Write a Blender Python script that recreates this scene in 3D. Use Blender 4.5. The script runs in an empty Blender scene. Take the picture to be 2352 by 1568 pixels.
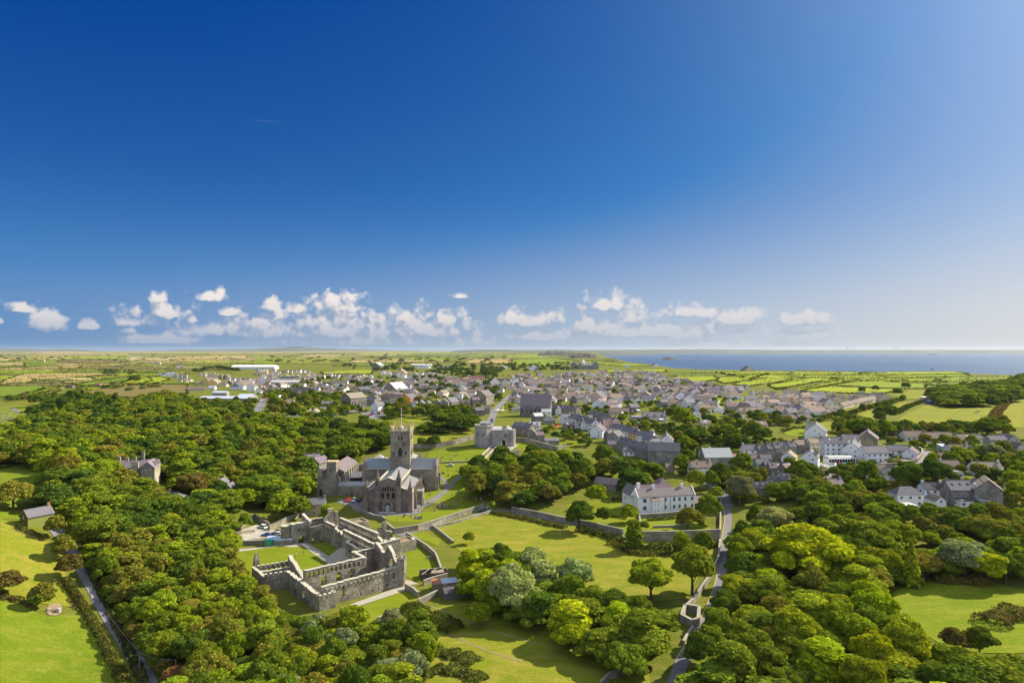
import bpy, bmesh, math, random
import numpy as np
from mathutils import Vector, Matrix, Euler
R = math.radians
random.seed(7); np.random.seed(7)
scene = bpy.context.scene
COL = scene.collection
# ------------------------------------------------------------------ camera
CH, CF, CX, CY0 = 80.0, 1500.0, 1176.0, 803.0      # camera height, focal length and principal point (in 2352-px-wide units)
cam = bpy.data.cameras.new('camera'); camo = bpy.data.objects.new('camera', cam); COL.objects.link(camo)
cam.sensor_width = 36; cam.lens = 36 * CF / 2352; cam.shift_y = 19 / 2352
cam.clip_start = 1; cam.clip_end = 90000
camo.location = (0, 0, CH); camo.rotation_euler = (R(90), 0, 0)
scene.camera = camo
# ------------------------------------------------------------------ sun, sky
SUN_AZ, SUN_EL = 62.0, 36.0
sd = Vector((math.sin(R(SUN_AZ)) * math.cos(R(SUN_EL)), math.cos(R(SUN_AZ)) * math.cos(R(SUN_EL)), math.sin(R(SUN_EL))))
sun = bpy.data.lights.new('sun', 'SUN'); sun.energy = 5.0; sun.angle = R(0.5); sun.color = (1, 0.90, 0.72)
suno = bpy.data.objects.new('sun', sun); COL.objects.link(suno)
suno.rotation_euler = (-sd).to_track_quat('-Z', 'Y').to_euler(); suno.location = (300, 200, 400)
scene.view_settings.view_transform = 'Standard'; scene.view_settings.look = 'None'
scene.view_settings.exposure = 0.95; scene.view_settings.gamma = 1; scene.view_settings.use_curve_mapping = False
scene.cycles.max_bounces = 5; scene.cycles.diffuse_bounces = 3; scene.cycles.glossy_bounces = 2
scene.cycles.transmission_bounces = 3; scene.cycles.volume_bounces = 0; scene.cycles.transparent_max_bounces = 4
scene.cycles.caustics_reflective = False; scene.cycles.caustics_refractive = False
scene.cycles.use_denoising = True

class NT:
    """tiny node-tree writer"""
    def __init__(s, nt): s.t = nt; s.n = nt.nodes; s.l = nt.links
    def node(s, typ, **kw):
        n = s.n.new(typ)
        for k, v in kw.items():
            if k.startswith('_'): setattr(n, k[1:], v)
        return n
    def put(s, sock, v):
        if isinstance(v, bpy.types.NodeSocket): s.l.new(v, sock)
        elif v is not None: sock.default_value = v
    def math(s, op, a, b=None, c=None, clamp=False):
        n = s.n.new('ShaderNodeMath'); n.operation = op; n.use_clamp = clamp
        s.put(n.inputs[0], a)
        if b is not None: s.put(n.inputs[1], b)
        if c is not None: s.put(n.inputs[2], c)
        return n.outputs[0]
    def mix(s, f, a, b, blend='MIX'):
        n = s.n.new('ShaderNodeMix'); n.data_type = 'RGBA'; n.blend_type = blend
        s.put(n.inputs[0], f); s.put(n.inputs[6], a); s.put(n.inputs[7], b)
        return n.outputs[2]
    def noise(s, vec, scale, detail=3, rough=0.55, dist=0.0, dim='3D'):
        n = s.n.new('ShaderNodeTexNoise'); n.noise_dimensions = dim
        if vec is not None: s.l.new(vec, n.inputs['Vector'])
        n.inputs['Scale'].default_value = scale; n.inputs['Detail'].default_value = detail
        n.inputs['Roughness'].default_value = rough; n.inputs['Distortion'].default_value = dist
        return n.outputs[0]
    def ramp(s, f, stops):
        n = s.n.new('ShaderNodeValToRGB'); s.l.new(f, n.inputs[0]); e = n.color_ramp.elements
        while len(e) < len(stops): e.new(0.5)
        for i, (p, c) in enumerate(stops):
            e[i].position = p; e[i].color = (c if isinstance(c, tuple) else (c, c, c)) + (1,)
        return n.outputs[0]
    def remap(s, v, a, b, c=0.0, d=1.0, smooth=False):
        n = s.n.new('ShaderNodeMapRange'); s.put(n.inputs[0], v)
        if smooth: n.interpolation_type = 'SMOOTHSTEP'
        for i, x in enumerate((a, b, c, d)): s.put(n.inputs[i + 1], x)
        return n.outputs[0]

world = bpy.data.worlds.new('World'); scene.world = world; world.use_nodes = True
def make_world():
    w = NT(world.node_tree); w.n.clear()
    out = w.node('ShaderNodeOutputWorld'); bg = w.node('ShaderNodeBackground')
    sky = w.node('ShaderNodeTexSky'); sky.sky_type = 'NISHITA'; sky.sun_disc = False
    sky.sun_elevation = R(SUN_EL); sky.sun_rotation = R(SUN_AZ)
    sky.air_density = 1.0; sky.dust_density = 0.6; sky.ozone_density = 3.0; sky.altitude = 50
    # the deep polarised blue of the day: brightness of the physical sky picks the blue
    bw_ = w.node('ShaderNodeRGBToBW'); w.l.new(sky.outputs[0], bw_.inputs[0]); u = .1083
    lv = w.math('MULTIPLY', bw_.outputs[0], u / 1.5)
    rp = w.ramp(lv, [(.07, (.0, .028, .19)), (.13, (.0, .058, .31)), (.30, (.04, .205, .54)), (.50, (.27, .42, .68)), (.70, (.55, .63, .74)), (1.0, (.78, .80, .80))])
    gm = w.node('ShaderNodeVectorMath', _operation='SCALE'); w.l.new(rp, gm.inputs[0]); gm.inputs['Scale'].default_value = 1 / (.085 * 2 ** .95)
    tc = w.node('ShaderNodeTexCoord')
    dt = w.node('ShaderNodeVectorMath', _operation='DOT_PRODUCT'); w.l.new(tc.outputs['Generated'], dt.inputs[0]); dt.inputs[1].default_value = sd
    gl = w.math('MULTIPLY', w.math('POWER', w.math('MAXIMUM', dt.outputs['Value'], 0.0), 9.0), 1.0)
    gs = w.node('ShaderNodeVectorMath', _operation='SCALE'); gs.inputs[0].default_value = (2.7, 2.8, 2.75); w.l.new(gl, gs.inputs['Scale'])
    ga = w.node('ShaderNodeVectorMath', _operation='ADD'); w.l.new(gm.outputs[0], ga.inputs[0]); w.l.new(gs.outputs[0], ga.inputs[1]); gm = ga
    sp = w.node('ShaderNodeSeparateXYZ'); w.l.new(tc.outputs['Generated'], sp.inputs[0])
    X, Y, Z = sp.outputs
    az = w.math('ARCTAN2', X, Y)                                     # 0 = straight on, + = towards the sun
    el = w.math('ARCSINE', Z)
    # cumulus: (azimuth, elevation of the flat base, half width, height) in radians
    def ang(x, y): return math.atan((x - CX) / CF), math.atan((CY0 - y) / math.hypot(CF, x - CX))
    src = [(105, 750, 62, 38), (50, 712, 38, 26), (203, 752, 28, 20), (365, 686, 26, 24), (487, 686, 36, 24), (300, 742, 66, 34), (385, 722, 40, 28),
           (445, 735, 34, 36), (622, 705, 26, 32), (520, 722, 26, 18), (780, 706, 62, 40), (690, 712, 34, 30), (500, 764, 110, 40), (600, 768, 130, 50), (760, 768, 150, 62), (960, 764, 165, 64),
           (1060, 682, 28, 13), (1215, 742, 92, 38), (1400, 704, 64, 36), (1370, 754, 80, 32), (1450, 736, 60, 34), (1580, 722, 74, 24),
           (1700, 740, 74, 32), (1840, 744, 80, 26), (1560, 772, 120, 22), (1860, 772, 110, 20), (1250, 775, 150, 26), (290, 762, 24, 12), (1, 740, 14, 14), (1700, 792, 240, 14), (820, 788, 420, 24), (1500, 768, 360, 34), (380, 784, 150, 18)]
    grp = bpy.data.node_groups.new('cumulus', 'ShaderNodeTree')
    grp.interface.new_socket('az', in_out='INPUT', socket_type='NodeSocketFloat')
    grp.interface.new_socket('el', in_out='INPUT', socket_type='NodeSocketFloat')
    grp.interface.new_socket('d', in_out='OUTPUT', socket_type='NodeSocketFloat')
    g = NT(grp); gi = g.node('NodeGroupInput'); go = g.node('NodeGroupOutput')
    cv = g.node('ShaderNodeCombineXYZ'); g.l.new(gi.outputs[0], cv.inputs[0]); g.l.new(gi.outputs[1], cv.inputs[1])
    m = None
    for (x, y, hw, h) in src:
        a0, e0 = ang(x, y); hwr = hw / CF * math.cos(a0) ** 2; hr = h / CF * math.cos(a0)
        dx = g.math('DIVIDE', g.math('SUBTRACT', gi.outputs[0], a0), hwr)
        dy = g.math('DIVIDE', g.math('SUBTRACT', gi.outputs[1], e0), hr)
        dyd = g.math('MULTIPLY', g.math('MINIMUM', dy, 0.0), 3.5)         # flat base: falls off fast below
        dy2 = g.math('ADD', g.math('MAXIMUM', dy, 0.0), dyd)
        r2 = g.math('SQRT', g.math('ADD', g.math('MULTIPLY', dx, dx), g.math('MULTIPLY', dy2, dy2)))
        v = g.math('SUBTRACT', 1.0, r2)
        m = v if m is None else g.math('MAXIMUM', m, v)
    m = g.math('MAXIMUM', m, -1.2)
    n1 = g.noise(cv.outputs[0], 30, 8, 0.62)
    n2 = g.noise(cv.outputs[0], 120, 5, 0.6)
    wv = g.node('ShaderNodeVectorMath', _operation='MULTIPLY_ADD'); nc = g.node('ShaderNodeTexNoise'); nc.inputs['Scale'].default_value = 40; g.l.new(cv.outputs[0], nc.inputs['Vector']); g.l.new(nc.outputs['Color'], wv.inputs[0]); wv.inputs[1].default_value = (.03, .03, 0); g.l.new(cv.outputs[0], wv.inputs[2])
    puff = 0
    for sc_, am in ((38, 1.3), (95, .8)):
        vo = g.node('ShaderNodeTexVoronoi'); vo.inputs['Scale'].default_value = sc_; g.l.new(wv.outputs[0], vo.inputs['Vector'])
        pv = g.math('MULTIPLY', g.math('SUBTRACT', .42, vo.outputs['Distance']), am); puff = pv if puff == 0 else g.math('ADD', puff, pv)
    d = g.math('ADD', g.math('ADD', g.math('MULTIPLY', m, 1.6), 0.30), g.math('ADD', g.math('MULTIPLY', g.math('SUBTRACT', n1, 0.5), 3.4), g.math('ADD', puff, g.math('MULTIPLY', g.math('SUBTRACT', n2, 0.5), .35))))
    g.l.new(d, go.inputs[0])
    def dens(a, e):
        q = w.node('ShaderNodeGroup'); q.node_tree = grp; w.put(q.inputs[0], a); w.put(q.inputs[1], e); return q.outputs[0]
    d0 = dens(az, el); d1 = dens(w.math('ADD', az, 0.007), w.math('ADD', el, 0.013))
    alpha = w.remap(d0, -0.1, 1.05, 0, 1, True)
    # pale air near the horizon, whiter towards the sun
    hzr = w.ramp(w.remap(az, -.75, .75, 0, 1), [(0, (.13, .28, .50)), (.38, (.33, .44, .57)), (.62, (.50, .57, .63)), (1, (.70, .70, .69))]); hzv = w.node('ShaderNodeVectorMath', _operation='SCALE'); w.l.new(hzr, hzv.inputs[0]); hzv.inputs['Scale'].default_value = 6.09; hzc = hzv.outputs[0]
    hzf = w.math('MULTIPLY', w.math('POWER', w.remap(el, .0, .26, 1, 0), 2.2), .88)
    skyc = w.mix(hzf, gm.outputs[0], hzc)
    front = w.math('GREATER_THAN', Y, 0.0)
    alpha = w.math('MULTIPLY', alpha, front)
    lit = w.remap(w.math('ADD', w.math('SUBTRACT', d0, d1), w.math('MULTIPLY', w.math('SUBTRACT', w.noise(tc.outputs['Generated'], 45, 6, .6), .5), 1.6)), -0.75, 0.85, 0, 1, True); lit = w.math('ADD', w.math('MULTIPLY', lit, .75), w.remap(el, .012, .085, -.28, .3), clamp=True)
    ccol = w.mix(lit, (2.3, 2.65, 3.3, 1), (5.6, 5.15, 4.85, 1))
    low = w.math('MULTIPLY', w.remap(el, 0.0, 0.05, 0.3, 0.95), w.remap(az, -.1, .5, 1, .7))
    alpha = w.math('MULTIPLY', alpha, low)
    # condensation trails
    for (x1, y1, x2, y2, wd) in ((583, 276, 655, 281, 0.0005), (2118, 596, 2352, 578, 0.0004)):
        a1, e1 = ang(x1, y1); a2, e2 = ang(x2, y2); sl = (e2 - e1) / (a2 - a1)
        t = w.math('SUBTRACT', el, w.math('ADD', w.math('MULTIPLY', w.math('SUBTRACT', az, a1), sl), e1))
        k = w.remap(w.math('ABSOLUTE', t), 0, wd, 0.15, 0)
        k = w.math('MULTIPLY', k, w.math('MULTIPLY', w.math('GREATER_THAN', az, a1), w.math('LESS_THAN', az, a2)))
        alpha = w.math('MAXIMUM', alpha, k)
    c = w.mix(alpha, skyc, ccol)
    # overhead and behind, out of view: extra sky brightness added to lift the shade
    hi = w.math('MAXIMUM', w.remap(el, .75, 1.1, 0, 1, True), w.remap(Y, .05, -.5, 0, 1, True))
    fill_noise = w.noise(tc.outputs['Generated'], 3, 5, .6)
    c = w.mix(w.math('MULTIPLY', hi, w.remap(fill_noise, .3, .6, .55, .95)), c, (5.3, 6.0, 7.2, 1))
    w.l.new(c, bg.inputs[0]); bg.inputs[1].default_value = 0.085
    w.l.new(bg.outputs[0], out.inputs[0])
make_world()

# ------------------------------------------------------------------ terrain height
def S(v, a, b):
    t = min(1.0, max(0.0, (v - a) / (b - a))); return t * t * (3 - 2 * t)
def lerp(xs, ys, v):
    if v <= xs[0]: return ys[0]
    for i in range(1, len(xs)):
        if v <= xs[i]: return ys[i - 1] + (ys[i] - ys[i - 1]) * (v - xs[i - 1]) / (xs[i] - xs[i - 1])
    return ys[-1]
def hgt(X, Y):
    a = lerp((325, 360, 430, 480, 560), (0, 3.2, 12.5, 17, 20), Y) / 20
    b = 0.80 * S(X, 70, 230) * S(Y, 150, 330)
    c = 1.15 * S(-X, 100, 215) * (1 - S(Y, 430, 620)) * (0.35 + 0.65 * (1 - S(Y, 300, 470)))
    d = 0.35 * S(X, 60, 160) * (1 - S(Y, 150, 330))
    v = 1 - (1 - a) * (1 - b) * (1 - d)
    return 20 * (v * (1 - c) + c * 1.0 if c <= 1 else v * 0 + c) if c > 0 else 20 * v
def P(x, y, dz=0.0):
    """photo pixel (2352 wide) -> the point of the ground seen there (or of a canopy dz above it)"""
    dy = max(y - CY0, 1.2) / CF; dx = (x - CX) / CF
    lo, hi = 20.0, 30000.0
    # march outwards until the ray is under the ground, then bisect
    Y = 60.0; prev = Y
    while Y < 28000:
        if CH - dy * Y <= hgt(dx * Y, Y) + dz: break
        prev = Y; Y += max(4.0, Y * 0.02)
    lo, hi = prev, Y
    for _ in range(18):
        m = (lo + hi) / 2
        if CH - dy * m <= hgt(dx * m, m) + dz: hi = m
        else: lo = m
    return Vector((dx * hi, hi, hgt(dx * hi, hi)))
def T(k, x, y):
    """tile coordinates -> photo pixel; k 0-3 upper strip, 4-7 lower strip"""
    if k < 4: return 588 * k + x / 3.998, 775.2 + y / 3.998
    return 588 * (k - 4) + x * 0.2557, 1167.4 + y * 0.2557
def G(k, x, y, dz=0.0): return P(*T(k, x, y), dz)
OC_T = [-1.3, .126, .132, .153, .160, .199, .216, .246, .359, .47, .58, .655, 1.3]
OC_Y = [26500, 26500, 6300, 3900, 3203, 2500, 2143, 2000, 1875, 1765, 1698, 1525, 1100]
def coast(t): return lerp(OC_T, OC_Y, t)

# ------------------------------------------------------------------ object helpers
def link(o, parent=None):
    COL.objects.link(o)
    if parent is not None: o.parent = parent
    return o
def tag(o, label=None, cat=None, group=None, kind=None):
    if label: o['label'] = label
    if cat: o['category'] = cat
    if group: o['group'] = group
    if kind: o['kind'] = kind
    return o
def empty(name, loc, rz=0.0, label=None, cat=None, group=None):
    o = bpy.data.objects.new(name, None); o.location = loc; o.rotation_euler = (0, 0, rz); o.empty_display_size = 0.5
    link(o); return tag(o, label, cat, group)
def copy_tree(o, parent=None):
    c = o.copy(); link(c, parent)
    for ch in list(o.children): copy_tree(ch, c)
    return c
class MB:
    """collects faces, links them as one mesh"""
    def __init__(s): s.v = []; s.f = []; s.m = []; s.slot = 0
    def add(s, vs, fs):
        b = len(s.v); s.v += [tuple(q) for q in vs]
        for f in fs: s.f.append(tuple(i + b for i in f)); s.m.append(s.slot)
    def box(s, x0, x1, y0, y1, z0, z1):
        s.add([(x0, y0, z0), (x1, y0, z0), (x1, y1, z0), (x0, y1, z0), (x0, y0, z1), (x1, y0, z1), (x1, y1, z1), (x0, y1, z1)],
              [(0, 3, 2, 1), (4, 5, 6, 7), (0, 1, 5, 4), (1, 2, 6, 5), (2, 3, 7, 6), (3, 0, 4, 7)])
    def hexa(s, b, t):
        s.add(list(b) + list(t), [(0, 3, 2, 1), (4, 5, 6, 7), (0, 1, 5, 4), (1, 2, 6, 5), (2, 3, 7, 6), (3, 0, 4, 7)])
    def prism(s, pts, z0, z1, top=None, r=1.0):
        """polygon pts (xy) extruded; top may be another outline"""
        n = len(pts); top = top or pts
        s.add([(p[0], p[1], z0) for p in pts] + [(p[0], p[1], z1) for p in top],
              [tuple(reversed(range(n))), tuple(range(n, 2 * n))] + [(i, (i + 1) % n, n + (i + 1) % n, n + i) for i in range(n)])
    def ngon(s, cx, cy, r, n, z0, z1, r1=None, a0=0.0):
        r1 = r if r1 is None else r1
        f = lambda q: [(cx + q * math.cos(a0 + 2 * math.pi * i / n), cy + q * math.sin(a0 + 2 * math.pi * i / n)) for i in range(n)]
        s.prism(f(r), z0, z1, f(max(r1, 0.01)))
    def tube(s, a, b, r, n=6, r1=None):
        a = Vector(a); b = Vector(b); d = (b - a).normalized(); q = d.to_track_quat('Z', 'Y'); r1 = r if r1 is None else r1
        va = [a + q @ Vector((r * math.cos(2 * math.pi * i / n), r * math.sin(2 * math.pi * i / n), 0)) for i in range(n)]
        vb = [b + q @ Vector((r1 * math.cos(2 * math.pi * i / n), r1 * math.sin(2 * math.pi * i / n), 0)) for i in range(n)]
        s.add(va + vb, [tuple(reversed(range(n))), tuple(range(n, 2 * n))] + [(i, (i + 1) % n, n + (i + 1) % n, n + i) for i in range(n)])
    def gable(s, x0, x1, y0, y1, z0, z1, axis='x'):
        """triangular prism, ridge along axis"""
        if axis == 'x':
            ym = (y0 + y1) / 2
            s.add([(x0, y0, z0), (x0, y1, z0), (x0, ym, z1), (x1, y0, z0), (x1, y1, z0), (x1, ym, z1)], [(0, 2, 1), (3, 4, 5), (0, 3, 5, 2), (1, 2, 5, 4), (0, 1, 4, 3)])
        else:
            xm = (x0 + x1) / 2
            s.add([(x0, y0, z0), (x1, y0, z0), (xm, y0, z1), (x0, y1, z0), (x1, y1, z0), (xm, y1, z1)], [(0, 1, 2), (3, 5, 4), (0, 2, 5, 3), (1, 4, 5, 2), (0, 3, 4, 1)])
    def mesh(s, name, mats, smooth=False):
        me = bpy.data.meshes.new(name); me.from_pydata(s.v, [], s.f)
        for m in (mats if isinstance(mats, (list, tuple)) else [mats]): me.materials.append(m)
        if any(s.m): me.polygons.foreach_set('material_index', s.m)
        if smooth: me.polygons.foreach_set('use_smooth', [True] * len(s.f))
        me.update(); return me
    def build(s, name, mats, parent=None, smooth=False, loc=None, rz=None, color=None):
        o = bpy.data.objects.new(name, s.mesh(name, mats, smooth)); link(o, parent)
        if loc is not None: o.location = loc
        if rz is not None: o.rotation_euler = (0, 0, rz)
        if color: o.color = tuple(color) + (1,)
        return o
    # a wall along p0-p1 (local xy), centred thickness th, with profile [(s, z)] and arched or square openings (s, width, z0, z1, arch 0/1)
    def wall(s, p0, p1, th, z0, prof, ops=(), cap=0.0):
        p0 = Vector((p0[0], p0[1])); p1 = Vector((p1[0], p1[1])); L = (p1 - p0).length; d = (p1 - p0) / L; n = Vector((-d.y, d.x)) * th / 2
        if not isinstance(prof, (list, tuple)): prof = [(0, prof), (L, prof)]
        xs = {0.0, L} | {min(max(q[0], 0), L) for q in prof}
        for (c, w, a, b, ar) in ops:
            m = 10 if ar == 3 else 6 if ar else 1
            xs |= {min(max(c - w / 2 + w * i / m, 0), L) for i in range(m + 1)}
        xs = sorted(xs); P0 = [q[0] for q in prof]; P1 = [q[1] for q in prof]
        def opbot(o, x):
            c, w, a, b, ar = o
            if ar != 3: return a
            return (a + b) / 2 - (b - a) / 2 * math.sqrt(max(0, 1 - min(1, abs(x - c) / (w / 2)) ** 2))
        def optop(o, x):
            c, w, a, b, ar = o
            if ar == 3: return (a + b) / 2 + (b - a) / 2 * math.sqrt(max(0, 1 - min(1, abs(x - c) / (w / 2)) ** 2))
            if not ar: return b
            t = min(1, abs(x - c) / (w / 2)); r = w / 2 * (1.25 if ar == 2 else 1.0)
            return b - r + r * (math.sqrt(max(0, 1 - t * t)) if ar == 1 else (1 - t ** 1.6))
        for x0, x1 in zip(xs, xs[1:]):
            if x1 - x0 < 1e-4: continue
            xm = (x0 + x1) / 2; t0, t1 = lerp(P0, P1, x0), lerp(P0, P1, x1)
            cur = [(z0, z0)]
            for o in sorted([o for o in ops if abs(xm - o[0]) < o[1] / 2], key=lambda o: o[2]):
                cur += [(opbot(o, x0), opbot(o, x1)), (optop(o, x0), optop(o, x1))]
            cur.append((t0, t1))
            for i in range(0, len(cur), 2):
                (a0, a1), (b0, b1) = cur[i], cur[i + 1]
                if b0 - a0 < 0.02 and b1 - a1 < 0.02: continue
                b0 = max(b0, a0 + .01); b1 = max(b1, a1 + .01)
                q0, q1 = p0 + d * x0, p0 + d * x1
                s.hexa([(q0.x + n.x, q0.y + n.y, a0), (q0.x - n.x, q0.y - n.y, a0), (q1.x - n.x, q1.y - n.y, a1), (q1.x + n.x, q1.y + n.y, a1)],
                       [(q0.x + n.x, q0.y + n.y, b0), (q0.x - n.x, q0.y - n.y, b0), (q1.x - n.x, q1.y - n.y, b1), (q1.x + n.x, q1.y + n.y, b1)])

# ------------------------------------------------------------------ materials
def newmat(name):
    m = bpy.data.materials.new(name); m.use_nodes = True; t = NT(m.node_tree); t.n.clear()
    out = t.node('ShaderNodeOutputMaterial'); return m, t, out
def surf(name, fn, rough=0.8, bump=None, spec=0.3, metal=0.0, bdist=0.1):
    m, t, out = newmat(name); b = t.node('ShaderNodeBsdfPrincipled')
    g = t.node('ShaderNodeNewGeometry'); tc = t.node('ShaderNodeTexCoord')
    c = fn(t, g.outputs['Position'], tc.outputs['Object'])
    t.put(b.inputs['Base Color'], c); t.put(b.inputs['Roughness'], rough); b.inputs['Specular IOR Level'].default_value = spec; b.inputs['Metallic'].default_value = metal
    if bump:
        hgt_, st = bump(t, g.outputs['Position'], tc.outputs['Object']); bn = t.node('ShaderNodeBump'); bn.inputs['Strength'].default_value = st; bn.inputs['Distance'].default_value = bdist
        t.l.new(hgt_, bn.inputs['Height']); t.l.new(bn.outputs[0], b.inputs['Normal'])
    t.l.new(b.outputs[0], out.inputs[0]); return m
def c4(c): return (c[0], c[1], c[2], 1)
def obcol(t): return t.node('ShaderNodeObjectInfo').outputs['Color']
def obrand(t): return t.node('ShaderNodeObjectInfo').outputs['Random']
def stonefn(base, dark, light, sc=1.0, useobj=False):
    def f(t, p, o):
        v = t.node('ShaderNodeTexVoronoi'); v.inputs['Scale'].default_value = 1.5 * sc
        mp = t.node('ShaderNodeMapping'); mp.inputs['Scale'].default_value = (1, 1, 2.2); t.l.new(p, mp.inputs[0]); t.l.new(mp.outputs[0], v.inputs['Vector'])
        st = t.node('ShaderNodeSeparateColor'); t.l.new(v.outputs['Color'], st.inputs[0])
        n = t.noise(p, 0.22, 5, 0.65); n2 = t.noise(p, 1.3 * sc, 5, 0.7)
        b = obcol(t) if useobj else c4(base)
        c = t.mix(t.remap(st.outputs[0], 0, 1, 0, 0.55), b, c4(light)); c = t.mix(t.remap(st.outputs[1], 0.55, 1, 0, 0.6), c, c4(dark))
        c = t.mix(t.remap(n, .40, .62, 0, .8), c, c4(dark)); c = t.mix(t.remap(n2, 0.55, 0.75, 0, 0.5), c, c4(light))
        return c
    return f
bump_n = lambda sc, st: (lambda t, p, o: (t.noise(p, sc, 4, 0.65), st))
M = {}
M['ruin'] = surf('ruin_stone', stonefn((.32, .275, .21), (.10, .088, .07), (.47, .43, .355)), .95, bump_n(1.6, .9), .1, bdist=.25)
M['cath'] = surf('cathedral_stone', stonefn((.275, .235, .19), (.13, .11, .09), (.35, .305, .25)), .95, bump_n(1.8, .6), .1, bdist=.15)
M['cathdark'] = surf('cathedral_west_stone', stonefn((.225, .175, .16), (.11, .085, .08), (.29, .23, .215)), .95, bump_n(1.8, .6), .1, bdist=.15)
M['gatest'] = surf('gatehouse_stone', stonefn((.33, .30, .29), (.19, .17, .17), (.44, .41, .39)), .95, bump_n(1.8, .6), .1, bdist=.15)
M['rubble'] = surf('field_wall_stone', stonefn((.30, .265, .21), (.12, .11, .08), (.45, .41, .34), 1.4), .95, bump_n(2.5, .9), .1, bdist=.2)
M['cope'] = surf('coping', lambda t, p, o: t.mix(t.noise(p, .8, 4), (.33, .30, .23, 1), (.50, .46, .37, 1)), .9)
M['capst'] = surf('capstones', lambda t, p, o: t.mix(t.noise(p, .9, 4), (.20, .18, .14, 1), (.38, .345, .275, 1)), .95)
M['lichen'] = surf('lichened_parapet', lambda t, p, o: t.mix(t.noise(p, .9, 4), (.34, .24, .08, 1), (.56, .48, .28, 1)), .9)
M['wall'] = surf('house_wall', lambda t, p, o: t.mix(t.remap(t.noise(p, .35, 4), .35, .75, 0, .22), obcol(t), t.mix(.5, obcol(t), (.30, .27, .22, 1))), .85, None, .15)
M['wallst'] = surf('house_stone', stonefn((.3, .26, .2), (.11, .10, .09), (.42, .38, .32), 1.2, True), .9, bump_n(2.5, .6), .1)
def rooffn(t, p, o):
    w = t.node('ShaderNodeTexBrick'); w.inputs['Scale'].default_value = 1.0; w.inputs['Brick Width'].default_value = .6; w.inputs['Row Height'].default_value = .45; w.inputs['Mortar Size'].default_value = .03
    sp = t.node('ShaderNodeSeparateXYZ'); t.l.new(o, sp.inputs[0]); cb = t.node('ShaderNodeCombineXYZ'); t.l.new(sp.outputs[0], cb.inputs[0])
    t.l.new(t.math('ADD', sp.outputs[2], sp.outputs[1]), cb.inputs[1]); t.l.new(cb.outputs[0], w.inputs['Vector'])
    oc = obcol(t); w.inputs['Mortar'].default_value = (.05, .05, .055, 1)
    t.l.new(oc, w.inputs['Color1']); t.l.new(t.mix(.25, oc, (.30, .27, .27, 1)), w.inputs['Color2'])
    c = t.mix(t.remap(t.noise(p, .5, 5, .7), .5, .8, 0, .45), w.outputs[0], (.22, .19, .13, 1))
    return t.mix(t.remap(t.noise(p, 1.7, 4, .7), .5, .8, 0, .45), c, (.08, .075, .075, 1))
M['roof'] = surf('slate_roof', rooffn, .85, bump_n(3, .3), .12)
def leadfn(t, p, o):
    return t.mix(t.remap(t.noise(p, .35, 5, .65), .35, .75), (.24, .235, .235, 1), (.37, .36, .35, 1))
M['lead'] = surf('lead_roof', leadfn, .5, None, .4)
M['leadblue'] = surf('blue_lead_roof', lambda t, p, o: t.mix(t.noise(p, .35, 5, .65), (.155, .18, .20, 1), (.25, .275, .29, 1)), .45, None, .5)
M['metal'] = surf('metal_roof', lambda t, p, o: t.mix(t.noise(p, .2, 3), (.38, .44, .54, 1), (.52, .57, .64, 1)), .35, None, .5)
M['corr'] = surf('corrugated_sheet', lambda t, p, o: t.mix(t.noise(p, .8, 4), (.30, .31, .32, 1), (.5, .5, .49, 1)), .5, None, .4)
M['rust'] = surf('rusty_sheet', lambda t, p, o: t.mix(t.noise(p, 1.2, 4), (.30, .09, .03, 1), (.42, .2, .1, 1)), .8)
M['plain'] = surf('painted', lambda t, p, o: t.mix(t.remap(t.noise(p, 1.5, 3), .4, .8, 0, .2), obcol(t), (.25, .23, .2, 1)), .6, None, .3)
M['glass'] = surf('window_pane', lambda t, p, o: (.02, .027, .035, 1), .08, None, .6)
M['white'] = surf('white_paint', lambda t, p, o: (.78, .78, .77, 1), .6, None, .3)
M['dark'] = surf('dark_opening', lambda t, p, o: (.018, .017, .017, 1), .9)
M['clay'] = surf('clay_pot', lambda t, p, o: (.40, .16, .07, 1), .85)
M['brick'] = surf('brick', lambda t, p, o: t.mix(t.noise(p, 3, 3), (.24, .11, .07, 1), (.36, .2, .13, 1)), .9)
M['wood'] = surf('weathered_wood', lambda t, p, o: t.mix(t.noise(p, 2, 3), (.16, .12, .08, 1), (.27, .21, .15, 1)), .85)
M['bark'] = surf('bark', lambda t, p, o: t.mix(t.noise(p, 1.5, 3), (.05, .04, .03, 1), (.13, .105, .08, 1)), .95)
M['asph'] = surf('asphalt', lambda t, p, o: t.mix(t.remap(t.noise(p, .25, 6, .7), .35, .75), (.13, .125, .135, 1), (.22, .21, .205, 1)), .9)
M['path'] = surf('pale_path', lambda t, p, o: t.mix(t.remap(t.noise(p, .5, 5, .7), .35, .75), (.27, .25, .21, 1), (.42, .38, .31, 1)), .95)
M['dirt'] = surf('bare_soil', lambda t, p, o: t.mix(t.noise(p, .6, 5, .7), (.17, .12, .07, 1), (.30, .23, .13, 1)), .95)
M['yline'] = surf('yellow_line', lambda t, p, o: (.50, .36, .08, 1), .8)
M['wline'] = surf('white_line', lambda t, p, o: (.7, .7, .68, 1), .8)
M['tyre'] = surf('tyre', lambda t, p, o: (.02, .02, .02, 1), .9)
M['carpaint'] = surf('car_paint', lambda t, p, o: obcol(t), .25, None, .6)
M['skin'] = surf('skin', lambda t, p, o: (.45, .27, .19, 1), .6)
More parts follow.
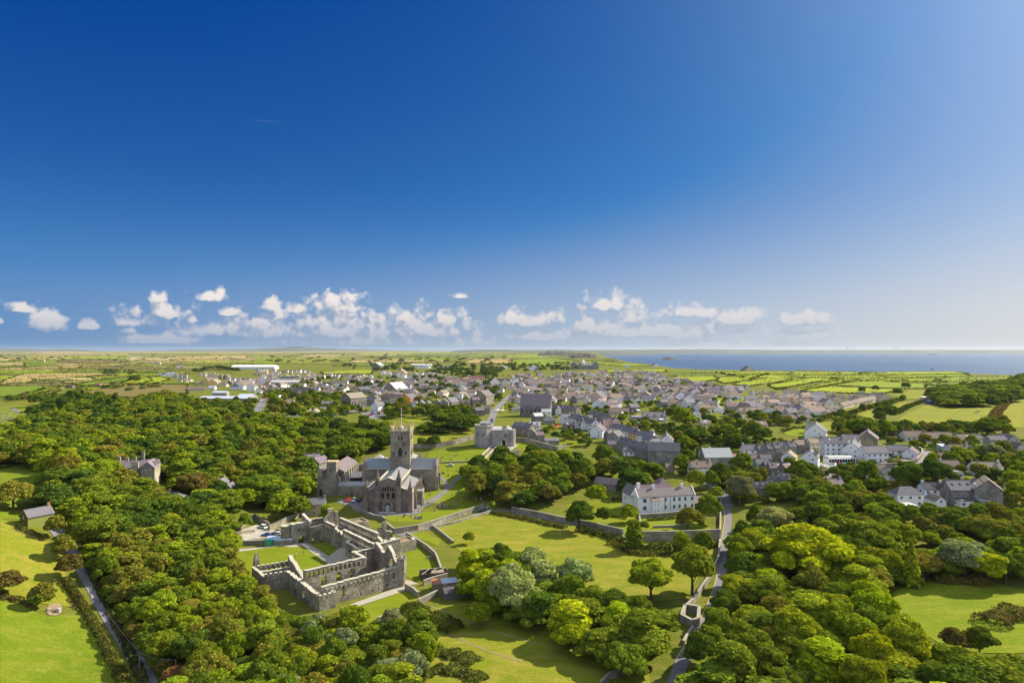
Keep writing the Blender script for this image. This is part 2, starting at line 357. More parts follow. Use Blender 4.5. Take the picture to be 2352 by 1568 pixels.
def foliage(name, base, varied=True, trans=.28):
    m, t, out = newmat(name)
    g = t.node('ShaderNodeNewGeometry'); rpi = g.outputs['Random Per Island']
    oc = obcol(t) if varied else None
    b = oc if varied else c4(base)
    p = g.outputs['Position']
    n = t.noise(p, .28, 3, .6)
    c = t.mix(t.remap(n, .35, .7, 0, .5), b, t.mix(.4, b, (.17, .20, .010, 1)))
    hs = t.node('ShaderNodeHueSaturation'); t.l.new(c, hs.inputs['Color']); t.l.new(t.remap(rpi, 0, 1, .475, .515), hs.inputs['Hue'])
    t.l.new(t.remap(t.math('FRACT', t.math('MULTIPLY', rpi, 17.3)), 0, 1, .55, 1.5), hs.inputs['Value'])
    d = t.node('ShaderNodeBsdfDiffuse'); t.l.new(hs.outputs[0], d.inputs[0]); tr = t.node('ShaderNodeBsdfTranslucent')
    t.l.new(t.mix(1.0, hs.outputs[0], (1.5, 1.45, .6, 1), 'MULTIPLY'), tr.inputs[0])
    ms = t.node('ShaderNodeMixShader'); ms.inputs[0].default_value = trans; t.l.new(d.outputs[0], ms.inputs[1]); t.l.new(tr.outputs[0], ms.inputs[2])
    t.l.new(ms.outputs[0], out.inputs[0]); return m
M['leaf'] = foliage('leaves', None)
M['hedge'] = foliage('hedge_leaves', (.055, .075, .014), False)
def grassfn(a, b, c_, sc=1.0):
    def f(t, p, o):
        n1 = t.noise(p, .018 * sc, 4, .6); mp = t.node('ShaderNodeMapping'); mp.inputs['Scale'].default_value = (.5, 1.3, 1); mp.inputs['Rotation'].default_value = (0, 0, .5); t.l.new(p, mp.inputs[0]); n2 = t.noise(mp.outputs[0], .17 * sc, 7, .74, .9); n3 = t.noise(p, .9 * sc, 4, .7)
        c = t.mix(t.remap(n1, .35, .65), c4(a), c4(b)); c = t.mix(t.remap(n2, .47, .66, 0, .9), c, c4(c_)); c = t.mix(t.remap(n2, .46, .32, 0, .5), c, t.mix(.45, c, (.04, .07, .01, 1)))
        return t.mix(t.remap(n3, .3, .7, 0, .6), c, t.mix(.5, c, (.05, .07, .01, 1)))
    return f
gb = bump_n(1.1, .7)
M['grass'] = surf('meadow_grass', grassfn((.158, .19, .012), (.21, .222, .016), (.30, .245, .045)), .95, gb, .05, bdist=.4)
M['lawn'] = surf('mown_lawn', grassfn((.14, .185, .008), (.17, .205, .010), (.21, .22, .018)), .95, bump_n(2, .3), .05, bdist=.1)
M['bright'] = surf('lush_grass', grassfn((.158, .215, .008), (.195, .24, .010), (.27, .26, .03)), .95, gb, .05, bdist=.4)
M['meadow'] = surf('near_meadow', grassfn((.12, .18, .008), (.16, .205, .01), (.22, .225, .03), 1.4), .95, gb, .05, bdist=.5)
M['ground'] = surf('rough_ground', grassfn((.10, .125, .013), (.145, .155, .016), (.20, .175, .04)), .95, gb, .05, bdist=.4)
M['forest'] = surf('woodland_floor', grassfn((.035, .045, .012), (.05, .055, .015), (.06, .055, .02)), .95)
M['scrub'] = surf('rough_scrub', grassfn((.13, .10, .035), (.19, .15, .045), (.10, .11, .02), 2), .95, gb, .05, bdist=.5)
def fieldfn(t, p, o):
    a = t.node('ShaderNodeAttribute'); a.attribute_name = 'col'
    n = t.noise(p, .012, 5, .65); n2 = t.noise(p, .0016, 4, .6)
    c = t.mix(t.remap(n, .4, .75, 0, .35), a.outputs['Color'], (.12, .11, .03, 1))
    return t.mix(t.remap(n2, .5, .7, 0, .35), c, (.10, .12, .03, 1))
M['field'] = surf('patchwork_field', fieldfn, .95, None, .05)
def seam():
    m, t, out = newmat('sea_water'); b = t.node('ShaderNodeBsdfPrincipled'); g = t.node('ShaderNodeNewGeometry'); p = g.outputs['Position']
    mp = t.node('ShaderNodeMapping'); mp.inputs['Scale'].default_value = (1, .45, 1); mp.inputs['Rotation'].default_value = (0, 0, R(20)); t.l.new(p, mp.inputs[0])
    big = t.noise(mp.outputs[0], .0011, 4, .6)
    t.l.new(t.mix(t.remap(big, .35, .7), (.012, .05, .125, 1), (.03, .085, .165, 1)), b.inputs['Base Color'])
    b.inputs['Roughness'].default_value = .38; b.inputs['IOR'].default_value = 1.33
    n1 = t.noise(mp.outputs[0], .028, 6, .72); n2 = t.noise(mp.outputs[0], .006, 3, .6)
    bn = t.node('ShaderNodeBump'); bn.inputs['Strength'].default_value = 1.0; bn.inputs['Distance'].default_value = 9
    t.l.new(t.math('ADD', n1, t.math('MULTIPLY', n2, 1.2)), bn.inputs['Height']); t.l.new(bn.outputs[0], b.inputs['Normal'])
    t.l.new(b.outputs[0], out.inputs[0]); return m
M['sea'] = seam()
M['farhill'] = surf('distant_hill', lambda t, p, o: t.mix(t.remap(t.noise(p, .0015, 5, .65), .4, .6), (.03, .05, .035, 1), (.07, .085, .045, 1)), .95)
M['cliff'] = surf('cliff_rock', lambda t, p, o: t.mix(t.noise(p, .02, 5, .7), (.028, .033, .022, 1), (.075, .068, .045, 1)), .95)
# ------------------------------------------------------------------ terrain, sea
def make_land():
    ts = np.linspace(-1.3, 1.3, 331); rows = list(np.arange(20, 560, 5.0)); nfar = 60
    vs = []; 
    for Y in rows:
        for t in ts: vs.append((t * (Y + 300), Y, hgt(t * (Y + 300), Y)))
    for i in range(nfar + 1):
        for t in ts:
            Yc = coast(t); Y = 560 * (Yc / 560) ** (i / nfar); vs.append((t * (Y + 300), Y, 20.0))
    for k, (a, b) in enumerate(((6, 12), (16, -12), (40, -42), (60, -56))):
        for t in ts:
            Yc = coast(t); Y = Yc + a + 8 * math.sin(t * 310 + k) * (k > 0); vs.append((t * (Y + 300), Y, b))
    nr = len(rows) + nfar + 1 + 4; nc = len(ts); fs = []
    for r in range(nr - 1):
        for c in range(nc - 1): a = r * nc + c; fs.append((a, a + 1, a + nc + 1, a + nc))
    m = MB(); m.v = vs; m.f = fs; m.m = [0] * len(fs)
    cut = (len(rows) + nfar) * (nc - 1)
    m.m = [0 if i < cut else 1 for i in range(len(fs))]
    o = m.build('ground', [M['ground'], M['cliff']], smooth=True); tag(o, kind='structure')
make_land()
m = MB(); m.add([(-2000, 900, -40), (36000, 900, -40), (36000, 27000, -40), (-2000, 27000, -40)], [(0, 1, 2, 3)]); tag(m.build('sea', M['sea']), kind='structure')
def ridge(name, prof, Y, base, mat, depth=1500, label=None, n=6, rough=.12):
    """a long hill standing at distance Y; prof = [(photo x, photo y of its crest)]"""
    xs = [q[0] for q in prof]; ys = [q[1] for q in prof]; m = MB(); N = max(24, int((xs[-1] - xs[0]) / 5)); rr = random.Random(len(prof) * 7 + int(Y))
    for j in range(n + 1):
        s = j / n; YY = Y - depth * (1 - s) ; f = math.sin(s * math.pi / 2) ** .8
        for i in range(N + 1):
            x = xs[0] + (xs[-1] - xs[0]) * i / N
            H = CH - (lerp(xs, ys, x) - CY0) / CF * Y; jig = 1 + rough * (rr.random() - .5) * (j not in (0, n))
            m.v.append(((x - CX) / CF * Y * (1 if True else 0), YY + rr.uniform(-.04, .04) * depth * (0 < j < n), base + (H - base) * f * jig))
    for i in range(N + 1):
        x = xs[0] + (xs[-1] - xs[0]) * i / N; m.v.append(((x - CX) / CF * Y, Y + depth, base))
    for r in range(n + 1):
        for c in range(N): a = r * (N + 1) + c; m.f.append((a, a + 1, a + N + 2, a + N + 1)); m.m.append(0)
    o = m.build(name, M[mat], smooth=True); tag(o, label, kind='structure'); return o
ridge('distant_hills', [(1300, 806), (1320, 804.5), (1345, 803.5), (1400, 803), (1480, 802.5), (1560, 802.2), (1630, 801.8), (1700, 802.3), (1760, 802.9), (1900, 803.5), (2050, 803.2), (2200, 803.0), (2352, 803.0), (2600, 803.4), (3000, 805)], 21000, -42, 'farhill', 900)
ridge('coastal_hills', [(1040, 805.5), (1075, 803.6), (1100, 802.5), (1135, 802.0), (1180, 803.2), (1240, 803.5), (1272, 802.2), (1285, 802.6), (1330, 804), (1380, 805.2), (1430, 808), (1480, 811)], 15500, -42, 'farhill', 1200)
ridge('mountain_ridge', [(380, 805), (430, 803.2), (500, 803), (560, 801.8), (600, 800), (640, 797.5), (680, 795.8), (705, 796.2), (740, 799), (800, 802), (870, 803.4), (960, 805)], 25000, 0, 'farhill', 1500)
ridge('mountain_ridge', [(-40, 804), (0, 801.5), (12, 799.2), (25, 799.4), (32, 801), (48, 800.8), (60, 799.8), (80, 801.8), (100, 803.4), (130, 801.9), (155, 801), (172, 802), (200, 804.5)], 25000, 0, 'farhill', 1500)
ridge('headland', [(1236, 811), (1262, 808.2), (1290, 808), (1318, 809.5), (1340, 810.5), (1350, 811.2), (1366, 818), (1384, 824), (1394, 828)], 6200, -42, 'cliff', 320, n=9, rough=.3)
ridge('headland', [(1308, 819), (1316, 815.2), (1330, 813.5), (1346, 812.6), (1362, 813.8), (1374, 820), (1392, 827.3)], 4900, -42, 'cliff', 260, n=9, rough=.35)
# islands
for k, (pts, Y) in enumerate((([(1518, 827), (1522, 823.5), (1528, 820.5), (1535, 819), (1541, 820), (1548, 823), (1557, 826.5)], 7800), ([(1596, 827), (1600, 824.8), (1606, 824.4), (1610, 827)], 7800))):
    o = ridge('island', pts, Y, -41, 'cliff', 60, n=5, rough=.35)

# ------------------------------------------------------------------ draped sheets: fields, lawns, roads
def drape(name, pts, mat, off=0.08, kind='structure', label=None, cell=8.0, col=None, cat=None):
    bm = bmesh.new(); vs = [bm.verts.new((p[0], p[1], 0)) for p in pts]
    try: bm.faces.new(vs)
    except Exception: bm.free(); return None
    x0 = min(p[0] for p in pts); x1 = max(p[0] for p in pts); y0 = min(p[1] for p in pts); y1 = max(p[1] for p in pts)
    if y0 < 640:
        for ax, a, b in ((0, x0, x1), (1, y0, min(y1, 640))):
            n = int((b - a) / cell)
            for i in range(1, n + 1):
                co = [0, 0, 0]; co[ax] = a + cell * i; no = [0, 0, 0]; no[ax] = 1
                bmesh.ops.bisect_plane(bm, geom=bm.verts[:] + bm.edges[:] + bm.faces[:], plane_co=co, plane_no=no)
    bmesh.ops.triangulate(bm, faces=bm.faces[:])
    for v in bm.verts: v.co.z = hgt(v.co.x, v.co.y) + off * (1 if v.co.y < 600 else 1 + v.co.y / 2500)
    bmesh.ops.recalc_face_normals(bm, faces=bm.faces[:])
    if sum(f.normal.z for f in bm.faces) < 0: bmesh.ops.reverse_faces(bm, faces=bm.faces[:])
    me = bpy.data.meshes.new(name); bm.to_mesh(me); bm.free(); me.materials.append(M[mat])
    if col:
        a = me.color_attributes.new('col', 'FLOAT_COLOR', 'POINT'); a.data.foreach_set('color', list(c4(col)) * len(me.vertices))
    o = bpy.data.objects.new(name, me); link(o); tag(o, label, cat, kind=kind); return o
def px(k, pts, dz=0): return [G(k, x, y, dz) for x, y in pts] if k is not None else [P(x, y, dz) for x, y in pts]
def smooth_line(pts, step):
    """Catmull-Rom through world points"""
    out = []; n = len(pts)
    for i in range(n - 1):
        p0, p1, p2, p3 = pts[max(i - 1, 0)], pts[i], pts[i + 1], pts[min(i + 2, n - 1)]
        m = max(1, int((p2 - p1).length / step))
        for j in range(m):
            t = j / m; out.append(.5 * ((2 * p1) + (-p0 + p2) * t + (2 * p0 - 5 * p1 + 4 * p2 - p3) * t * t + (-p0 + 3 * p1 - 3 * p2 + p3) * t ** 3))
    out.append(pts[-1]); return out
def ribbon(name, pts, w, mat, off=0.12, side=0.0, label=None, kind='structure'):
    """a strip of width w (number or start/end pair) along world points"""
    L = smooth_line([Vector((p[0], p[1], 0)) for p in pts], 4.0); m = MB(); n = len(L)
    for i, p in enumerate(L):
        d = (L[min(i + 1, n - 1)] - L[max(i - 1, 0)]).normalized(); q = Vector((-d.y, d.x, 0))
        ww = w if not isinstance(w, tuple) else w[0] + (w[1] - w[0]) * i / (n - 1)
        for j in range(4):
            s = p + q * (side + ww * (.5 - j / 3)); m.v.append((s.x, s.y, hgt(s.x, s.y) + off * (1 + max(0, s.y - 500) / 500)))
    for i in range(n - 1):
        for j in range(3): a = i * 4 + j; m.f.append((a, a + 4, a + 5, a + 1)); m.m.append(0)
    o = m.build(name, M[mat]); tag(o, label, kind=kind); 
    return o

GR1 = (.18, .235, .015); GR2 = (.12, .18, .015); GR3 = (.235, .275, .012); TAN = (.36, .27, .10); TAN2 = (.27, .20, .075); BRN = (.155, .125, .045); OLV = (.12, .13, .03); YEL = (.40, .33, .15)
town = [T(0, 1380, 330), T(0, 2300, 240), T(1, 1400, 230), T(1, 2300, 220), T(2, 600, 250), T(2, 1500, 280), T(2, 1900, 420), T(3, 1100, 500), T(3, 1100, 640), T(2, 2300, 900), T(0, 1700, 560), T(0, 1500, 430)]
def inpoly(x, y, poly):
    c = False; j = len(poly) - 1
    for i in range(len(poly)):
        xi, yi = poly[i][0], poly[i][1]; xj, yj = poly[j][0], poly[j][1]
        if (yi > y) != (yj > y) and x < (xj - xi) * (y - yi) / (yj - yi) + xi: c = not c
        j = i
    return c
townw = [P(*q) for q in town]
hedge_segs = []
def far_fields():
    rr = random.Random(3); m = MB(); cols = []
    Ys = [1150.0]
    while Ys[-1] < 24000: Ys.append(Ys[-1] * (1.055 if Ys[-1] < 4000 else 1.1))
    nx = 30
    def node(i, j):
        r2 = random.Random(i * 997 + j * 31); Y = Ys[i] * (1 + r2.uniform(-.012, .012)); t = -1.15 + 2.3 * (j + r2.uniform(-.3, .3)) / nx
        X = t * (Y + 200); Y += X * .06 + 40 * math.sin(X / 300); return X, Y
    for i in range(len(Ys) - 1):
        j = 0
        while j < nx:
            span = rr.choice((1, 1, 2)); span = min(span, nx - j)
            q = [node(i, j), node(i, j + span), node(i + 1, j + span), node(i + 1, j)]; j += span
            cx = sum(p[0] for p in q) / 4; cy = sum(p[1] for p in q) / 4
            if max(p[1] for p in q) > coast(cx / (cy + 300)) * .97 or max(p[1] for p in q) > coast(q[1][0] / (q[1][1] + 300)) * .97 or inpoly(cx, cy, townw): continue
            left = cx / cy < -.12
            c = rr.choice([GR1, GR2, GR3, TAN, TAN, YEL, TAN2, BRN, OLV] if left else ([GR3, GR1, GR1, GR3, GR2, OLV] if cx / cy > .2 else [GR1, GR1, GR2, GR3, OLV, TAN2, BRN]))
            k = rr.uniform(.8, 1.15); c = tuple(v * k for v in c)
            b = len(m.v); z = 20.3 + cy / 3000
            m.v += [(p[0], p[1], z) for p in q]; m.f.append((b, b + 1, b + 2, b + 3)); m.m.append(0); cols += list(c4(c)) * 4
            hedge_segs.append((q[0], q[1])); hedge_segs.append((q[1], q[2]))
    o = m.build('farmland', M['field']); a = o.data.color_attributes.new('col', 'FLOAT_COLOR', 'POINT'); a.data.foreach_set('color', cols); tag(o, kind='structure')
far_fields()
# (tile, points, colour): fields one can tell apart
FIELDS = [(0, [(0, 236), (215, 232), (225, 250), (0, 262)], YEL), (0, [(240, 236), (460, 245), (560, 262), (220, 268)], GR2), (0, [(215, 335), (930, 328), (1000, 345), (470, 385), (0, 438), (30, 400)], TAN), (0, [(700, 250), (760, 262), (700, 285), (200, 290), (300, 270)], TAN2),
 (0, [(560, 210), (900, 205), (1200, 225), (900, 250), (500, 232)], BRN), (0, [(0, 455), (390, 445), (400, 470), (130, 545), (0, 552)], GR2), (0, [(420, 480), (545, 455), (560, 470), (300, 525), (180, 550), (150, 545)], GR1), (0, [(540, 470), (620, 458), (400, 545), (340, 550)], YEL),
 (0, [(680, 445), (960, 380), (1290, 365), (1300, 380), (800, 450)], GR2), (0, [(1100, 425), (1300, 375), (1480, 365), (1560, 385), (1400, 430)], GR3), (0, [(950, 385), (1280, 345), (1200, 365), (960, 395), (600, 425), (560, 410)], TAN), (0, [(700, 490), (1000, 440), (990, 462), (780, 500), (640, 560), (450, 572)], GR1),
 (0, [(1000, 470), (1240, 430), (1720, 440), (1720, 520), (1300, 560), (1060, 540), (700, 530), (720, 490)], BRN), (0, [(700, 285), (880, 262), (1340, 262), (1560, 290), (1000, 300)], BRN), (0, [(780, 565), (1130, 560), (1140, 600), (900, 620), (700, 600)], GR3), (0, [(1320, 325), (1740, 320), (1700, 335), (1130, 320), (1160, 305), (1440, 300)], GR1),
 (1, [(590, 320), (900, 300), (1080, 300), (1060, 335), (620, 335)], GR3), (0, [(0, 300), (690, 305), (540, 325), (0, 345)], GR1), (1, [(0, 190), (900, 195), (860, 225), (0, 225)], GR1), (1, [(900, 240), (1300, 245), (1200, 260), (700, 262)], GR2), (1, [(2000, 200), (2350, 195), (2350, 240), (1900, 235)], TAN), (2, [(0, 205), (400, 190), (640, 235), (300, 260), (0, 250)], GR1),
 (2, [(870, 300), (1400, 295), (1420, 315), (860, 320)], GR3), (2, [(740, 225), (1100, 240), (1350, 262), (1000, 262), (730, 240)], GR1),
 (2, [(1500, 360), (1850, 360), (1900, 385), (1700, 420), (1520, 405)], GR3), (2, [(1900, 370), (2351, 345), (2351, 370), (1950, 425), (1880, 400)], GR3), (2, [(1920, 318), (2351, 312), (2351, 335), (1950, 338)], GR3), (2, [(2020, 430), (2351, 370), (2351, 420), (2150, 455), (2100, 440)], GR3),
 (3, [(0, 350), (330, 345), (340, 362), (0, 430)], GR3), (3, [(0, 440), (260, 400), (400, 370), (620, 380), (200, 455), (60, 470)], GR3), (3, [(60, 480), (330, 470), (700, 385), (840, 380), (760, 400), (400, 470), (300, 500), (140, 470)], GR3),
 (3, [(600, 440), (880, 400), (1460, 430), (1440, 470), (1150, 468)], GR1), (3, [(300, 490), (560, 455), (1160, 478), (1150, 500), (1000, 520), (640, 510)], GR3), (3, [(900, 320), (1700, 315), (1850, 335), (1100, 345), (850, 340)], GR3), (3, [(1000, 352), (1800, 340), (1870, 360), (1100, 372)], GR1), (3, [(1020, 380), (1500, 375), (1600, 395), (1500, 410), (1050, 390)], GR3),
 (3, [(1500, 398), (1700, 365), (2260, 362), (2240, 392), (1900, 400)], GR1), (3, [(1480, 430), (1900, 402), (2180, 395), (2000, 430), (1520, 440)], GR2), (3, [(0, 320), (780, 318), (860, 340), (500, 350), (0, 335)], GR3), (3, [(870, 320), (1000, 318), (1100, 330), (840, 335)], GR1)]
for (k, pts, c) in FIELDS: drape('field', px(k, pts), 'field', .75, col=c)
# near fields and lawns
for (k, pts, mat, off) in [
 (3, [(1090, 540), (1300, 485), (1500, 490), (1520, 560), (1230, 570)], 'grass', .3), (3, [(1180, 600), (1400, 580), (1230, 640), (950, 750), (800, 700), (900, 650)], 'grass', .25),
 (3, [(1150, 800), (1270, 700), (1480, 610), (1700, 600), (2180, 590), (2060, 720), (2010, 830), (1700, 840), (1400, 870), (1180, 830)], 'grass', .25), (3, [(2200, 560), (2351, 500), (2351, 830), (2100, 830), (2080, 740)], 'grass', .25), (3, [(2100, 560), (2351, 490), (2351, 540)], 'grass', .3),
 (3, [(360, 800), (600, 760), (820, 765), (700, 840), (630, 960), (530, 960), (530, 870)], 'grass', .2), (3, [(130, 870), (280, 830), (360, 850), (350, 905), (200, 905)], 'bright', .2), (2, [(1780, 580), (2000, 545), (2300, 560), (2150, 600), (2010, 690), (1830, 640)], 'bright', .3),
 (2, [(1460, 1060), (1640, 1090), (1690, 1150), (1500, 1165), (1460, 1110)], 'bright', .12), (2, [(680, 500), (860, 505), (850, 525), (700, 525)], 'bright', .3), (0, [(0, 640), (160, 620), (440, 640), (460, 700), (400, 760), (260, 760), (150, 810), (0, 820)], 'lawn', .2),
 (0, [(1980, 620), (2330, 605), (2310, 640), (2020, 640)], 'lawn', .3), (1, [(1320, 740), (1380, 730), (1540, 745), (1500, 780), (1380, 775)], 'bright', .25), (1, [(1240, 870), (1700, 870), (2010, 820), (1980, 890), (1700, 960), (1240, 1000)], 'grass', .15),
 (0, [(0, 1100), (60, 1130), (380, 1165), (420, 1220), (400, 1450), (330, 1567), (0, 1567)], 'meadow', .15), (4, [(0, 90), (110, 130), (400, 280), (560, 480), (640, 800), (640, 880), (560, 880), (400, 860), (240, 800), (0, 760)], 'grass', .12), (4, [(0, 830), (200, 870), (420, 980), (560, 960), (800, 960), (920, 1180), (1100, 1567), (900, 1900), (0, 1900)], 'meadow', .12),
 (2, [(0, 960), (340, 985), (410, 1040), (300, 1080), (0, 1010)], 'lawn', .1), (2, [(390, 950), (620, 930), (580, 1000), (420, 1010)], 'lawn', .1), (2, [(780, 1200), (860, 1190), (1000, 1240), (1140, 1340), (900, 1340), (760, 1290)], 'lawn', .1),
 (2, [(500, 1530), (800, 1490), (1050, 1490), (1090, 1567), (1720, 1567), (1900, 1900), (560, 1800)], 'lawn', .06)]:
    drape('lawn' if mat == 'lawn' else 'grassland', px(k, pts), mat, off)
V_ = lambda pts: [P(*q) for q in pts]
drape('grassland', V_([(-120, 1065), (0, 1052), (40, 1050), (98, 1066), (110, 1110), (104, 1180), (60, 1192), (-120, 1192)]), 'meadow', .08)
drape('grassland', V_([(985, 1213), (1045, 1197), (1110, 1184), (1160, 1182), (1220, 1192), (1320, 1212), (1440, 1240), (1640, 1243), (1652, 1250), (1640, 1290), (1600, 1330), (1580, 1372), (1440, 1390), (1300, 1372), (1200, 1340), (1100, 1290), (1030, 1250)]), 'grass', .12)
drape('grassland', V_([(2040, 1368), (2070, 1350), (2140, 1334), (2250, 1336), (2352, 1355), (2520, 1380), (2520, 1500), (2320, 1500), (2200, 1500), (2110, 1450), (2050, 1400)]), 'bright', .12)
drape('grassland', V_([(960, 1400), (1060, 1385), (1200, 1400), (1330, 1450), (1480, 1500), (1500, 1600), (1200, 1700), (960, 1660), (980, 1540), (1010, 1480)]), 'grass', .10)
PZ = lambda x, y: P(562.7 + .1709 * x, 1159.9 + .1709 * y)
drape('courtyard_lawn', [PZ(*q) for q in [(-250, 640), (380, 560), (510, 548), (620, 568), (770, 548), (1120, 790), (900, 900), (400, 900), (-200, 1000)]], 'lawn', .1)
drape('courtyard_lawn', [PZ(*q) for q in [(870, 520), (1060, 490), (1200, 560), (1330, 620), (1330, 700), (1250, 745)]], 'lawn', .1)
drape('courtyard_lawn', [PZ(*q) for q in [(2050, 470), (2170, 440), (2330, 560), (2560, 780), (2600, 900), (2330, 1040), (2130, 930), (2110, 1100), (1900, 1000), (1950, 700)]], 'lawn', .1)
drape('courtyard_lawn', [PZ(*q) for q in [(2190, 370), (2350, 330), (2620, 450), (2600, 560), (2400, 470), (2190, 410)]], 'lawn', .1)
drape('courtyard_lawn', [PZ(*q) for q in [(1400, 1405), (2150, 1150), (2330, 1200), (2400, 1300), (2100, 1440), (1780, 1540), (1600, 1600), (1300, 1480)]], 'lawn', .1)
drape('gravel_path', [PZ(*q) for q in [(-250, 640), (-250, 600), (390, 540), (800, 505), (840, 510), (1240, 752), (1180, 785), (1120, 790), (770, 548), (620, 568), (510, 548), (380, 560)]], 'path', .14)
drape('gravel_path', [PZ(*q) for q in [(1290, 1380), (2100, 1090), (2110, 1000), (2200, 1010), (2290, 1040), (2330, 1060), (2160, 1080), (2150, 1150), (1400, 1400)]], 'path', .14)
drape('yard', [PZ(*q) for q in [(-120, 420), (-60, 330), (40, 300), (160, 260), (330, 330), (560, 340), (560, 380), (360, 430), (0, 470)]], 'path', .12)
# cathedral close
CZ = lambda x, y: P(712 + .1465 * x, 964.7 + .1465 * y)
drape('churchyard_lawn', [CZ(*q) for q in [(990, 1500), (1300, 1500), (1700, 1480), (1760, 1440), (2200, 1400), (2600, 1300), (3000, 1290), (2900, 1350), (2300, 1500), (1800, 1600), (1300, 1590)]], 'lawn', .1)
drape('churchyard_lawn', V_([(968, 1154), (975, 1100), (985, 1040), (1010, 1035), (1150, 1022), (1135, 1045), (1090, 1085), (1060, 1140), (1030, 1160)]), 'lawn', .12)
drape('churchyard_lawn', V_([(1010, 1160), (1050, 1135), (1080, 1100), (1115, 1110), (1150, 1150), (1110, 1163), (1060, 1165)]), 'lawn', .14)
drape('paved_close', [CZ(*q) for q in [(430, 1240), (850, 1240), (850, 1420), (1600, 1420), (1760, 1300), (1800, 1350), (1700, 1470), (1300, 1500), (990, 1500), (720, 1440), (640, 1350), (430, 1290)]], 'asph', .12)
drape('car_park', px(1, [(960, 700), (1000, 680), (1100, 685), (1190, 700), (1170, 725), (1080, 755), (1000, 740)]), 'asph', .35)
drape('forecourt', V_([(1143, 1030), (1150, 1018), (1168, 1015), (1190, 1022), (1178, 1032), (1152, 1040)]), 'path', .14)
AVOID = []
def road(pts, w, k=None, mat='asph', off=.16, name='road'):
    L = px(k, pts)
    for a, b in zip(L, L[1:]):
        n = max(1, int((b - a).length / 4))
        for i in range(n): c = a.lerp(b, i / n); AVOID.append((c.x, c.y, w / 2 + (2.6 if c.x < -60 and c.y < 300 else 1.2)))
    return ribbon(name, L, w, mat, off)
road([(1140, 1290 / 1 * 0 + 1230), (1165, 1262), (1185, 1290), (1215, 1335), (1250, 1385), (1290, 1440), (1330, 1500), (1372, 1570)][0:0] or [(148, 1240), (172, 1275), (188, 1310), (215, 1355), (245, 1410), (290, 1480), (330, 1545), (380, 1640)], 3.6)
road([(100, 1192), (118, 1205), (135, 1222), (148, 1240)], 5)
road([(915, 1230), (960, 1218), (1010, 1208), (1060, 1195), (1110, 1178), (1160, 1172), (1200, 1180), (1260, 1192), (1330, 1207), (1400, 1224), (1460, 1238), (1560, 1240), (1650, 1238)], 3.4)
road([(1670, 1130), (1668, 1160), (1672, 1190), (1668, 1225), (1660, 1275), (1655, 1330), (1640, 1380), (1618, 1430), (1590, 1480), (1568, 1515), (1540, 1600)], 3.5)
road([(940, 1178), (985, 1150), (1020, 1130), (1045, 1105), (1075, 1080), (1100, 1062)], 2.6, off=.2, name='path')
road([(1008, 1092), (1025, 1110), (1020, 1132), (985, 1160), (960, 1165)], 2.2, off=.21, name='path')
road([(1125, 1030), (1122, 985), (1130, 960), (1140, 940), (1165, 915), (1190, 895), (1184, 880), (1178, 862)], 7, off=.3)
road([(0, 720), (30, 640), (60, 600), (75, 560)], 9, 1, off=.35)
road([(560, 690), (800, 700), (930, 670), (950, 640), (900, 610)], 9, 1, off=.35)
road([(1790, 590), (1850, 610), (1920, 660), (1990, 710)], 9, 2, off=.35)
road([(2090, 720), (2140, 760), (2200, 800)], 7, 2, off=.35)
road([(480, 1300), (560, 1270), (700, 1220), (900, 1190), (1100, 1190), (1330, 1180), (1400, 1130), (1450, 1080), (1420, 1030)], 7, 3, off=.22)
road([(540, 1330), (700, 1390), (850, 1440), (1010, 1470), (1180, 1500), (1400, 1560)], 6.5, 3, off=.22)
road([(2260, 1090), (2290, 1130), (2250, 1240), (2200, 1330), (2230, 1420), (2300, 1500)], 3.5, 3, 'path', .22, 'farm_track')
road([(1850, 1370), (1920, 1430), (1960, 1500), (1990, 1560)], 5.5, 2, off=.2)
road([(1600, 1240), (1700, 1290), (1800, 1330), (1880, 1390)], 5, 2, off=.2)
road([(120, 650), (190, 690), (350, 690), (375, 715), (350, 740)], 4, 0, off=.3)
drape('hotel_forecourt', px(3, [(560, 1170), (820, 1130), (1000, 1150), (1120, 1120), (1250, 1110), (1320, 1140), (1240, 1170), (960, 1180), (700, 1200), (520, 1200)]), 'asph', .2)
drape('bare_patch', px(4, [(440, 865), (480, 850), (540, 860), (560, 890), (550, 940), (500, 965), (440, 960), (415, 930), (425, 890)]), 'dirt', .16)
# yellow lines by the lane on the right
Lr = [(1668, 1160), (1672, 1190), (1668, 1225), (1660, 1275), (1655, 1330), (1640, 1380), (1618, 1430), (1590, 1480), (1568, 1515)]
for s in (1.45, 1.65): ribbon('road_markings', px(None, Lr), .12, 'yline', .2, side=-s)
for a, b in (((988, 1392), (1240, 1480)), ((1020, 1450), (1200, 1520))): ribbon('farm_track', V_([a, ((a[0] + b[0]) / 2, (a[1] + b[1]) / 2 + 6), b]), .55, 'dirt', .15)
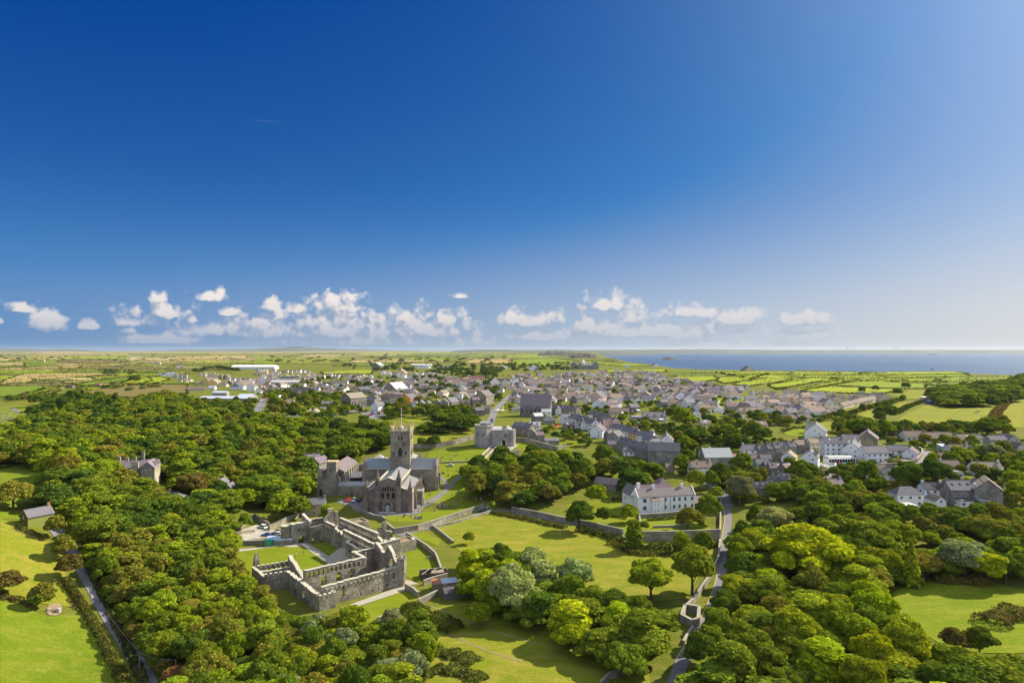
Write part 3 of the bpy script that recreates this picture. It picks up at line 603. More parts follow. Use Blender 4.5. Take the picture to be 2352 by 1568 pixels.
# ------------------------------------------------------------------ trees
def leafquads(cent, nrm, size, rr):
    n = len(cent); r = rr.normal(size=(n, 3)); nn = nrm + r * .62; nn /= np.linalg.norm(nn, axis=1)[:, None]
    a = np.cross(nn, rr.normal(size=(n, 3))); a /= np.linalg.norm(a, axis=1)[:, None]; b = np.cross(nn, a)
    s = size * rr.uniform(.6, 1.3, n)[:, None]; a = a * s; b = b * s * .8
    v = np.stack([cent - a - b * .6, cent + a * .35 - b, cent + a + b * .5, cent - a * .3 + b], 1).reshape(-1, 3)
    return v
def quadmesh(name, v, mats, mi=None):
    n = len(v) // 4; me = bpy.data.meshes.new(name); me.vertices.add(len(v)); me.vertices.foreach_set('co', v.astype(np.float32).ravel())
    me.loops.add(n * 4); me.loops.foreach_set('vertex_index', np.arange(n * 4, dtype=np.int32)); me.polygons.add(n); me.polygons.foreach_set('loop_start', np.arange(0, n * 4, 4, dtype=np.int32))
    for m in mats: me.materials.append(m)
    me.update(); me.validate(); return me
def crown(seed, n_leaf=3600, shape='round', size=.42):
    """unit tree: crown about radius 4.2 m, top at about 10 m"""
    rr = np.random.RandomState(seed); L = []
    if shape == 'round':
        L.append((np.array([0, 0, 6.0]), 2.9))
        for i in range(30):
            a = rr.uniform(0, 2 * math.pi); e = rr.uniform(-.45, 1.4); d = rr.uniform(2.3, 3.7); r = rr.uniform(.7, 1.35)
            L.append((np.array([d * math.cos(a) * math.cos(e), d * math.sin(a) * math.cos(e), 5.7 + d * .95 * math.sin(e)]), r))
    elif shape == 'wide':
        L.append((np.array([0, 0, 5.2]), 2.6))
        for i in range(36):
            a = rr.uniform(0, 2 * math.pi); d = rr.uniform(.6, 4.2); r = rr.uniform(.65, 1.2)
            L.append((np.array([d * math.cos(a), d * math.sin(a), 7.6 - d * d * .16 - rr.uniform(0, 2.2)]), r))
    elif shape == 'tall':
        for i in range(16):
            a = rr.uniform(0, 2 * math.pi); z = rr.uniform(2.2, 9.4); d = rr.uniform(.5, 1.9) * (1 - abs(z - 5.2) / 6.5); r = rr.uniform(.95, 1.5)
            L.append((np.array([d * math.cos(a), d * math.sin(a), z]), r))
        L.append((np.array([0, 0, 5.5]), 1.9))
    elif shape == 'bush':
        for i in range(9):
            a = rr.uniform(0, 2 * math.pi); d = rr.uniform(0, 1.1); r = rr.uniform(.6, 1.05)
            L.append((np.array([d * math.cos(a), d * math.sin(a), rr.uniform(.5, 1.3)]), r))
    C = []; N = []
    if shape == 'conifer':
        for k in range(n_leaf):
            z = 1.2 + 9.3 * rr.uniform() ** 1.25; tier = (z * 1.35) % 1; rad = (1 - (z - 1.2) / 9.6) * 2.9 * (.55 + .45 * (1 - tier)); a = rr.uniform(0, 2 * math.pi); d = rad * math.sqrt(rr.uniform(.35, 1)) * (1 + .18 * math.sin(a * 5 + int(z * 1.35) * 2))
            C.append((d * math.cos(a), d * math.sin(a), z - .28 * d)); N.append((.55 * math.cos(a), .55 * math.sin(a), .8))
        C = np.array(C); N = np.array(N)
    elif shape == 'pine':
        for i in range(9):
            z = 5.5 + i * .55; 
            for b in range(4):
                a = rr.uniform(0, 2 * math.pi); d = rr.uniform(.8, 2.4) * (1 - (z - 5.5) / 7)
                for q in range(n_leaf // 36): C.append((d * math.cos(a) + rr.normal() * .5, d * math.sin(a) + rr.normal() * .5, z + rr.normal() * .16)); N.append((0, 0, 1))
        C = np.array(C); N = np.array(N, float)
    else:
        tot = sum(r * r for _, r in L)
        for c, r in L:
            n = int(n_leaf * r * r / tot * 1.7); u = rr.normal(size=(n, 3)); u /= np.linalg.norm(u, axis=1)[:, None]
            u[:, 2] = np.where(u[:, 2] < -.55, -u[:, 2], u[:, 2])
            p = c + u * r * (rr.uniform(.8, 1.16, n)[:, None]) * np.array([1, 1, .82])
            keep = np.ones(n, bool)
            for c2, r2 in L:
                if c2 is c: continue
                keep &= (np.linalg.norm((p - c2) / np.array([1, 1, .82]), axis=1) > r2 * .80)
            C.append(p[keep]); N.append(u[keep])
        C = np.concatenate(C); N = np.concatenate(N)
    v = leafquads(C, N, size, rr)
    return quadmesh('crown', v, [M['leaf']])
def trunkmesh(seed, h=5.5, r=.28, kind='round'):
    rr = random.Random(seed); m = MB()
    m.tube((0, 0, -.4), (0, 0, h * .5), r * 1.15, 7, r * .8); m.tube((0, 0, h * .5), (rr.uniform(-.2, .2), rr.uniform(-.2, .2), h if kind != 'conifer' else 9.6), r * .8, 6, r * .25)
    if kind not in ('conifer', 'bush'):
        for i in range(6):
            a = i * 1.05 + rr.random() * .5; d = rr.uniform(1.4, 2.6); m.tube((0, 0, h * rr.uniform(.38, .62)), (d * math.cos(a), d * math.sin(a), h * rr.uniform(.95, 1.3)), r * .42, 5, r * .12)
    return m.mesh('trunk', [M['bark']])
TV = {}
for shp, n, cnt, sz in (('round', 10500, 6, .28), ('wide', 10500, 4, .28), ('tall', 7000, 3, .28), ('bush', 1100, 3, .22), ('conifer', 2600, 2, .4), ('pine', 1500, 1, .38)):
    TV[shp] = [(crown(10 + i + len(shp), n, shp, sz), trunkmesh(i, kind=shp) if shp != 'bush' else trunkmesh(i, .9, .08, 'bush')) for i in range(cnt)]
for i, (c, _) in enumerate(TV['pine']): pass
# leaf tints by name
TINT = {'mid': (.080, .112, .010), 'dark': (.052, .083, .010), 'deep': (.032, .063, .011), 'light': (.125, .160, .009), 'lime': (.165, .21, .007), 'olive': (.11, .108, .015), 'grey': (.12, .14, .065), 'brown': (.085, .068, .018), 'rust': (.12, .05, .02), 'copper': (.035, .014, .018), 'gold': (.20, .15, .015), 'pale': (.17, .20, .07)}
TINT = {k: tuple(q * 1.75 if k != 'copper' else q for q in v) for k, v in TINT.items()}
WORD = {'mid': 'mid green', 'dark': 'dark green', 'deep': 'very dark green', 'light': 'light green', 'lime': 'bright yellow-green', 'olive': 'olive green', 'grey': 'grey-green', 'brown': 'brownish', 'rust': 'rusty red', 'copper': 'dark purple', 'gold': 'golden', 'pale': 'pale silvery green'}
KIND = {'round': 'broadleaf_tree', 'wide': 'spreading_tree', 'tall': 'tall_tree', 'bush': 'shrub', 'conifer': 'conifer_tree', 'pine': 'pine_tree'}
ALLT = []      # dict(shape, loc, sc (xyz), tint, place, special label)
def tree(loc, h, w, shape='round', tint='mid', place='', label=None, var=None):
    """h metres tall, w metres wide crown"""
    ALLT.append(dict(shape=shape, loc=Vector(loc), h=h, w=w, tint=tint, place=place, label=label))
def tpx(x, y, h, w, **k):      # tree whose trunk foot is seen at photo pixel
    tree(P(x, y), h, w, **k)
def treeline(pts, n, h, w, k=None, jit=1.5, **kw):
    L = px(k, pts); cum = [0]
    for a, b in zip(L, L[1:]): cum.append(cum[-1] + (b - a).length)
    tints = kw.pop('tints', ['mid', 'dark', 'olive'])
    shapes = kw.pop('shapes', ['round'])
    for i in range(n):
        s = cum[-1] * (i + .5 + random.uniform(-.25, .25)) / n
        j = max(q for q in range(len(L) - 1) if cum[q] <= s or q == 0); p = L[j].lerp(L[j + 1], (s - cum[j]) / max(1e-6, cum[j + 1] - cum[j]))
        f = random.uniform(.75, 1.2); q = Vector((p.x + random.uniform(-jit, jit), p.y + random.uniform(-jit, jit), 0)); q.z = hgt(q.x, q.y)
        tree(q, h * f, w * f * random.uniform(.9, 1.15), tint=random.choice(tints), shape=random.choice(shapes), **kw)
def wood(pts, sp, h, tints, place, k=None, shapes=('round', 'round', 'round', 'wide', 'tall'), dz=8, wf=1.25, seed=1, holes=(), ylim=(0, 1e9)):
    """fills the canopy outline seen at pixels pts with trees about sp metres apart"""
    poly = [(p.x, p.y) for p in [P(*((q[0], q[1]) if k is None else T(k, q[0], q[1])), q[2] if len(q) > 2 else dz) for q in pts]]; rr = random.Random(seed)
    x0 = min(p[0] for p in poly); x1 = max(p[0] for p in poly); y0 = min(p[1] for p in poly); y1 = max(p[1] for p in poly)
    y = y0; r = 0; n = 0
    while y < y1:
        x = x0 + (r % 2) * sp / 2
        while x < x1:
            X = x + rr.uniform(-.32, .32) * sp; Y = y + rr.uniform(-.32, .32) * sp; x += sp
            if not inpoly(X, Y, poly) or not ylim[0] < Y < ylim[1]: continue
            if any(inpoly(X, Y, hp) for hp in holes) or any(math.hypot(X - ax, Y - ay) < ar for ax, ay, ar in AVOID): continue
            f = rr.uniform(.62, 1.25); z = hgt(X, Y)
            tree((X, Y, z), h * f, sp * wf * rr.uniform(.85, 1.25), shape=rr.choice(shapes), tint=rr.choice(tints), place=place); n += 1
        y += sp * .87; r += 1
    return n
# ------------------------------------------------------------------ houses
WALLC = {'W': (.79, .78, .84), 'C': (.62, .56, .40), 'G': (.27, .25, .215), 'B': (.36, .28, .17), 'P': (.62, .42, .40), 'Y': (.60, .47, .16), 'O': (.75, .30, .03), 'T': (.28, .58, .60), 'K': (.15, .14, .14), 'L': (.50, .42, .56), 'U': (.32, .52, .72), 'N': (.40, .40, .39)}
WALLW = {'W': 'white', 'C': 'cream', 'G': 'grey stone', 'B': 'tan stone', 'P': 'pink', 'Y': 'yellow', 'O': 'bright orange', 'T': 'turquoise', 'K': 'dark stone', 'L': 'lilac', 'U': 'pale blue', 'N': 'grey rendered'}
ROOFC = {'s': (.175, .165, .185), 'b': (.20, .145, .11), 'd': (.075, .07, .08), 'l': (.42, .44, .46), 'p': (.20, .155, .175), 't': (.32, .26, .18), 'r': (.28, .10, .07)}
ROOFW = {'s': 'grey slate', 'b': 'brown tiled', 'd': 'dark slate', 'l': 'pale', 'p': 'purple slate', 't': 'tan', 'r': 'red tiled'}
WINC = {}
def winmesh(w, h, nm=2, door=False, arch=False):
    k = (round(w, 1), round(h, 1), nm, door)
    if k in WINC: return WINC[k]
    m = MB(); m.slot = 0; m.box(-w / 2, w / 2, -.04, .05, 0, h); m.slot = 1; b = .09 if w > .7 else .07
    if door: m.box(-w / 2 + b, w / 2 - b, -.07, -.04, .03, h - b)
    else:
        pw = (w - b * (nm + 1)) / nm
        for i in range(nm): m.box(-w / 2 + b + i * (pw + b), -w / 2 + b + i * (pw + b) + pw, -.06, -.04, b, h - b)
    WINC[k] = m.mesh('door' if door else 'window', [M['white'], M['plain'] if door else M['glass']]); return WINC[k]
def addwin(root, x, y, z, ang, w=1.0, h=1.3, nm=2, door=None):
    me = winmesh(w, h, nm, door is not None); o = bpy.data.objects.new('door' if door else 'window', me); o.location = (x, y, z); o.rotation_euler = (0, 0, ang); link(o, root)
    if door: o.color = door + (1,)
    return o
POTC = None
HOUSES = []
def chimney(root, x, y, z, h, w=.9, d=.7, brick=False, wallc=None, pots=2):
    global POTC
    m = MB(); m.box(-w / 2, w / 2, -d / 2, d / 2, -1.6, h); m.box(-w / 2 - .08, w / 2 + .08, -d / 2 - .08, d / 2 + .08, h - .25, h - .05)
    m.slot = 1
    for i in range(pots): m.ngon((i - (pots - 1) / 2) * w * .45, 0, .14, 6, h, h + .5, .11)
    o = m.build('chimney', [M['brick'] if brick else (M['wall'] if wallc else M['wallst']), M['clay']], root, loc=(x, y, z)); o.color = (wallc or (.27, .25, .22)) + (1,)
def house(loc, rot, L, D, st, wall='W', roof='s', kind='g', chim=2, win=True, dorm=0, sky=0, pitch=38, porch=False, cons=False, hw=None, door=True, place='', label=None, cat='house', name=None, far=None, group=None, sash=True, dcol=None):
    """ridge along local x, front at local -y; rot in degrees"""
    loc = Vector(loc); far = loc.y > 620 if far is None else far; vfar = loc.y > 1000
    if loc.y > 700: st *= 1.18; D *= 1.15; pitch = max(pitch, 34)
    wc = WALLC[wall] if isinstance(wall, str) else wall; rc = ROOFC[roof] if isinstance(roof, str) else roof
    kr = random.uniform(.88, 1.1); rc = tuple(v * kr for v in rc); kw = random.uniform(.92, 1.04); wc = tuple(min(.8, v * kw) for v in wc)
    hw = hw or (.35 + 2.55 * st); rise = D / 2 * math.tan(R(pitch))
    nm = name or ('bungalow' if st < 1.4 else 'house')
    root = empty(nm, loc, R(rot), None, cat); stone = wall in ('G', 'B', 'K')
    m = MB(); m.box(-L / 2, L / 2, -D / 2, D / 2, -2.5, hw)
    if kind == 'g': m.gable(-L / 2, L / 2, -D / 2 + .02, D / 2 - .02, hw, hw + rise - .12)
    o = m.build('wall', M['wallst' if stone else 'wall'], root, color=wc)
    m = MB(); e = .35; g_ = .18; t = .22; k = math.tan(R(pitch))
    if kind == 'g':
        for s in (-1, 1):
            y0 = s * (D / 2 + e); z0 = hw - e * k; zr = hw + rise
            a = [(-L / 2 - g_, y0, z0), (L / 2 + g_, y0, z0), (L / 2 + g_, 0, zr), (-L / 2 - g_, 0, zr)]
            if s > 0: a = [a[1], a[0], a[3], a[2]]
            m.hexa([(p[0], p[1], p[2] - .04) for p in a], [(p[0], p[1], p[2] + t) for p in a])
        m.box(-L / 2 - g_, L / 2 + g_, -.14, .14, hw + rise + .08, hw + rise + t + .08)
    elif kind == 'h':
        r = max(0, L / 2 - D / 2 * .9); E_ = e
        v = [(-L / 2 - E_, -D / 2 - E_, hw - .1), (L / 2 + E_, -D / 2 - E_, hw - .1), (L / 2 + E_, D / 2 + E_, hw - .1), (-L / 2 - E_, D / 2 + E_, hw - .1), (-r, 0, hw + rise + .1), (r + .01, 0, hw + rise + .1)]
        m.add(v, [(0, 3, 2, 1), (0, 1, 5, 4), (1, 2, 5), (2, 3, 4, 5), (3, 0, 4)])
    elif kind == 'f': m.box(-L / 2 - .15, L / 2 + .15, -D / 2 - .15, D / 2 + .15, hw, hw + .3); rise = 0.1
    elif kind == 'm':                                                     # shallow single slope
        m.hexa([(-L / 2 - .2, -D / 2 - .3, hw - .02), (L / 2 + .2, -D / 2 - .3, hw - .02), (L / 2 + .2, D / 2 + .3, hw + D * .16), (-L / 2 - .2, D / 2 + .3, hw + D * .16)], [(-L / 2 - .2, -D / 2 - .3, hw + .2), (L / 2 + .2, -D / 2 - .3, hw + .2), (L / 2 + .2, D / 2 + .3, hw + D * .16 + .2), (-L / 2 - .2, D / 2 + .3, hw + D * .16 + .2)]); rise = D * .08
    ro = m.build('roof', M['roof' if roof != 'l' else 'corr'], root, color=rc)
    if chim and kind in 'gh':
        xs = {1: [random.choice((-1, 1)) * (L / 2 - .6)], 2: [-L / 2 + .6, L / 2 - .6], 3: [-L / 2 + .6, 0, L / 2 - .6]}.get(chim, [])
        for x in xs:
            if kind == 'h': x *= .45
            chimney(ro, x, 0, hw + rise, 1.15 if not vfar else 1.0, brick=(random.random() < .3 and not stone and wall != 'W'), wallc=None if stone or random.random() < .25 else tuple(v * .85 for v in wc), pots=2)
    if win:
        ns = max(1, int(round(st))); n = max(2, int(L / 3.0)) if not vfar else 2
        if far and not vfar: n = min(n, 4)
        dc = (.5, .03, .03) if dcol else random.choice([(.05, .09, .3), (.35, .03, .03), (.05, .15, .08), (.6, .6, .6), (.02, .02, .02), (.1, .25, .45)])
        ww = min(1.25, L / n * .5); di = random.randrange(n) if n < 4 else n // 2
        for s in range(ns):
            for i in range(n):
                x = -L / 2 + L * (i + .5) / n
                if s == 0 and i == di and door and not vfar: addwin(root, x, -D / 2 - .03, .15, 0, .95, 2.05, 1, dc); continue
                addwin(root, x, -D / 2 - .03, 1.0 + 2.55 * s, 0, ww if st > 1.3 else min(1.9, L / n * .55), 1.25 if not stone else 1.35)
        if not vfar:
            for sgn in (-1, 1):
                if abs(rot) > 12 or abs(loc.x / loc.y) > .08:
                    if (sgn < 0) == (loc.x > 0 or rot > 20) or abs(rot) > 60:
                        for s in range(ns): addwin(root, sgn * (L / 2 + .03), 0 if D < 7 else -D * .2, 1.0 + 2.55 * s, R(90) * sgn, .9, 1.2, 1)
                        if kind == 'g' and rise > 2.6: addwin(root, sgn * (L / 2 + .03), 0, hw + .35, R(90) * sgn, .8, 1.0, 1)
    for i in range(dorm):
        x = -L / 2 + L * (i + .5) / dorm; d = MB(); w = .85; zb = hw + .25; yb = -D / 2 + .5
        dr = empty('dormer', (x, 0, 0)); dr.parent = ro
        d.box(-w, w, yb, yb + 2.0, zb, zb + 1.35); d.gable(-w, w, yb, yb + 2.2, zb + 1.35, zb + 2.0, 'y'); q = d.build('dormer_wall', M['wall'], dr, color=wc)
        d = MB(); d.hexa([(-w - .2, yb - .2, zb + 1.2), (0, yb - .2, zb + 2.0), (0, yb + 2.4, zb + 2.0), (-w - .2, yb + 2.4, zb + 1.2)], [(-w - .2, yb - .2, zb + 1.32), (0, yb - .2, zb + 2.15), (0, yb + 2.4, zb + 2.15), (-w - .2, yb + 2.4, zb + 1.32)])
        d.hexa([(0, yb - .2, zb + 2.0), (w + .2, yb - .2, zb + 1.2), (w + .2, yb + 2.4, zb + 1.2), (0, yb + 2.4, zb + 2.0)], [(0, yb - .2, zb + 2.15), (w + .2, yb - .2, zb + 1.32), (w + .2, yb + 2.4, zb + 1.32), (0, yb + 2.4, zb + 2.15)])
        d.build('dormer_roof', M['roof'], dr, color=rc); addwin(dr, 0, yb - .03, zb + .2, 0, 1.1, 1.0)
        for c in (dr,): pass
    for i in range(sky):
        x = -L / 2 + L * (i + .5) / sky + .3; f = .55; y = -D / 2 * (1 - f); z = hw + rise * f + t + .02; m = MB(); dy = .5
        a = [(x - .4, y - dy, z - dy * k), (x + .4, y - dy, z - dy * k), (x + .4, y + dy, z + dy * k), (x - .4, y + dy, z + dy * k)]
        m.hexa(a, [(p[0], p[1] - .03, p[2] + .08) for p in a]); m.build('skylight', M['glass' if random.random() < .5 else 'metal'], ro)
    if porch:
        m = MB(); m.box(-1.1, 1.1, -D / 2 - 1.5, -D / 2 - .01, -1, 2.3); m.gable(-1.3, 1.3, -D / 2 - 1.7, -D / 2 - .01, 2.3, 3.3, 'y'); m.build('porch', M['wallst' if stone else 'wall'], root, color=wc)
    if cons:
        x = L * .2; m = MB(); m.box(x - 1.8, x + 1.8, -D / 2 - 2.6, -D / 2 - .02, -1, .7); m.slot = 1; m.box(x - 1.7, x + 1.7, -D / 2 - 2.5, -D / 2 - .03, .7, 2.2)
        m.slot = 0
        for i in range(6): m.box(x - 1.8 + i * .7, x - 1.72 + i * .7, -D / 2 - 2.62, -D / 2 - 2.5, .7, 2.25)
        m.hexa([(x - 1.9, -D / 2 - 2.8, 2.2), (x + 1.9, -D / 2 - 2.8, 2.2), (x + 1.9, -D / 2 - .02, 3.0), (x - 1.9, -D / 2 - .02, 3.0)], [(x - 1.9, -D / 2 - 2.8, 2.3), (x + 1.9, -D / 2 - 2.8, 2.3), (x + 1.9, -D / 2 - .02, 3.1), (x - 1.9, -D / 2 - .02, 3.1)])
        m.build('conservatory', [M['white'], M['glass']], root)
    AVOID.append((loc.x, loc.y, .5 * max(L, D) + 2.2)); 
    if label: root['label'] = label
    tp = {1: 'bungalow', 2: 'house', 3: 'tall house'}.get(int(round(st)), 'house')
    rd = {'g': '', 'h': 'hipped ', 'f': 'flat ', 'm': 'sloping '}[kind]
    gw = 'gable-fronted ' if abs(((rot + 90) % 180) - 90) > 60 else ''
    HOUSES.append(dict(o=root, base=f"{gw}{WALLW.get(wall, 'pale') if isinstance(wall, str) else 'pale'} {tp} with {rd}{ROOFW.get(roof, 'grey') if isinstance(roof, str) else 'grey'} roof" + (' and dormers' if dorm else ' and skylights' if sky else ' and chimneys' if chim > 1 else ''), place=place, group=group or ('houses ' + place if place else None), lab=label))
    return root
def hpx(k, x0, x1, yb, typ='l', st=1, wall='W', roof='b', rot=None, **kw):
    """house whose front foot runs from x0 to x1 at y = yb in tile k"""
    p = G(k, (x0 + x1) / 2, yb); W = (x1 - x0) / 3.998 / CF * p.y; az = math.degrees(math.atan2(p.x, p.y))
    L0 = None
    if typ == 'l': L, D, r = W, min(9.0, max(6.0, W * .62)), 0
    elif typ == 'g': D, L, r = W, max(7.5, W * 1.35), 90
    elif typ == 'c': L, D, r = W * .80, min(8.5, W * .58), 28
    elif typ == 'd': L, D, r = W * .80, min(8.5, W * .58), -28
    D = kw.pop('D', D)
    r = r if rot is None else rot
    if typ == 'g': back = L / 2
    else: back = D / 2
    dirv = Vector((p.x, p.y, 0)).normalized(); q = p + dirv * back * (1.0 if typ in 'lg' else 1.1); q.z = min(hgt(q.x, q.y), p.z + 1.0)
    q.z = p.z
    return house(q, r - az * (.0 if typ in 'l' else 0), L, D, st, wall, roof, **kw)
def rows(text, place):
    """lines: tile x0 y0 x1 y1 n type walls roofs [storeys]; n houses in a row"""
    for ln in text.strip().splitlines():
        a = ln.split()
        if not a: continue
        k = int(a[0]); x0, y0, x1, y1 = map(float, a[1:5]); n = int(a[5]); typ = a[6]; wl, rf = a[7], a[8]; st = float(a[9]) if len(a) > 9 else 1; join = 'j' in a[10:]
        rt = None
        if join:
            A, B = G(k, x0, y0), G(k, x1, y1); d = (B - A); rt = math.degrees(math.atan2(d.y, d.x)); Ltot = math.hypot(d.x, d.y)
        for i in range(n):
            if join:
                c = A.lerp(B, (i + .5) / n); L = Ltot / n; D = 7.2; nrm = Vector((-d.y, d.x, 0)).normalized()
                if nrm.y < 0: nrm = -nrm
                q = c + nrm * D / 2; q.z = hgt(c.x, c.y)
                house(q, rt + (0 if abs(rt) < 90 else 180), L + .05, D + .1 * (i % 3), st, random.choice(wl), random.choice(rf), chim=1 if random.random() < .85 else 2, hw=(.35 + 2.55 * st) + .25 * (i % 2) + random.uniform(0, .3), dorm=int(random.random() < .12), sky=int(random.random() < .35), place=place)
            else:
                w = (x1 - x0) / n; xa = x0 + w * i; xb = xa + w * random.uniform(.74, .92); yy = y0 + (y1 - y0) * (i + .5) / n + random.uniform(-2.5, 2.5); tt = random.choice(typ)
                hpx(k, xa, xb, yy, tt, st if random.random() < .8 else 3 - st if st < 3 else st, random.choice(wl), random.choice(rf), chim=random.choice((0, 1, 1, 2)), kind='g' if random.random() < .9 else 'h', sky=int(random.random() < .2), dorm=int(random.random() < .07), pitch=random.choice((28, 32, 36)), place=place, rot=None if tt in 'cd' else ((90 if tt == 'g' else 0) + random.uniform(-14, 14)))
def finish_houses():
    ORD = ['', 'second', 'third', 'fourth', 'fifth', 'sixth', 'seventh', 'eighth', 'ninth', 'tenth', 'eleventh', 'twelfth', 'thirteenth', 'fourteenth', 'fifteenth']
    by = {}
    for h in HOUSES:
        if h['group']: h['o']['group'] = h['group']
        if h['lab']: continue
        by.setdefault((h['base'] + ' ' + h['place']).strip(), []).append(h)
    for lab, hs in by.items():
        hs.sort(key=lambda h: h['o'].location.x / h['o'].location.y)
        for i, h in enumerate(hs):
            s = lab if len(hs) == 1 else (('leftmost ' if i == 0 else 'rightmost ' if i == len(hs) - 1 else f'{ORD[i]} leftmost ' if i < len(ORD) else '') + lab)
            h['o']['label'] = ' '.join(s.split()[:16])
# ------------------------------------------------------------------ the ruined palace
def ragged(L, z0, z1, amp, step=.9, seed=0):
    rr = random.Random(seed); n = max(2, int(L / step)); return [(L * i / n, z0 + (z1 - z0) * i / n + rr.uniform(-amp, amp)) for i in range(n + 1)]
def merlons(L, z, h=.7, w=.9, gap=.6):
    p = [(0, z + h)]; s = 0
    while s < L - .1:
        a = min(L, s + w); p += [(a, z + h)]; b = min(L, a + .05)
        p += [(b, z)]; c = min(L, a + gap); p += [(c, z)]; s = min(L, c + .05); p += [(s, z + h)]
    return sorted({round(q[0], 3): q for q in p}.values())
def arcade(L, zt, a=.7, pitch=1.6, w=1.15, h=1.55, s0=.4):
    n = int((L - 2 * s0) / pitch); o = (L - n * pitch) / 2
    return [(o + pitch * (i + .5), w, zt - a - h, zt - a + .15, 1) for i in range(n)]
def make_palace():
    r = empty('ruined_palace', (-60, 204, 0), R(40), 'roofless medieval stone palace with arcaded parapets round a green courtyard', 'ruin')
    def W(name, a, b, th, prof, ops=(), z0=-1.5, label=None, cope=True, mat='ruin'):
        m = MB(); L = math.hypot(b[0] - a[0], b[1] - a[1])
        if not isinstance(prof, (list, tuple)): prof = ragged(L, prof, prof, .16, .9, int(L * 10))
        m.wall(a, b, th, z0, prof, ops)
        if cope:                                                        # pale weathered wall head
            m.slot = 1; d = Vector((b[0] - a[0], b[1] - a[1])) / L; n = Vector((-d.y, d.x)) * (th / 2 + .1)
            for (s0, t0), (s1, t1) in zip(prof, prof[1:]):
                if s1 - s0 < .02: continue
                p, q = Vector(a) + d * s0, Vector(a) + d * s1
                bt = [(p.x + n.x, p.y + n.y, t0 + .002), (p.x - n.x, p.y - n.y, t0 + .002), (q.x - n.x, q.y - n.y, t1 + .002), (q.x + n.x, q.y + n.y, t1 + .002)]
                m.hexa(bt, [(v[0], v[1], v[2] + .16) for v in bt])
        o = m.build(name, [M[mat], M['cope']], r)
        if label: o['label'] = label
        return o
    # great hall: near wall with corbels, far wall with three tall windows under an arcade
    m = MB(); prof = ragged(28, 6.2, 6.8, .16, .8, 3)
    W('hall_wall', (0, -1), (28, -1), 1.2, prof, [(6.9, 1.25, 1.9, 5.0, 0), (3.0, 1.7, -1.5, .9, 1), (8.6, .45, .5, 1.25, 1), (13.2, .45, .6, 1.5, 1), (17.4, .45, .9, 1.7, 1), (19.6, .45, 1.0, 1.8, 1), (23.0, .5, 1.4, 2.3, 0), (25.3, 1.15, 3.4, 5.6, 2)], label='long outer wall with corbels under its head')
    for i in range(17): m = MB(); m.box(1.3 + i * 1.6, 1.62 + i * 1.6, -1.95, -1.6, 5.0 + i * .035, 5.55 + i * .035); m.build('corbel', M['cope'], r)
    W('hall_wall', (-1.5, 9), (20.2, 9), 1.1, 9.0, arcade(21.7, 9.0, .75) + [(6.6, 1.9, 2.4, 6.1, 1), (11.8, 1.9, 2.4, 6.3, 1), (16.8, 1.9, 2.4, 6.5, 1)], label='courtyard wall with three tall arched windows below a row of small arches')
    g = [(0, 6.9), (3, 8.2), (4.5, 10.2), (7.4, 12.0), (9.2, 9.3), (11, 8.6), (12.5, 9.2), (13.2, 8.2)]
    W('gable_wall', (28, -1), (28, 12.2), 1.0, g, [(5.6, 2.9, 5.4, 8.3, 3), (7.3, .5, 9.9, 10.5, 2), (10.3, 1.6, 1.8, 4.4, 1), (7.3, 1.6, 1.5, 4.0, 1)], label='hall gable pierced by a round wheel window')
    rw = MB()
    for i in range(12): a = math.pi * 2 * i / 12; rw.tube((28, 4.6 + .45 * math.cos(a), 6.85 + .45 * math.sin(a)), (28, 4.6 + 1.42 * math.cos(a), 6.85 + 1.42 * math.sin(a)), .07, 5)
    for q in (.45, 1.4):
        for i in range(20):
            a, b = math.pi * 2 * i / 20, math.pi * 2 * (i + 1) / 20; rw.tube((28, 4.6 + q * math.cos(a), 6.85 + q * math.sin(a)), (28, 4.6 + q * math.cos(b), 6.85 + q * math.sin(b)), .09, 5)
    rw.build('wheel_window', M['lichen'], r)
    t = MB(); t.ngon(28.3, -1.4, 1.75, 8, 4.6, 5.2, 1.9); t.ngon(28.3, -1.4, 1.7, 8, 5.2, 9.6); t.ngon(28.3, -1.4, .8, 8, -1, 4.6, 1.75)
    t.slot = 1; t.ngon(28.3, -1.4, 1.85, 8, 9.6, 9.9)
    t.slot = 0
    for i in range(5): a = i * 1.26; t.box(28.3 + 1.45 * math.cos(a) - .4, 28.3 + 1.45 * math.cos(a) + .4, -1.4 + 1.45 * math.sin(a) - .4, -1.4 + 1.45 * math.sin(a) + .4, 9.9, 10.6)
    t.build('corner_turret', [M['ruin'], M['cope']], r)
    W('gable_wall', (-2.2, 18.5), (-2.0, -3.2), 1.2, ragged(21.7, 6.0, 5.0, .25, 1.1, 8), [(6, .9, .5, 2.5, 1), (12, 1.4, 1.6, 4.0, 0), (17, .7, .5, 1.6, 1)], label='shadowed end wall with ragged head')
    W('stair_block', (-1.9, -3.4), (3.2, -3.6), 1.1, merlons(5.1, 3.9), []); W('stair_block', (3.1, -3.6), (3.1, -1.7), 1.0, merlons(1.9, 3.9), [])
    W('stair_block', (.6, -1.6), (3.2, 3.8), .9, ragged(6, 5.6, 4.6, .3, .8, 5), [])
    W('cross_wall', (3.2, 33), (-.4, 9.6), 1.1, ragged(23.7, 7.2, 5.2, .4, 1.0, 12), [(5, 1.2, 1, 3.0, 1), (15, 1.2, 1, 3.0, 1)], label='ragged cross wall')
    # western range
    W('west_range_wall', (-7.5, 34.8), (3.4, 33.2), .9, merlons(11, 4.5, .75), arcade(11, 4.2, .4, 1.6, 1.05, 1.3)); W('west_range_wall', (-7.8, 30.6), (2.8, 29.2), .8, ragged(10.7, 4.3, 4.3, .1, 1, 2), arcade(10.7, 4.3, .45, 1.6, 1.05, 1.4))
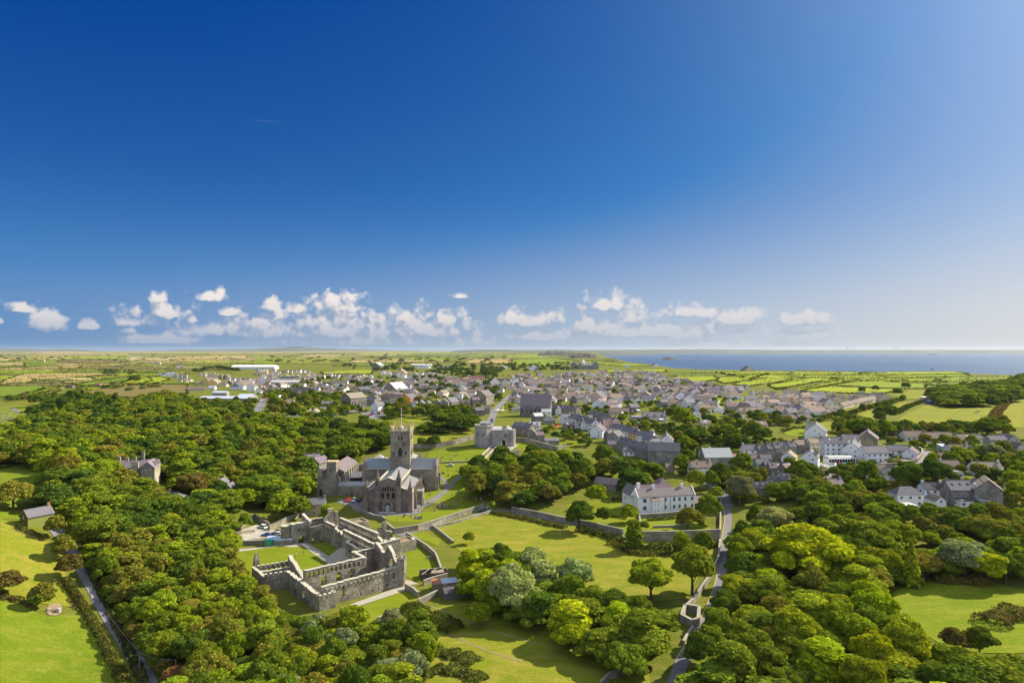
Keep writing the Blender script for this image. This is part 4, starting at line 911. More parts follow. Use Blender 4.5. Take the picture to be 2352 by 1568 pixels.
    W('west_range_wall', (-8.6, 24.4), (-2.4, 23.0), .9, merlons(6.3, 4.6, .7), arcade(6.3, 4.0, .3, 1.35, .95, 1.2)); W('west_range_wall', (-8.3, 36.5), (-8.6, 24.4), .9, ragged(12, 4.8, 4.6, .15, 1, 4), [(4, .8, 0, 1.5, 1)])
    W('west_range_wall', (-2.4, 23.0), (-2.2, 18.5), 1.0, ragged(4.5, 5.4, 6.2, .3, .9, 14), [])
    p = MB(); p.prism([(-7.7, 37.2), (-5.6, 37.2), (-5.6, 39.6), (-7.7, 39.6)], -1.5, 6.5, [(-7.4, 37.6), (-5.8, 37.5), (-5.8, 39.4), (-7.3, 39.3)]); p.prism([(-7.4, 37.6), (-5.8, 37.5), (-5.8, 39.4), (-7.3, 39.3)], 6.5, 8.7, [(-6.9, 38.2), (-6.1, 38.1), (-6.1, 39.0), (-6.8, 38.9)]); p.build('standing_pier', M['ruin'], r)
    # porch and east range
    W('porch_wall', (20.2, 9.0), (20.0, 18), 1.0, 8.8, arcade(9, 8.8, .7) + [(5.0, 2.2, 0, 4.6, 2)], label='porch wall with a large pointed arch'); W('porch_wall', (20.0, 18.0), (28.4, 17.2), 1.0, 8.6, arcade(8.4, 8.6, .7) + [(2, 1.2, 3, 5, 1)])
    W('kitchen_wall', (28.3, 12.0), (28.6, 17.2), 1.0, ragged(5.2, 9.2, 10.6, .5, .8, 5), []); W('kitchen_wall', (28.5, 17.2), (37.6, 16.2), 1.2, ragged(9.2, 9.8, 10.4, .15, 1, 6), [(6.5, .7, 5, 6.4, 1)], label='high blank wall behind the hall gable'); W('kitchen_wall', (37.4, 16.2), (37.2, 20.5), 1.6, ragged(4.3, 10.6, 7.5, .6, .7, 9), [])
    W('kitchen_wall', (28.6, 17.2), (29.4, 24), .9, ragged(6.8, 5.5, 3.0, .5, .8, 11), []); W('kitchen_wall', (33, 16.8), (33.3, 25), .9, ragged(8.2, 6.5, 3.5, .6, .8, 13), [(4, 1.6, 0, 2.6, 1)])
    W('east_range_wall', (29.8, 20.5), (29.8, 45.5), 1.0, 9.0, arcade(25, 9.0, .7) + [(6, 1.4, 2.5, 5.6, 2), (13, 1.4, 2.5, 5.6, 2), (20, 1.4, 2.5, 5.6, 2)], label='courtyard wall of the east range with arcaded parapet')
    W('east_range_wall', (36.2, 29.5), (36.2, 62.5), 1.0, ragged(33, 9.8, 9.3, .06, 1.3, 17), arcade(33, 9.6, .7) + [(5 + 5.5 * i, 1.3, 2.8, 5.6, 2) for i in range(5)], label='outer wall of the east range with arcaded parapet')
    W('east_range_wall', (36.6, 20.5), (36.2, 29.5), 1.0, ragged(9, 6.6, 8.8, .8, .8, 19), [(5, 1.4, 1.5, 3.5, 1)]); W('east_range_wall', (27.0, 21), (27.2, 38), .9, ragged(17, 5.8, 6.4, .25, .9, 21), [(3, 1.8, 0, 3.2, 1), (8, 1.8, 0, 3.2, 1), (13, 1.4, 3, 4.8, 2)])
    for v in (37.5, 45.5): W('cross_wall', (29.8, v), (36.2, v), .9, ragged(6.4, 7.0, 5.0, .9, .8, int(v)), [(3.2, 1.4, 0, 2.8, 1)])
    W('cross_wall', (27.2, 38), (29.8, 38.5), .9, ragged(2.7, 6, 6.8, .3, .8, 3), []); W('cross_wall', (30.6, 46), (30.9, 56.5), .9, ragged(10.5, 6.0, 7.2, .8, .8, 33), [(5, 1.4, 0, 2.8, 1)])
    st = MB()
    for i in range(8): st.prism([(27 - .55 * (8 - i), 39 - .55 * (8 - i)), (29.5, 37.5 - .55 * (8 - i)), (29.5, 44), (27 - .55 * (8 - i), 44)], -1, .3 * (i + 1))
    st.build('porch_steps', M['cope'], r)
    # chapel
    W('chapel_wall', (30.9, 56.5), (30.9, 65.2), 1.0, 8.2, arcade(8.7, 8.2, .6, 1.3, .9, 1.1) + [(3.2, 1.1, 1.6, 4.8, 2), (6.6, .8, .2, 1.8, 1)], label='chapel wall toward the court with patches of pale plaster'); W('chapel_wall', (30.9, 56.5), (36.2, 56.5), 1.0, ragged(5.3, 8.2, 6.2, .5, .7, 7), [])
    W('gable_wall', (30.4, 65.6), (37.4, 65.6), 1.1, [(0, 8.4), (1.4, 10.2), (2.6, 12.0), (3.6, 12.2), (4.6, 10.0), (5.6, 9.8), (7, 8.3)], [(3.4, 1.6, 3, 7, 2)], label='chapel gable with bell turret')
    b = MB(); b.box(32.2, 34.0, 64.9, 66.3, 11.6, 13.2); b.box(35.1, 36.3, 64.9, 66.3, 8, 11.6); b.build('bell_turret', M['ruin'], r)
    # north side and gate
    W('north_range_wall', (25, 66.5), (25.1, 74.5), 1.1, ragged(8, 8.8, 10.3, .25, .8, 27), [(4, 1.0, 4, 7, 1)]); W('north_range_wall', (25, 66.8), (31, 65.2), 1.1, ragged(6.2, 6.3, 7.1, .1, .8, 28), [(3.1, 3.2, 2.6, 5.2, 1), (1, 1, 0, 1.8, 0), (4.4, 1.4, 0, .9, 1)], label='wall with a wide round arch over the undercroft'); W('north_range_wall', (25.1, 74.3), (33, 72.6), 1.0, ragged(8, 7.6, 7.9, .15, .8, 29), [])
    W('gate_tower', (18.2, 70.8), (25.0, 69.6), 2.8, ragged(6.9, 8.0, 8.3, .2, .8, 30), [(4.2, 2.5, -1.5, 3.1, 2), (3.2, .7, 5, 6, 1)], label='gate block with pointed carriage arch'); t = MB(); t.ngon(17.0, 72.5, 2.3, 10, -1.5, 7.2, 2.1); t.slot = 1; t.ngon(17, 72.5, 2.2, 10, 7.2, 7.4); t.build('gate_turret', [M['ruin'], M['cope']], r)
    # eastern annexe with the orange-brown flat roofs
    def annexe(u, v, w, d, h, mat):
        m = MB(); m.box(u, u + w, v, v + d, -1.5, h); m.slot = 1; m.box(u + .5, u + w - .5, v + .5, v + d - .5, h, h + .12); m.slot = 0
        for q in ((u, u + w, v, v + .5), (u, u + w, v + d - .5, v + d), (u, u + .5, v + .5, v + d - .5), (u + w - .5, u + w, v + .5, v + d - .5)): m.box(*q, h, h + .7)
        return m.build('annexe', [M['ruin'], M[mat]], r)
    annexe(43.5, 30, 10, 6.5, 3.6, 'dirt'); m = MB(); m.box(45, 47, 35, 36, 4.3, 4.9); m.build('rooflight', M['white'], r); m = MB(); m.box(52, 53, 30.4, 31.4, 4.3, 4.8); m.build('rooflight', M['white'], r)
    a = annexe(44, 63, 6, 7, 5.0, 'dirt'); a['label'] = 'flat-roofed stone block with orange-brown roof'
    W('cross_wall', (37, 34), (44, 46), .9, ragged(13.9, 5.5, 6.2, .3, .9, 51), [(4, 1.2, 0, 2, 1)]); W('cross_wall', (44, 46), (50, 43), .9, ragged(6.7, 6.5, 5.0, .4, .9, 52), []); b = MB(); b.box(46.5, 48, 44, 45.5, -1, 9.2); b.build('chimney_stack', M['ruin'], r)
    W('cross_wall', (38, 52), (43.5, 57), .8, ragged(7.4, 4.5, 5, .3, .9, 53), [])
make_palace()
# ------------------------------------------------------------------ cathedral
def lancet(root, x, y, z, ang, w, h, name='window', mat='dark', frame='cath', pointed=True, parts=1):
    """an arched window lying on a wall"""
    m = MB(); n = 6
    def outline(w, h):
        r = w / 2 * (1.35 if pointed else 1.0); p = [(-w / 2, 0), (w / 2, 0)]
        for i in range(n + 1):
            t = 1 - i / n; p.append((w / 2 * t, h - r + r * ((1 - t ** 1.6) if pointed else math.sqrt(1 - t * t))))
        for i in range(1, n + 1):
            t = i / n; p.append((-w / 2 * t, h - r + r * ((1 - t ** 1.6) if pointed else math.sqrt(1 - t * t))))
        return p
    def ext(pts, y0, y1, dz=0):
        k = len(pts); m.add([(a, y0, b + dz) for a, b in pts] + [(a, y1, b + dz) for a, b in pts], [tuple(range(k)), tuple(reversed(range(k, 2 * k)))] + [(i, i + k, (i + 1) % k + k, (i + 1) % k) for i in range(k)])
    ext(outline(w + .3, h + .3), -.05, .1, -.12); m.slot = 1; ext(outline(w, h), -.08, -.05)
    if parts > 1:
        m.slot = 0
        for i in range(1, parts): m.box(-w / 2 + w * i / parts - .05, -w / 2 + w * i / parts + .05, -.12, -.08, 0, h * .8)
    o = m.build(name, [M[frame], M[mat]], root, loc=(x, y, z)); o.rotation_euler = (0, 0, ang); return o
def roundel(root, x, y, z, r, ang=0, name='round_window', spokes=0):
    m = MB(); n = 16
    def disc(q, y0, y1): m.add([(q * math.cos(2 * math.pi * i / n), y0, q * math.sin(2 * math.pi * i / n)) for i in range(n)] + [(q * math.cos(2 * math.pi * i / n), y1, q * math.sin(2 * math.pi * i / n)) for i in range(n)], [tuple(range(n)), tuple(reversed(range(n, 2 * n)))] + [(i, i + n, (i + 1) % n + n, (i + 1) % n) for i in range(n)])
    disc(r * 1.25, -.05, .1); m.slot = 1; disc(r, -.08, -.05); m.slot = 0
    for i in range(spokes): a = math.pi * 2 * i / spokes; m.tube((0, -.1, 0), (r * math.cos(a), -.1, r * math.sin(a)), .06, 4)
    o = m.build(name, [M['cope'] if spokes else M['cath'], M['dark']], root, loc=(x, y, z)); o.rotation_euler = (0, 0, ang); return o
def spire(root, x, y, zb, zs, zt, r, mat='cath'):
    m = MB(); m.ngon(x, y, r, 8, zb, zs, a0=R(22.5)); m.ngon(x, y, r * 1.12, 8, zs, zs + .3, a0=R(22.5)); m.ngon(x, y, r * .95, 8, zs + .3, zt, .05, a0=R(22.5))
    return m.build('spire_turret', M[mat], root)
def make_cathedral():
    r = empty('cathedral', (-61, 322, 0), 0, 'large purple-grey stone cathedral with square crossing tower and spired west front', 'cathedral')
    r.location = (0, 0, 0); X0 = -61.1
    def box(name, a, mat, parent=r, **k):
        m = MB(); m.box(*a); return m.build(name, M[mat], parent, **k)
    # crossing tower
    tw = box('tower', (-66.4, -55.8, 357, 368, -2, 35.4), 'cath')
    for z in (21.1, 29.2, 34.9): m = MB(); m.box(-66.6, -55.6, 356.8, 368.2, z, z + .3); m.build('string_course', M['cath'], tw)
    m = MB()                                                          # pierced parapet
    for (a, b, c, d) in ((-66.5, -55.7, 356.9, 357.3), (-66.5, -55.7, 367.7, 368.1), (-66.5, -66.1, 357.3, 367.7), (-56.1, -55.7, 357.3, 367.7)):
        m.box(a, b, c, d, 35.4, 35.75); m.box(a, b, c, d, 36.6, 36.9); n = 15; lx = b - a > 1
        for i in range(n + 1):
            if lx: x = a + (b - a - .25) * i / n; m.box(x, x + .25, c, d, 35.75, 36.6)
            else: y = c + (d - c - .25) * i / n; m.box(a, b, y, y + .25, 35.75, 36.6)
        for i in range(6):
            s = (i + .5) / 6
            if i in (2, 3): pass
            if lx: x = a + (b - a) * s; m.box(x - .45, x + .45, c, d, 36.9, 37.5)
            else: y = c + (d - c) * s; m.box(a, b, y - .45, y + .45, 36.9, 37.5)
    m.build('pierced_parapet', M['lichen'], tw)
    for x in (-66.3, -61.1, -55.9):
        for y in (357.1, 362.5, 367.9):
            if x == -61.1 and y == 362.5: continue
            m = MB(); s = .42 if x != -61.1 and y != 362.5 else .3; m.box(x - s, x + s, y - s, y + s, 35.2, 38.3); m.ngon(x, y, s * 1.25, 4, 38.3, 39.9, .05, a0=R(45)); m.build('pinnacle', M['lichen'], tw)
    box('tower_roof', (-65.9, -56.3, 357.5, 367.5, 35.4, 35.6), 'lead', tw); m = MB(); m.gable(-64.8, -57.4, 359, 366, 35.6, 36.6); m.build('tower_roof', M['lead'], tw)
    m = MB(); m.tube((-61.1, 361, 35.4), (-61.1, 361, 47.5), .12, 6, .07); m.ngon(-61.1, 361, .22, 6, 47.5, 47.9, .05); m.box(-62, -60.2, 360.3, 361.7, 35.6, 37.7); m.build('flagpole', M['white'], tw)
    for x in (-61.9, -60.3): lancet(tw, x, 356.98, 30.6, 0, .8, 2.2)
    lancet(tw, X0, 356.98, 21.6, 0, 2.1, 5.0, mat='dark', parts=2)
    for x in (-64.6, -58.0): lancet(tw, x, 356.98, 22.6, 0, .75, 1.9)
    for x in (-63.3, -59.1): lancet(tw, x, 356.98, 27.6, 0, .5, 1.3)
    roundel(tw, X0, 356.95, 27.7, .75, spokes=8)
    lancet(tw, -55.78, 362.5, 21.6, R(90), 2.1, 5.0, parts=2); lancet(tw, -55.78, 361.6, 30.6, R(90), .8, 2.2); lancet(tw, -55.78, 363.4, 30.6, R(90), .8, 2.2); lancet(tw, -55.78, 359.5, 22.6, R(90), .75, 1.9); lancet(tw, -55.78, 365.5, 22.6, R(90), .75, 1.9); roundel(tw, -55.75, 362.5, 27.7, .75, R(90), spokes=8)
    m = MB()
    for s in (-1, 1): m.hexa([(X0, 356.8, 20.4), (X0 + s * 5.2, 356.8, 16.0), (X0 + s * 5.2, 356.99, 16.0), (X0, 356.99, 20.4)], [(X0, 356.8, 20.75), (X0 + s * 5.2, 356.8, 16.35), (X0 + s * 5.2, 356.99, 16.35), (X0, 356.99, 20.75)])
    m.build('old_roof_line', M['cath'], tw)
    # nave and aisles
    nv = box('nave_wall', (-66.7, -55.5, 323.4, 357, -1, 14.2), 'cath')
    m = MB(); m.box(-67.0, -66.5, 323.2, 357, 14.2, 15.1); m.box(-55.7, -55.2, 323.2, 357, 14.2, 15.1); m.build('nave_parapet', M['cope'], nv)
    m = MB(); m.gable(-66.5, -55.7, 323.4, 357, 14.25, 16.7, 'y'); nr = m.build('nave_roof', M['lead'], r)
    m = MB()
    for i in range(24):
        y = 324.5 + i * 1.38
        for s in (-1, 1): m.hexa([(X0, y, 16.7), (X0 + s * 5.4, y, 14.25), (X0 + s * 5.4, y + .12, 14.25), (X0, y + .12, 16.7)], [(X0, y, 16.8), (X0 + s * 5.4, y, 14.35), (X0 + s * 5.4, y + .12, 14.35), (X0, y + .12, 16.8)])
    m.box(X0 - .12, X0 + .12, 323.4, 357, 16.66, 16.86); m.build('roof_rolls', M['leadblue'], nr)
    for i in range(9): lancet(nv, -55.48, 326 + i * 3.5, 12.0, R(90), 1.0, 1.9, pointed=False)
    for s, nm in ((1, 'south_aisle'), (-1, 'north_aisle')):
        xo = X0 + s * 12.0; xi = X0 + s * 5.62; a, b = sorted((xo, xi)); ai = box(nm, (a, b, 323.4, 356.9, -1, 9.6), 'cath')
        m = MB(); z0, z1 = (9.7, 11.9)
        pts = [(xo - s * .4, 9.7), (xi, 9.7), (xi, z1), (xo - s * .4, z0 + .1)]
        bt = [(pts[0][0], 323.5, pts[0][1]), (pts[1][0], 323.5, pts[1][1]), (pts[1][0], 356.9, pts[1][1]), (pts[0][0], 356.9, pts[0][1])]; tp = [(pts[3][0], 323.5, pts[3][1]), (pts[2][0], 323.5, pts[2][1]), (pts[2][0], 356.9, pts[2][1]), (pts[3][0], 356.9, pts[3][1])]
        m.hexa(bt, tp)
        for i in range(20):
            y = 324.4 + i * 1.65; m.hexa([(xo - s * .4, y, z0 + .1), (xi, y, z1), (xi, y + .14, z1), (xo - s * .4, y + .14, z0 + .1)], [(xo - s * .4, y, z0 + .22), (xi, y, z1 + .12), (xi, y + .14, z1 + .12), (xo - s * .4, y + .14, z0 + .22)])
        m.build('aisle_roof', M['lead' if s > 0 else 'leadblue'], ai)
        m = MB(); m.box(min(xo, xo - s * .4), max(xo, xo - s * .4), 323.4, 356.9, 9.6, 10.5)
        m.build('aisle_parapet', M['cope'], ai)
        for i in range(6):
            y = 328 + i * 5.2; m = MB(); x1 = xo + s * 1.3; q = sorted((xo, x1)); m.box(q[0], q[1], y - .45, y + .45, -1, 7.6); q2 = sorted((xo, xo + s * .8)); m.box(q2[0], q2[1], y - .4, y + .4, 7.6, 10.6); m.ngon(xo + s * .4, y, .5, 4, 10.6, 12.4, .05, a0=R(45)); m.build('buttress', M['cath'], ai)
            if i < 5: lancet(ai, xo + s * .02, y + 2.6, 3.2, R(90) * s, 1.7, 4.2, parts=2)
    # west front
    wf = empty('west_front', (0, 0, 0)); wf.parent = r
    m = MB(); m.wall((-66.9, 322.6), (-55.3, 322.6), 1.6, -1, [(0, 14.6), (5.8, 17.0), (11.6, 14.6)]); m.wall((-73.1, 322.8), (-66.9, 322.8), 1.2, -1, [(0, 9.8), (6.2, 12.3)]); m.wall((-55.3, 322.8), (-49.1, 322.8), 1.2, -1, [(0, 12.3), (6.2, 9.8)])
    m.slot = 1; m.wall((-67.0, 322.6), (-55.2, 322.6), 1.8, 14.55, [(0, 14.8), (5.9, 17.25), (11.8, 14.8)]) if False else None
    for (a, b, c, d) in ((-66.9, 14.62, -61.1, 17.02), (-61.1, 17.02, -55.3, 14.62), (-73.1, 9.82, -67.4, 12.1), (-54.8, 12.1, -49.1, 9.82)):
        m.hexa([(a, 321.7, b), (c, 321.7, d), (c, 323.5, d), (a, 323.5, b)], [(a, 321.7, b + .22), (c, 321.7, d + .22), (c, 323.5, d + .22), (a, 323.5, b + .22)])
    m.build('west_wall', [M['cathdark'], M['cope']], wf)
    for x in (-66.4, -55.8):
        m = MB(); m.box(x - 1.35, x + 1.35, 320.7, 323, -1, 8.3); m.box(x - 1.2, x + 1.2, 320.95, 323.2, 8.3, 12.6); m.box(x - 1.1, x + 1.1, 321.1, 323.3, 12.6, 16.4); m.box(x - 1.3, x + 1.3, 320.9, 323.5, 16.4, 16.7); m.ngon(x, 322.2, 1.15, 8, 16.7, 21.3, .05, a0=R(22.5))
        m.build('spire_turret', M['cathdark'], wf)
        for dx in (-.5, .1): lancet(wf, x + dx + .2, 321.07, 13.2, 0, .35, 2.4, name='blind_lancet', frame='cathdark')
    for x in (-72.0, -50.2):
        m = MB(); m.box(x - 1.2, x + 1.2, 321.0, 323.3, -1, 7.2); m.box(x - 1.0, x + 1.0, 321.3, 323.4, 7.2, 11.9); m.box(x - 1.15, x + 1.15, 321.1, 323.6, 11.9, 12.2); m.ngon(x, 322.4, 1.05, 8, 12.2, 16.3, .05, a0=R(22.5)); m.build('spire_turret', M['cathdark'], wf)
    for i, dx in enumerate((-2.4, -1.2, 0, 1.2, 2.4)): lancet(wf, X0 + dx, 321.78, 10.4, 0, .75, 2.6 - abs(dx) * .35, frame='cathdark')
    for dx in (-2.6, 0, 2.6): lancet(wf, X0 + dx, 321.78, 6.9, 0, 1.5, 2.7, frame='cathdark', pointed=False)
    for x in (-69.4, -52.9): roundel(wf, x, 322.15, 6.4, .95, spokes=8)
    m = MB(); m.wall((X0 - 2.7, 321.2), (X0 + 2.7, 321.2), 1.1, -1, [(0, 4.4), (2.7, 7.4), (5.4, 4.4)]); 
    for s in (-1, 1): m.tube((X0 + s * 2.8, 320.5, 4.4), (X0, 320.5, 7.5), .16, 5)
    m.build('portal_gable', M['cathdark'], wf); lancet(wf, X0, 320.63, 0, 0, 2.9, 5.0, name='portal_arch', frame='cath', pointed=False); d = lancet(wf, X0, 320.5, 0, 0, 1.9, 3.9, name='west_door', mat='plain', frame='cathdark', pointed=False, parts=2); d.color = (.30, .32, .33, 1)
    m = MB()
    for i in range(3): m.box(X0 - 3.6 - i * .5, X0 + 3.6 + i * .5, 319.6 - i * .45, 321.0, -1, .55 - i * .15)
    m.build('steps', M['cope'], wf)
    # porch
    p = box('south_porch', (-49.1, -45.4, 331.5, 338, -1, 8.0), 'cath'); m = MB(); m.wall((-49.1, 331.7), (-45.4, 331.7), .4, 8, merlons(3.7, 8.3, .5, .6, .45)); m.wall((-45.6, 331.9), (-45.6, 338), .4, 8, merlons(6.1, 8.3, .5, .6, .45)); m.build('porch_parapet', M['cope'], p); lancet(p, -45.38, 334.7, .4, R(90), 2.4, 4.2, mat='dark'); box('porch_roof', (-49.1, -45.8, 332, 337.8, 8.0, 8.15), 'lead', p)
    # transepts
    for s, nm, xe in ((-1, 'north_transept', -81.4), (1, 'south_transept', -41.4)):
        a, b = sorted((xe, X0 + s * 5.3)); t = box(nm, (a, b, 357.6, 367.4, -2, 14.9), 'cath')
        m = MB(); m.gable(a + .2, b - .1, 357.3, 367.7, 14.95, 19.9)
        n = 22
        for i in range(n + 1):
            x = a + .5 + (b - a - 1) * i / n
            for q in (357.3, 367.7): m.hexa([(x, q, 14.95), (x + .12, q, 14.95), (x + .12, 362.5, 19.9), (x, 362.5, 19.9)], [(x, q, 15.1), (x + .12, q, 15.1), (x + .12, 362.5, 20.05), (x, 362.5, 20.05)])
        m.build('transept_roof', M['leadblue'], t)
        m = MB(); m.box(a, b, 357.2, 357.7, 14.6, 15.15); m.build('parapet_band', M['cope'], t)
        xa, xb = sorted((xe, xe - s * .9)); m = MB(); m.wall((xe - s * .3, 357.4), (xe - s * .3, 367.8), .9, 14.9, [(0, 15.6), (5.2, 20.8), (10.4, 15.6)]); m.build('transept_gable', M['cath'], t)
        spire(t, xe - s * .4, 357.9, -1, 16.5, 19.5, 1.15); spire(t, xe - s * .4, 367.2, -1, 16.5, 19.3, 1.0)
        for x in (X0 + s * 9.0, X0 + s * 14.5): m = MB(); m.box(x - .3, x + .3, 357.1, 357.6, -2, 14.6); m.build('pilaster', M['cath'], t)
        lancet(t, X0 + s * 12, 357.57, 5.4, 0, 1.8, 4.4, pointed=False)
        if s > 0:
            lancet(t, -41.37, 362.5, 6, R(90), 3.0, 6.5, parts=3); m = MB()
            for y in (358, 367): m.box(-41.5, -40.2, y - .5, y + .5, -2, 11)
            m.build('buttress', M['cath'], t)
    # presbytery and eastern chapels
    c = box('presbytery', (-66.6, -55.6, 368, 398, -2, 15), 'cath'); m = MB(); m.gable(-66.6, -55.6, 368, 398, 15.05, 17.4, 'y'); m.build('presbytery_roof', M['lead'], c)
    for i in range(5): m = MB(); m.box(-55.6, -54.6, 371 + i * 5.5, 372 + i * 5.5, -2, 16.4); m.ngon(-55.1, 371.5 + i * 5.5, .6, 4, 16.4, 18.6, .05, a0=R(45)); m.build('pinnacle', M['cath'], c)
    box('choir_aisle', (-55.6, -49.5, 368, 396, -2, 10.5), 'cath'); box('choir_aisle', (-72.4, -66.6, 368, 396, -2, 10.5), 'cath')
    c = box('north_chapel', (-84.5, -74.5, 384, 396, 0, 14.2), 'cath'); m = MB(); m.add([(-84.7, 383.8, 14.2), (-74.3, 383.8, 14.2), (-74.3, 396.2, 14.2), (-84.7, 396.2, 14.2), (-79.5, 390, 17.8)], [(0, 3, 2, 1), (0, 1, 4), (1, 2, 4), (2, 3, 4), (3, 0, 4)]); m.build('chapel_roof', M['lead'], c)
    for x in (-84.3, -74.7): spire(c, x, 384.3, 8, 15.6, 18.2, .5)
    # cloister and college hall on the north side
    cl = box('cloister_wall', (-93.4, -73.2, 349, 352.4, -1, 6.9), 'cath'); m = MB(); m.hexa([(-93.4, 349.6, 6.92), (-73.2, 349.6, 6.92), (-73.2, 352.8, 6.92), (-93.4, 352.8, 6.92)], [(-93.4, 349.6, 7.5), (-73.2, 349.6, 7.5), (-73.2, 352.8, 9.0), (-93.4, 352.8, 9.0)]); m.build('cloister_roof', M['lead'], cl)
    for i in range(5): lancet(cl, -88.5 + i * 3.1, 348.98, 1.6, 0, .5, 1.8)
    m = MB(); m.box(-86.2, -86.0, 348.8, 348.97, 0, 6.8); m.box(-79.2, -79.0, 348.8, 348.97, 0, 6.8); m.build('downpipe', M['dark'], cl)
    ca = box('cloister_alley', (-92, -73, 366, 371, -1, 8.2), 'dark'); m = MB(); m.hexa([(-92.2, 365.6, 8.2), (-72.8, 365.6, 8.2), (-72.8, 371, 8.2), (-92.2, 371, 8.2)], [(-92.2, 365.6, 8.5), (-72.8, 365.6, 8.5), (-72.8, 371, 11), (-92.2, 371, 11)]); m.build('cloister_roof', M['roof'], ca, color=(.16, .16, .18))
    h = empty('college_hall', (0, 0, 0)); h.parent = r
    box('lower_block', (-104, -93.4, 348.6, 356, -2, 10.8), 'cath', h); tr = box('stair_tower', (-99.2, -94.0, 349.2, 354.2, 10.8, 19.8), 'cath', h); m = MB(); m.box(-99.4, -93.8, 349.0, 354.4, 19.8, 20.3); m.build('tower_head', M['lichen'], h); box('corner_turret', (-103.9, -101.4, 348.8, 351.0, 10.8, 16.0), 'cath', h)
    lancet(h, -96.9, 349.18, 15, 0, .6, 1.5); lancet(h, -102, 348.58, 2.2, 0, 1.6, 3.6, parts=3); lancet(h, -95, 348.58, .5, 0, 1, 2.2)
    hb = box('hall_wall', (-103, -91.5, 356, 386, -1, 14.0), 'cath', h); m = MB(); m.gable(-103.3, -91.2, 354.4, 386, 14.0, 17.3, 'y'); m.build('hall_roof', M['roof'], h, color=(.19, .15, .155))
    for i in range(6): m = MB(); m.box(-91.5, -90.3, 357.5 + i * 5, 358.5 + i * 5, -1, 13.4); m.build('buttress', M['cope'], h)
    for i in range(5): lancet(h, -91.48, 360.5 + i * 5, 5, R(90), 2.4, 7.5, parts=2)
    m = MB(); m.wall((-99, 388), (-89, 388), 1, 0, ragged(10, 12.6, 12.2, .2, 1, 3), [(5, 1, 9, 10.6, 1)]); m.wall((-89, 388), (-89, 396), 1, 0, ragged(8, 12.4, 12.4, .2, 1, 3)); m.build('ruined_chapel', M['cath'], h)
    AVOID.append((-98, 365, 16)); AVOID.append((-98, 385, 14))
make_cathedral()
# ------------------------------------------------------------------ gatehouse
def make_gate():
    z = 14.2; r = empty('gatehouse', (0, 0, z), 0, 'pale stone gatehouse with octagonal tower and dark archway at the top of the steps', 'gatehouse')
    m = MB(); m.ngon(-19.5, 448.5, 6.4, 8, -4, 6.2, a0=R(22.5)); m.ngon(-19.5, 448.5, 6.05, 8, 6.2, 13.6, a0=R(22.5)); m.build('octagonal_tower', M['gatest'], r)
    m = MB(); m.ngon(-19.5, 448.5, 6.55, 8, 6.0, 6.3, a0=R(22.5)); m.ngon(-19.5, 448.5, 6.3, 8, 13.2, 13.6, a0=R(22.5))
    for i in range(8):
        a, b = R(22.5 + 45 * i), R(22.5 + 45 * (i + 1)); p = [(-19.5 + 6.3 * math.cos(a), 448.5 + 6.3 * math.sin(a)), (-19.5 + 6.3 * math.cos(b), 448.5 + 6.3 * math.sin(b))]; m.wall(p[0], p[1], .5, 13.5, 14.6)
    m.build('tower_parapet', M['cope'], r)
    m = MB(); m.box(-21.5, -17, 447, 450.5, 13.4, 15.6); m.build('roof_room', M['gatest'], r); m = MB(); m.gable(-21.8, -16.7, 446.8, 450.8, 15.6, 16.8); m.build('roof_room_cover', M['lead'], r)
    for (x, zz, h) in ((-23.0, 8, 2.2), (-19.5, 7.6, 1.6), (-19.6, 1, 1.2), (-24.6, 0, 2.4)): lancet(r, x, 442.55 if abs(x + 19.5) < 2 else 443.6, zz, 0 if abs(x + 19.5) < 2 else R(-45), .55, h, frame='gatest')
    m = MB(); m.wall((-13.7, 447), (-2.2, 447), 3.2, -2, ragged(11.5, 10.9, 11.3, .12, .9, 5), [(8.0, 3.1, -2, 4.6, 2)]); m.build('gate_wall', M['gatest'], r)
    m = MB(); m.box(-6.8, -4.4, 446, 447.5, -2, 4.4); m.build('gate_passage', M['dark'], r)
    lancet(r, -4.4, 445.36, 6.2, 0, 1.1, 2.4, frame='gatest', parts=2); lancet(r, -10.2, 445.36, 6.6, 0, .6, 1.6, frame='gatest')
    m = MB(); m.ngon(-.8, 449, 3.3, 12, -3, 11.2); m.build('round_tower', M['gatest'], r); m = MB(); m.ngon(-3.5, 449.5, 3.8, 10, 11.3, 14.2, .05); m.build('conical_roof', M['lead'], r)
    m = MB(); m.hexa([(-13.2, 448.6, 11), (-7, 448.6, 11), (-7, 453, 11), (-13.2, 453, 11)], [(-13.2, 448.6, 11.2), (-7, 448.6, 11.2), (-7, 453, 12.8), (-13.2, 453, 12.8)]); m.build('lean_roof', M['corr'], r)
    AVOID.append((-19, 448, 9)); AVOID.append((-8, 448, 9)); AVOID.append((0, 448, 7))
    # steps down to the cathedral
    s = empty('stone_steps', (0, 0, 0), 0, 'long flight of stone steps with pale parapets below the gatehouse', 'steps'); a, b = P(1101, 1059), P(1140, 1024); m = MB(); n = 26; d = (b - a); dn = Vector((-d.y, d.x, 0)).normalized() * 1.7
    za, zb = hgt(a.x, a.y), hgt(b.x, b.y) + .6
    for i in range(n):
        p, q = a + d * (i / n), a + d * ((i + 1) / n); zz = za + (zb - za) * (i + 1) / n + .1; m.prism([(p.x - dn.x, p.y - dn.y), (q.x - dn.x, q.y - dn.y), (q.x + dn.x, q.y + dn.y), (p.x + dn.x, p.y + dn.y)][::-1], za - 2, zz)
    m.build('treads', M['cath'], s)
    for sg in (-1, 1):
        m = MB(); pa, pb = a + dn * sg * 1.15, b + dn * sg * 1.15; m.wall((pa.x, pa.y), (pb.x, pb.y), .55, za - 2.5, [(0, za + 1.1), ((pb - pa).to_2d().length, zb + 1.2)]); m.build('parapet', M['cope'], s)
make_gate()
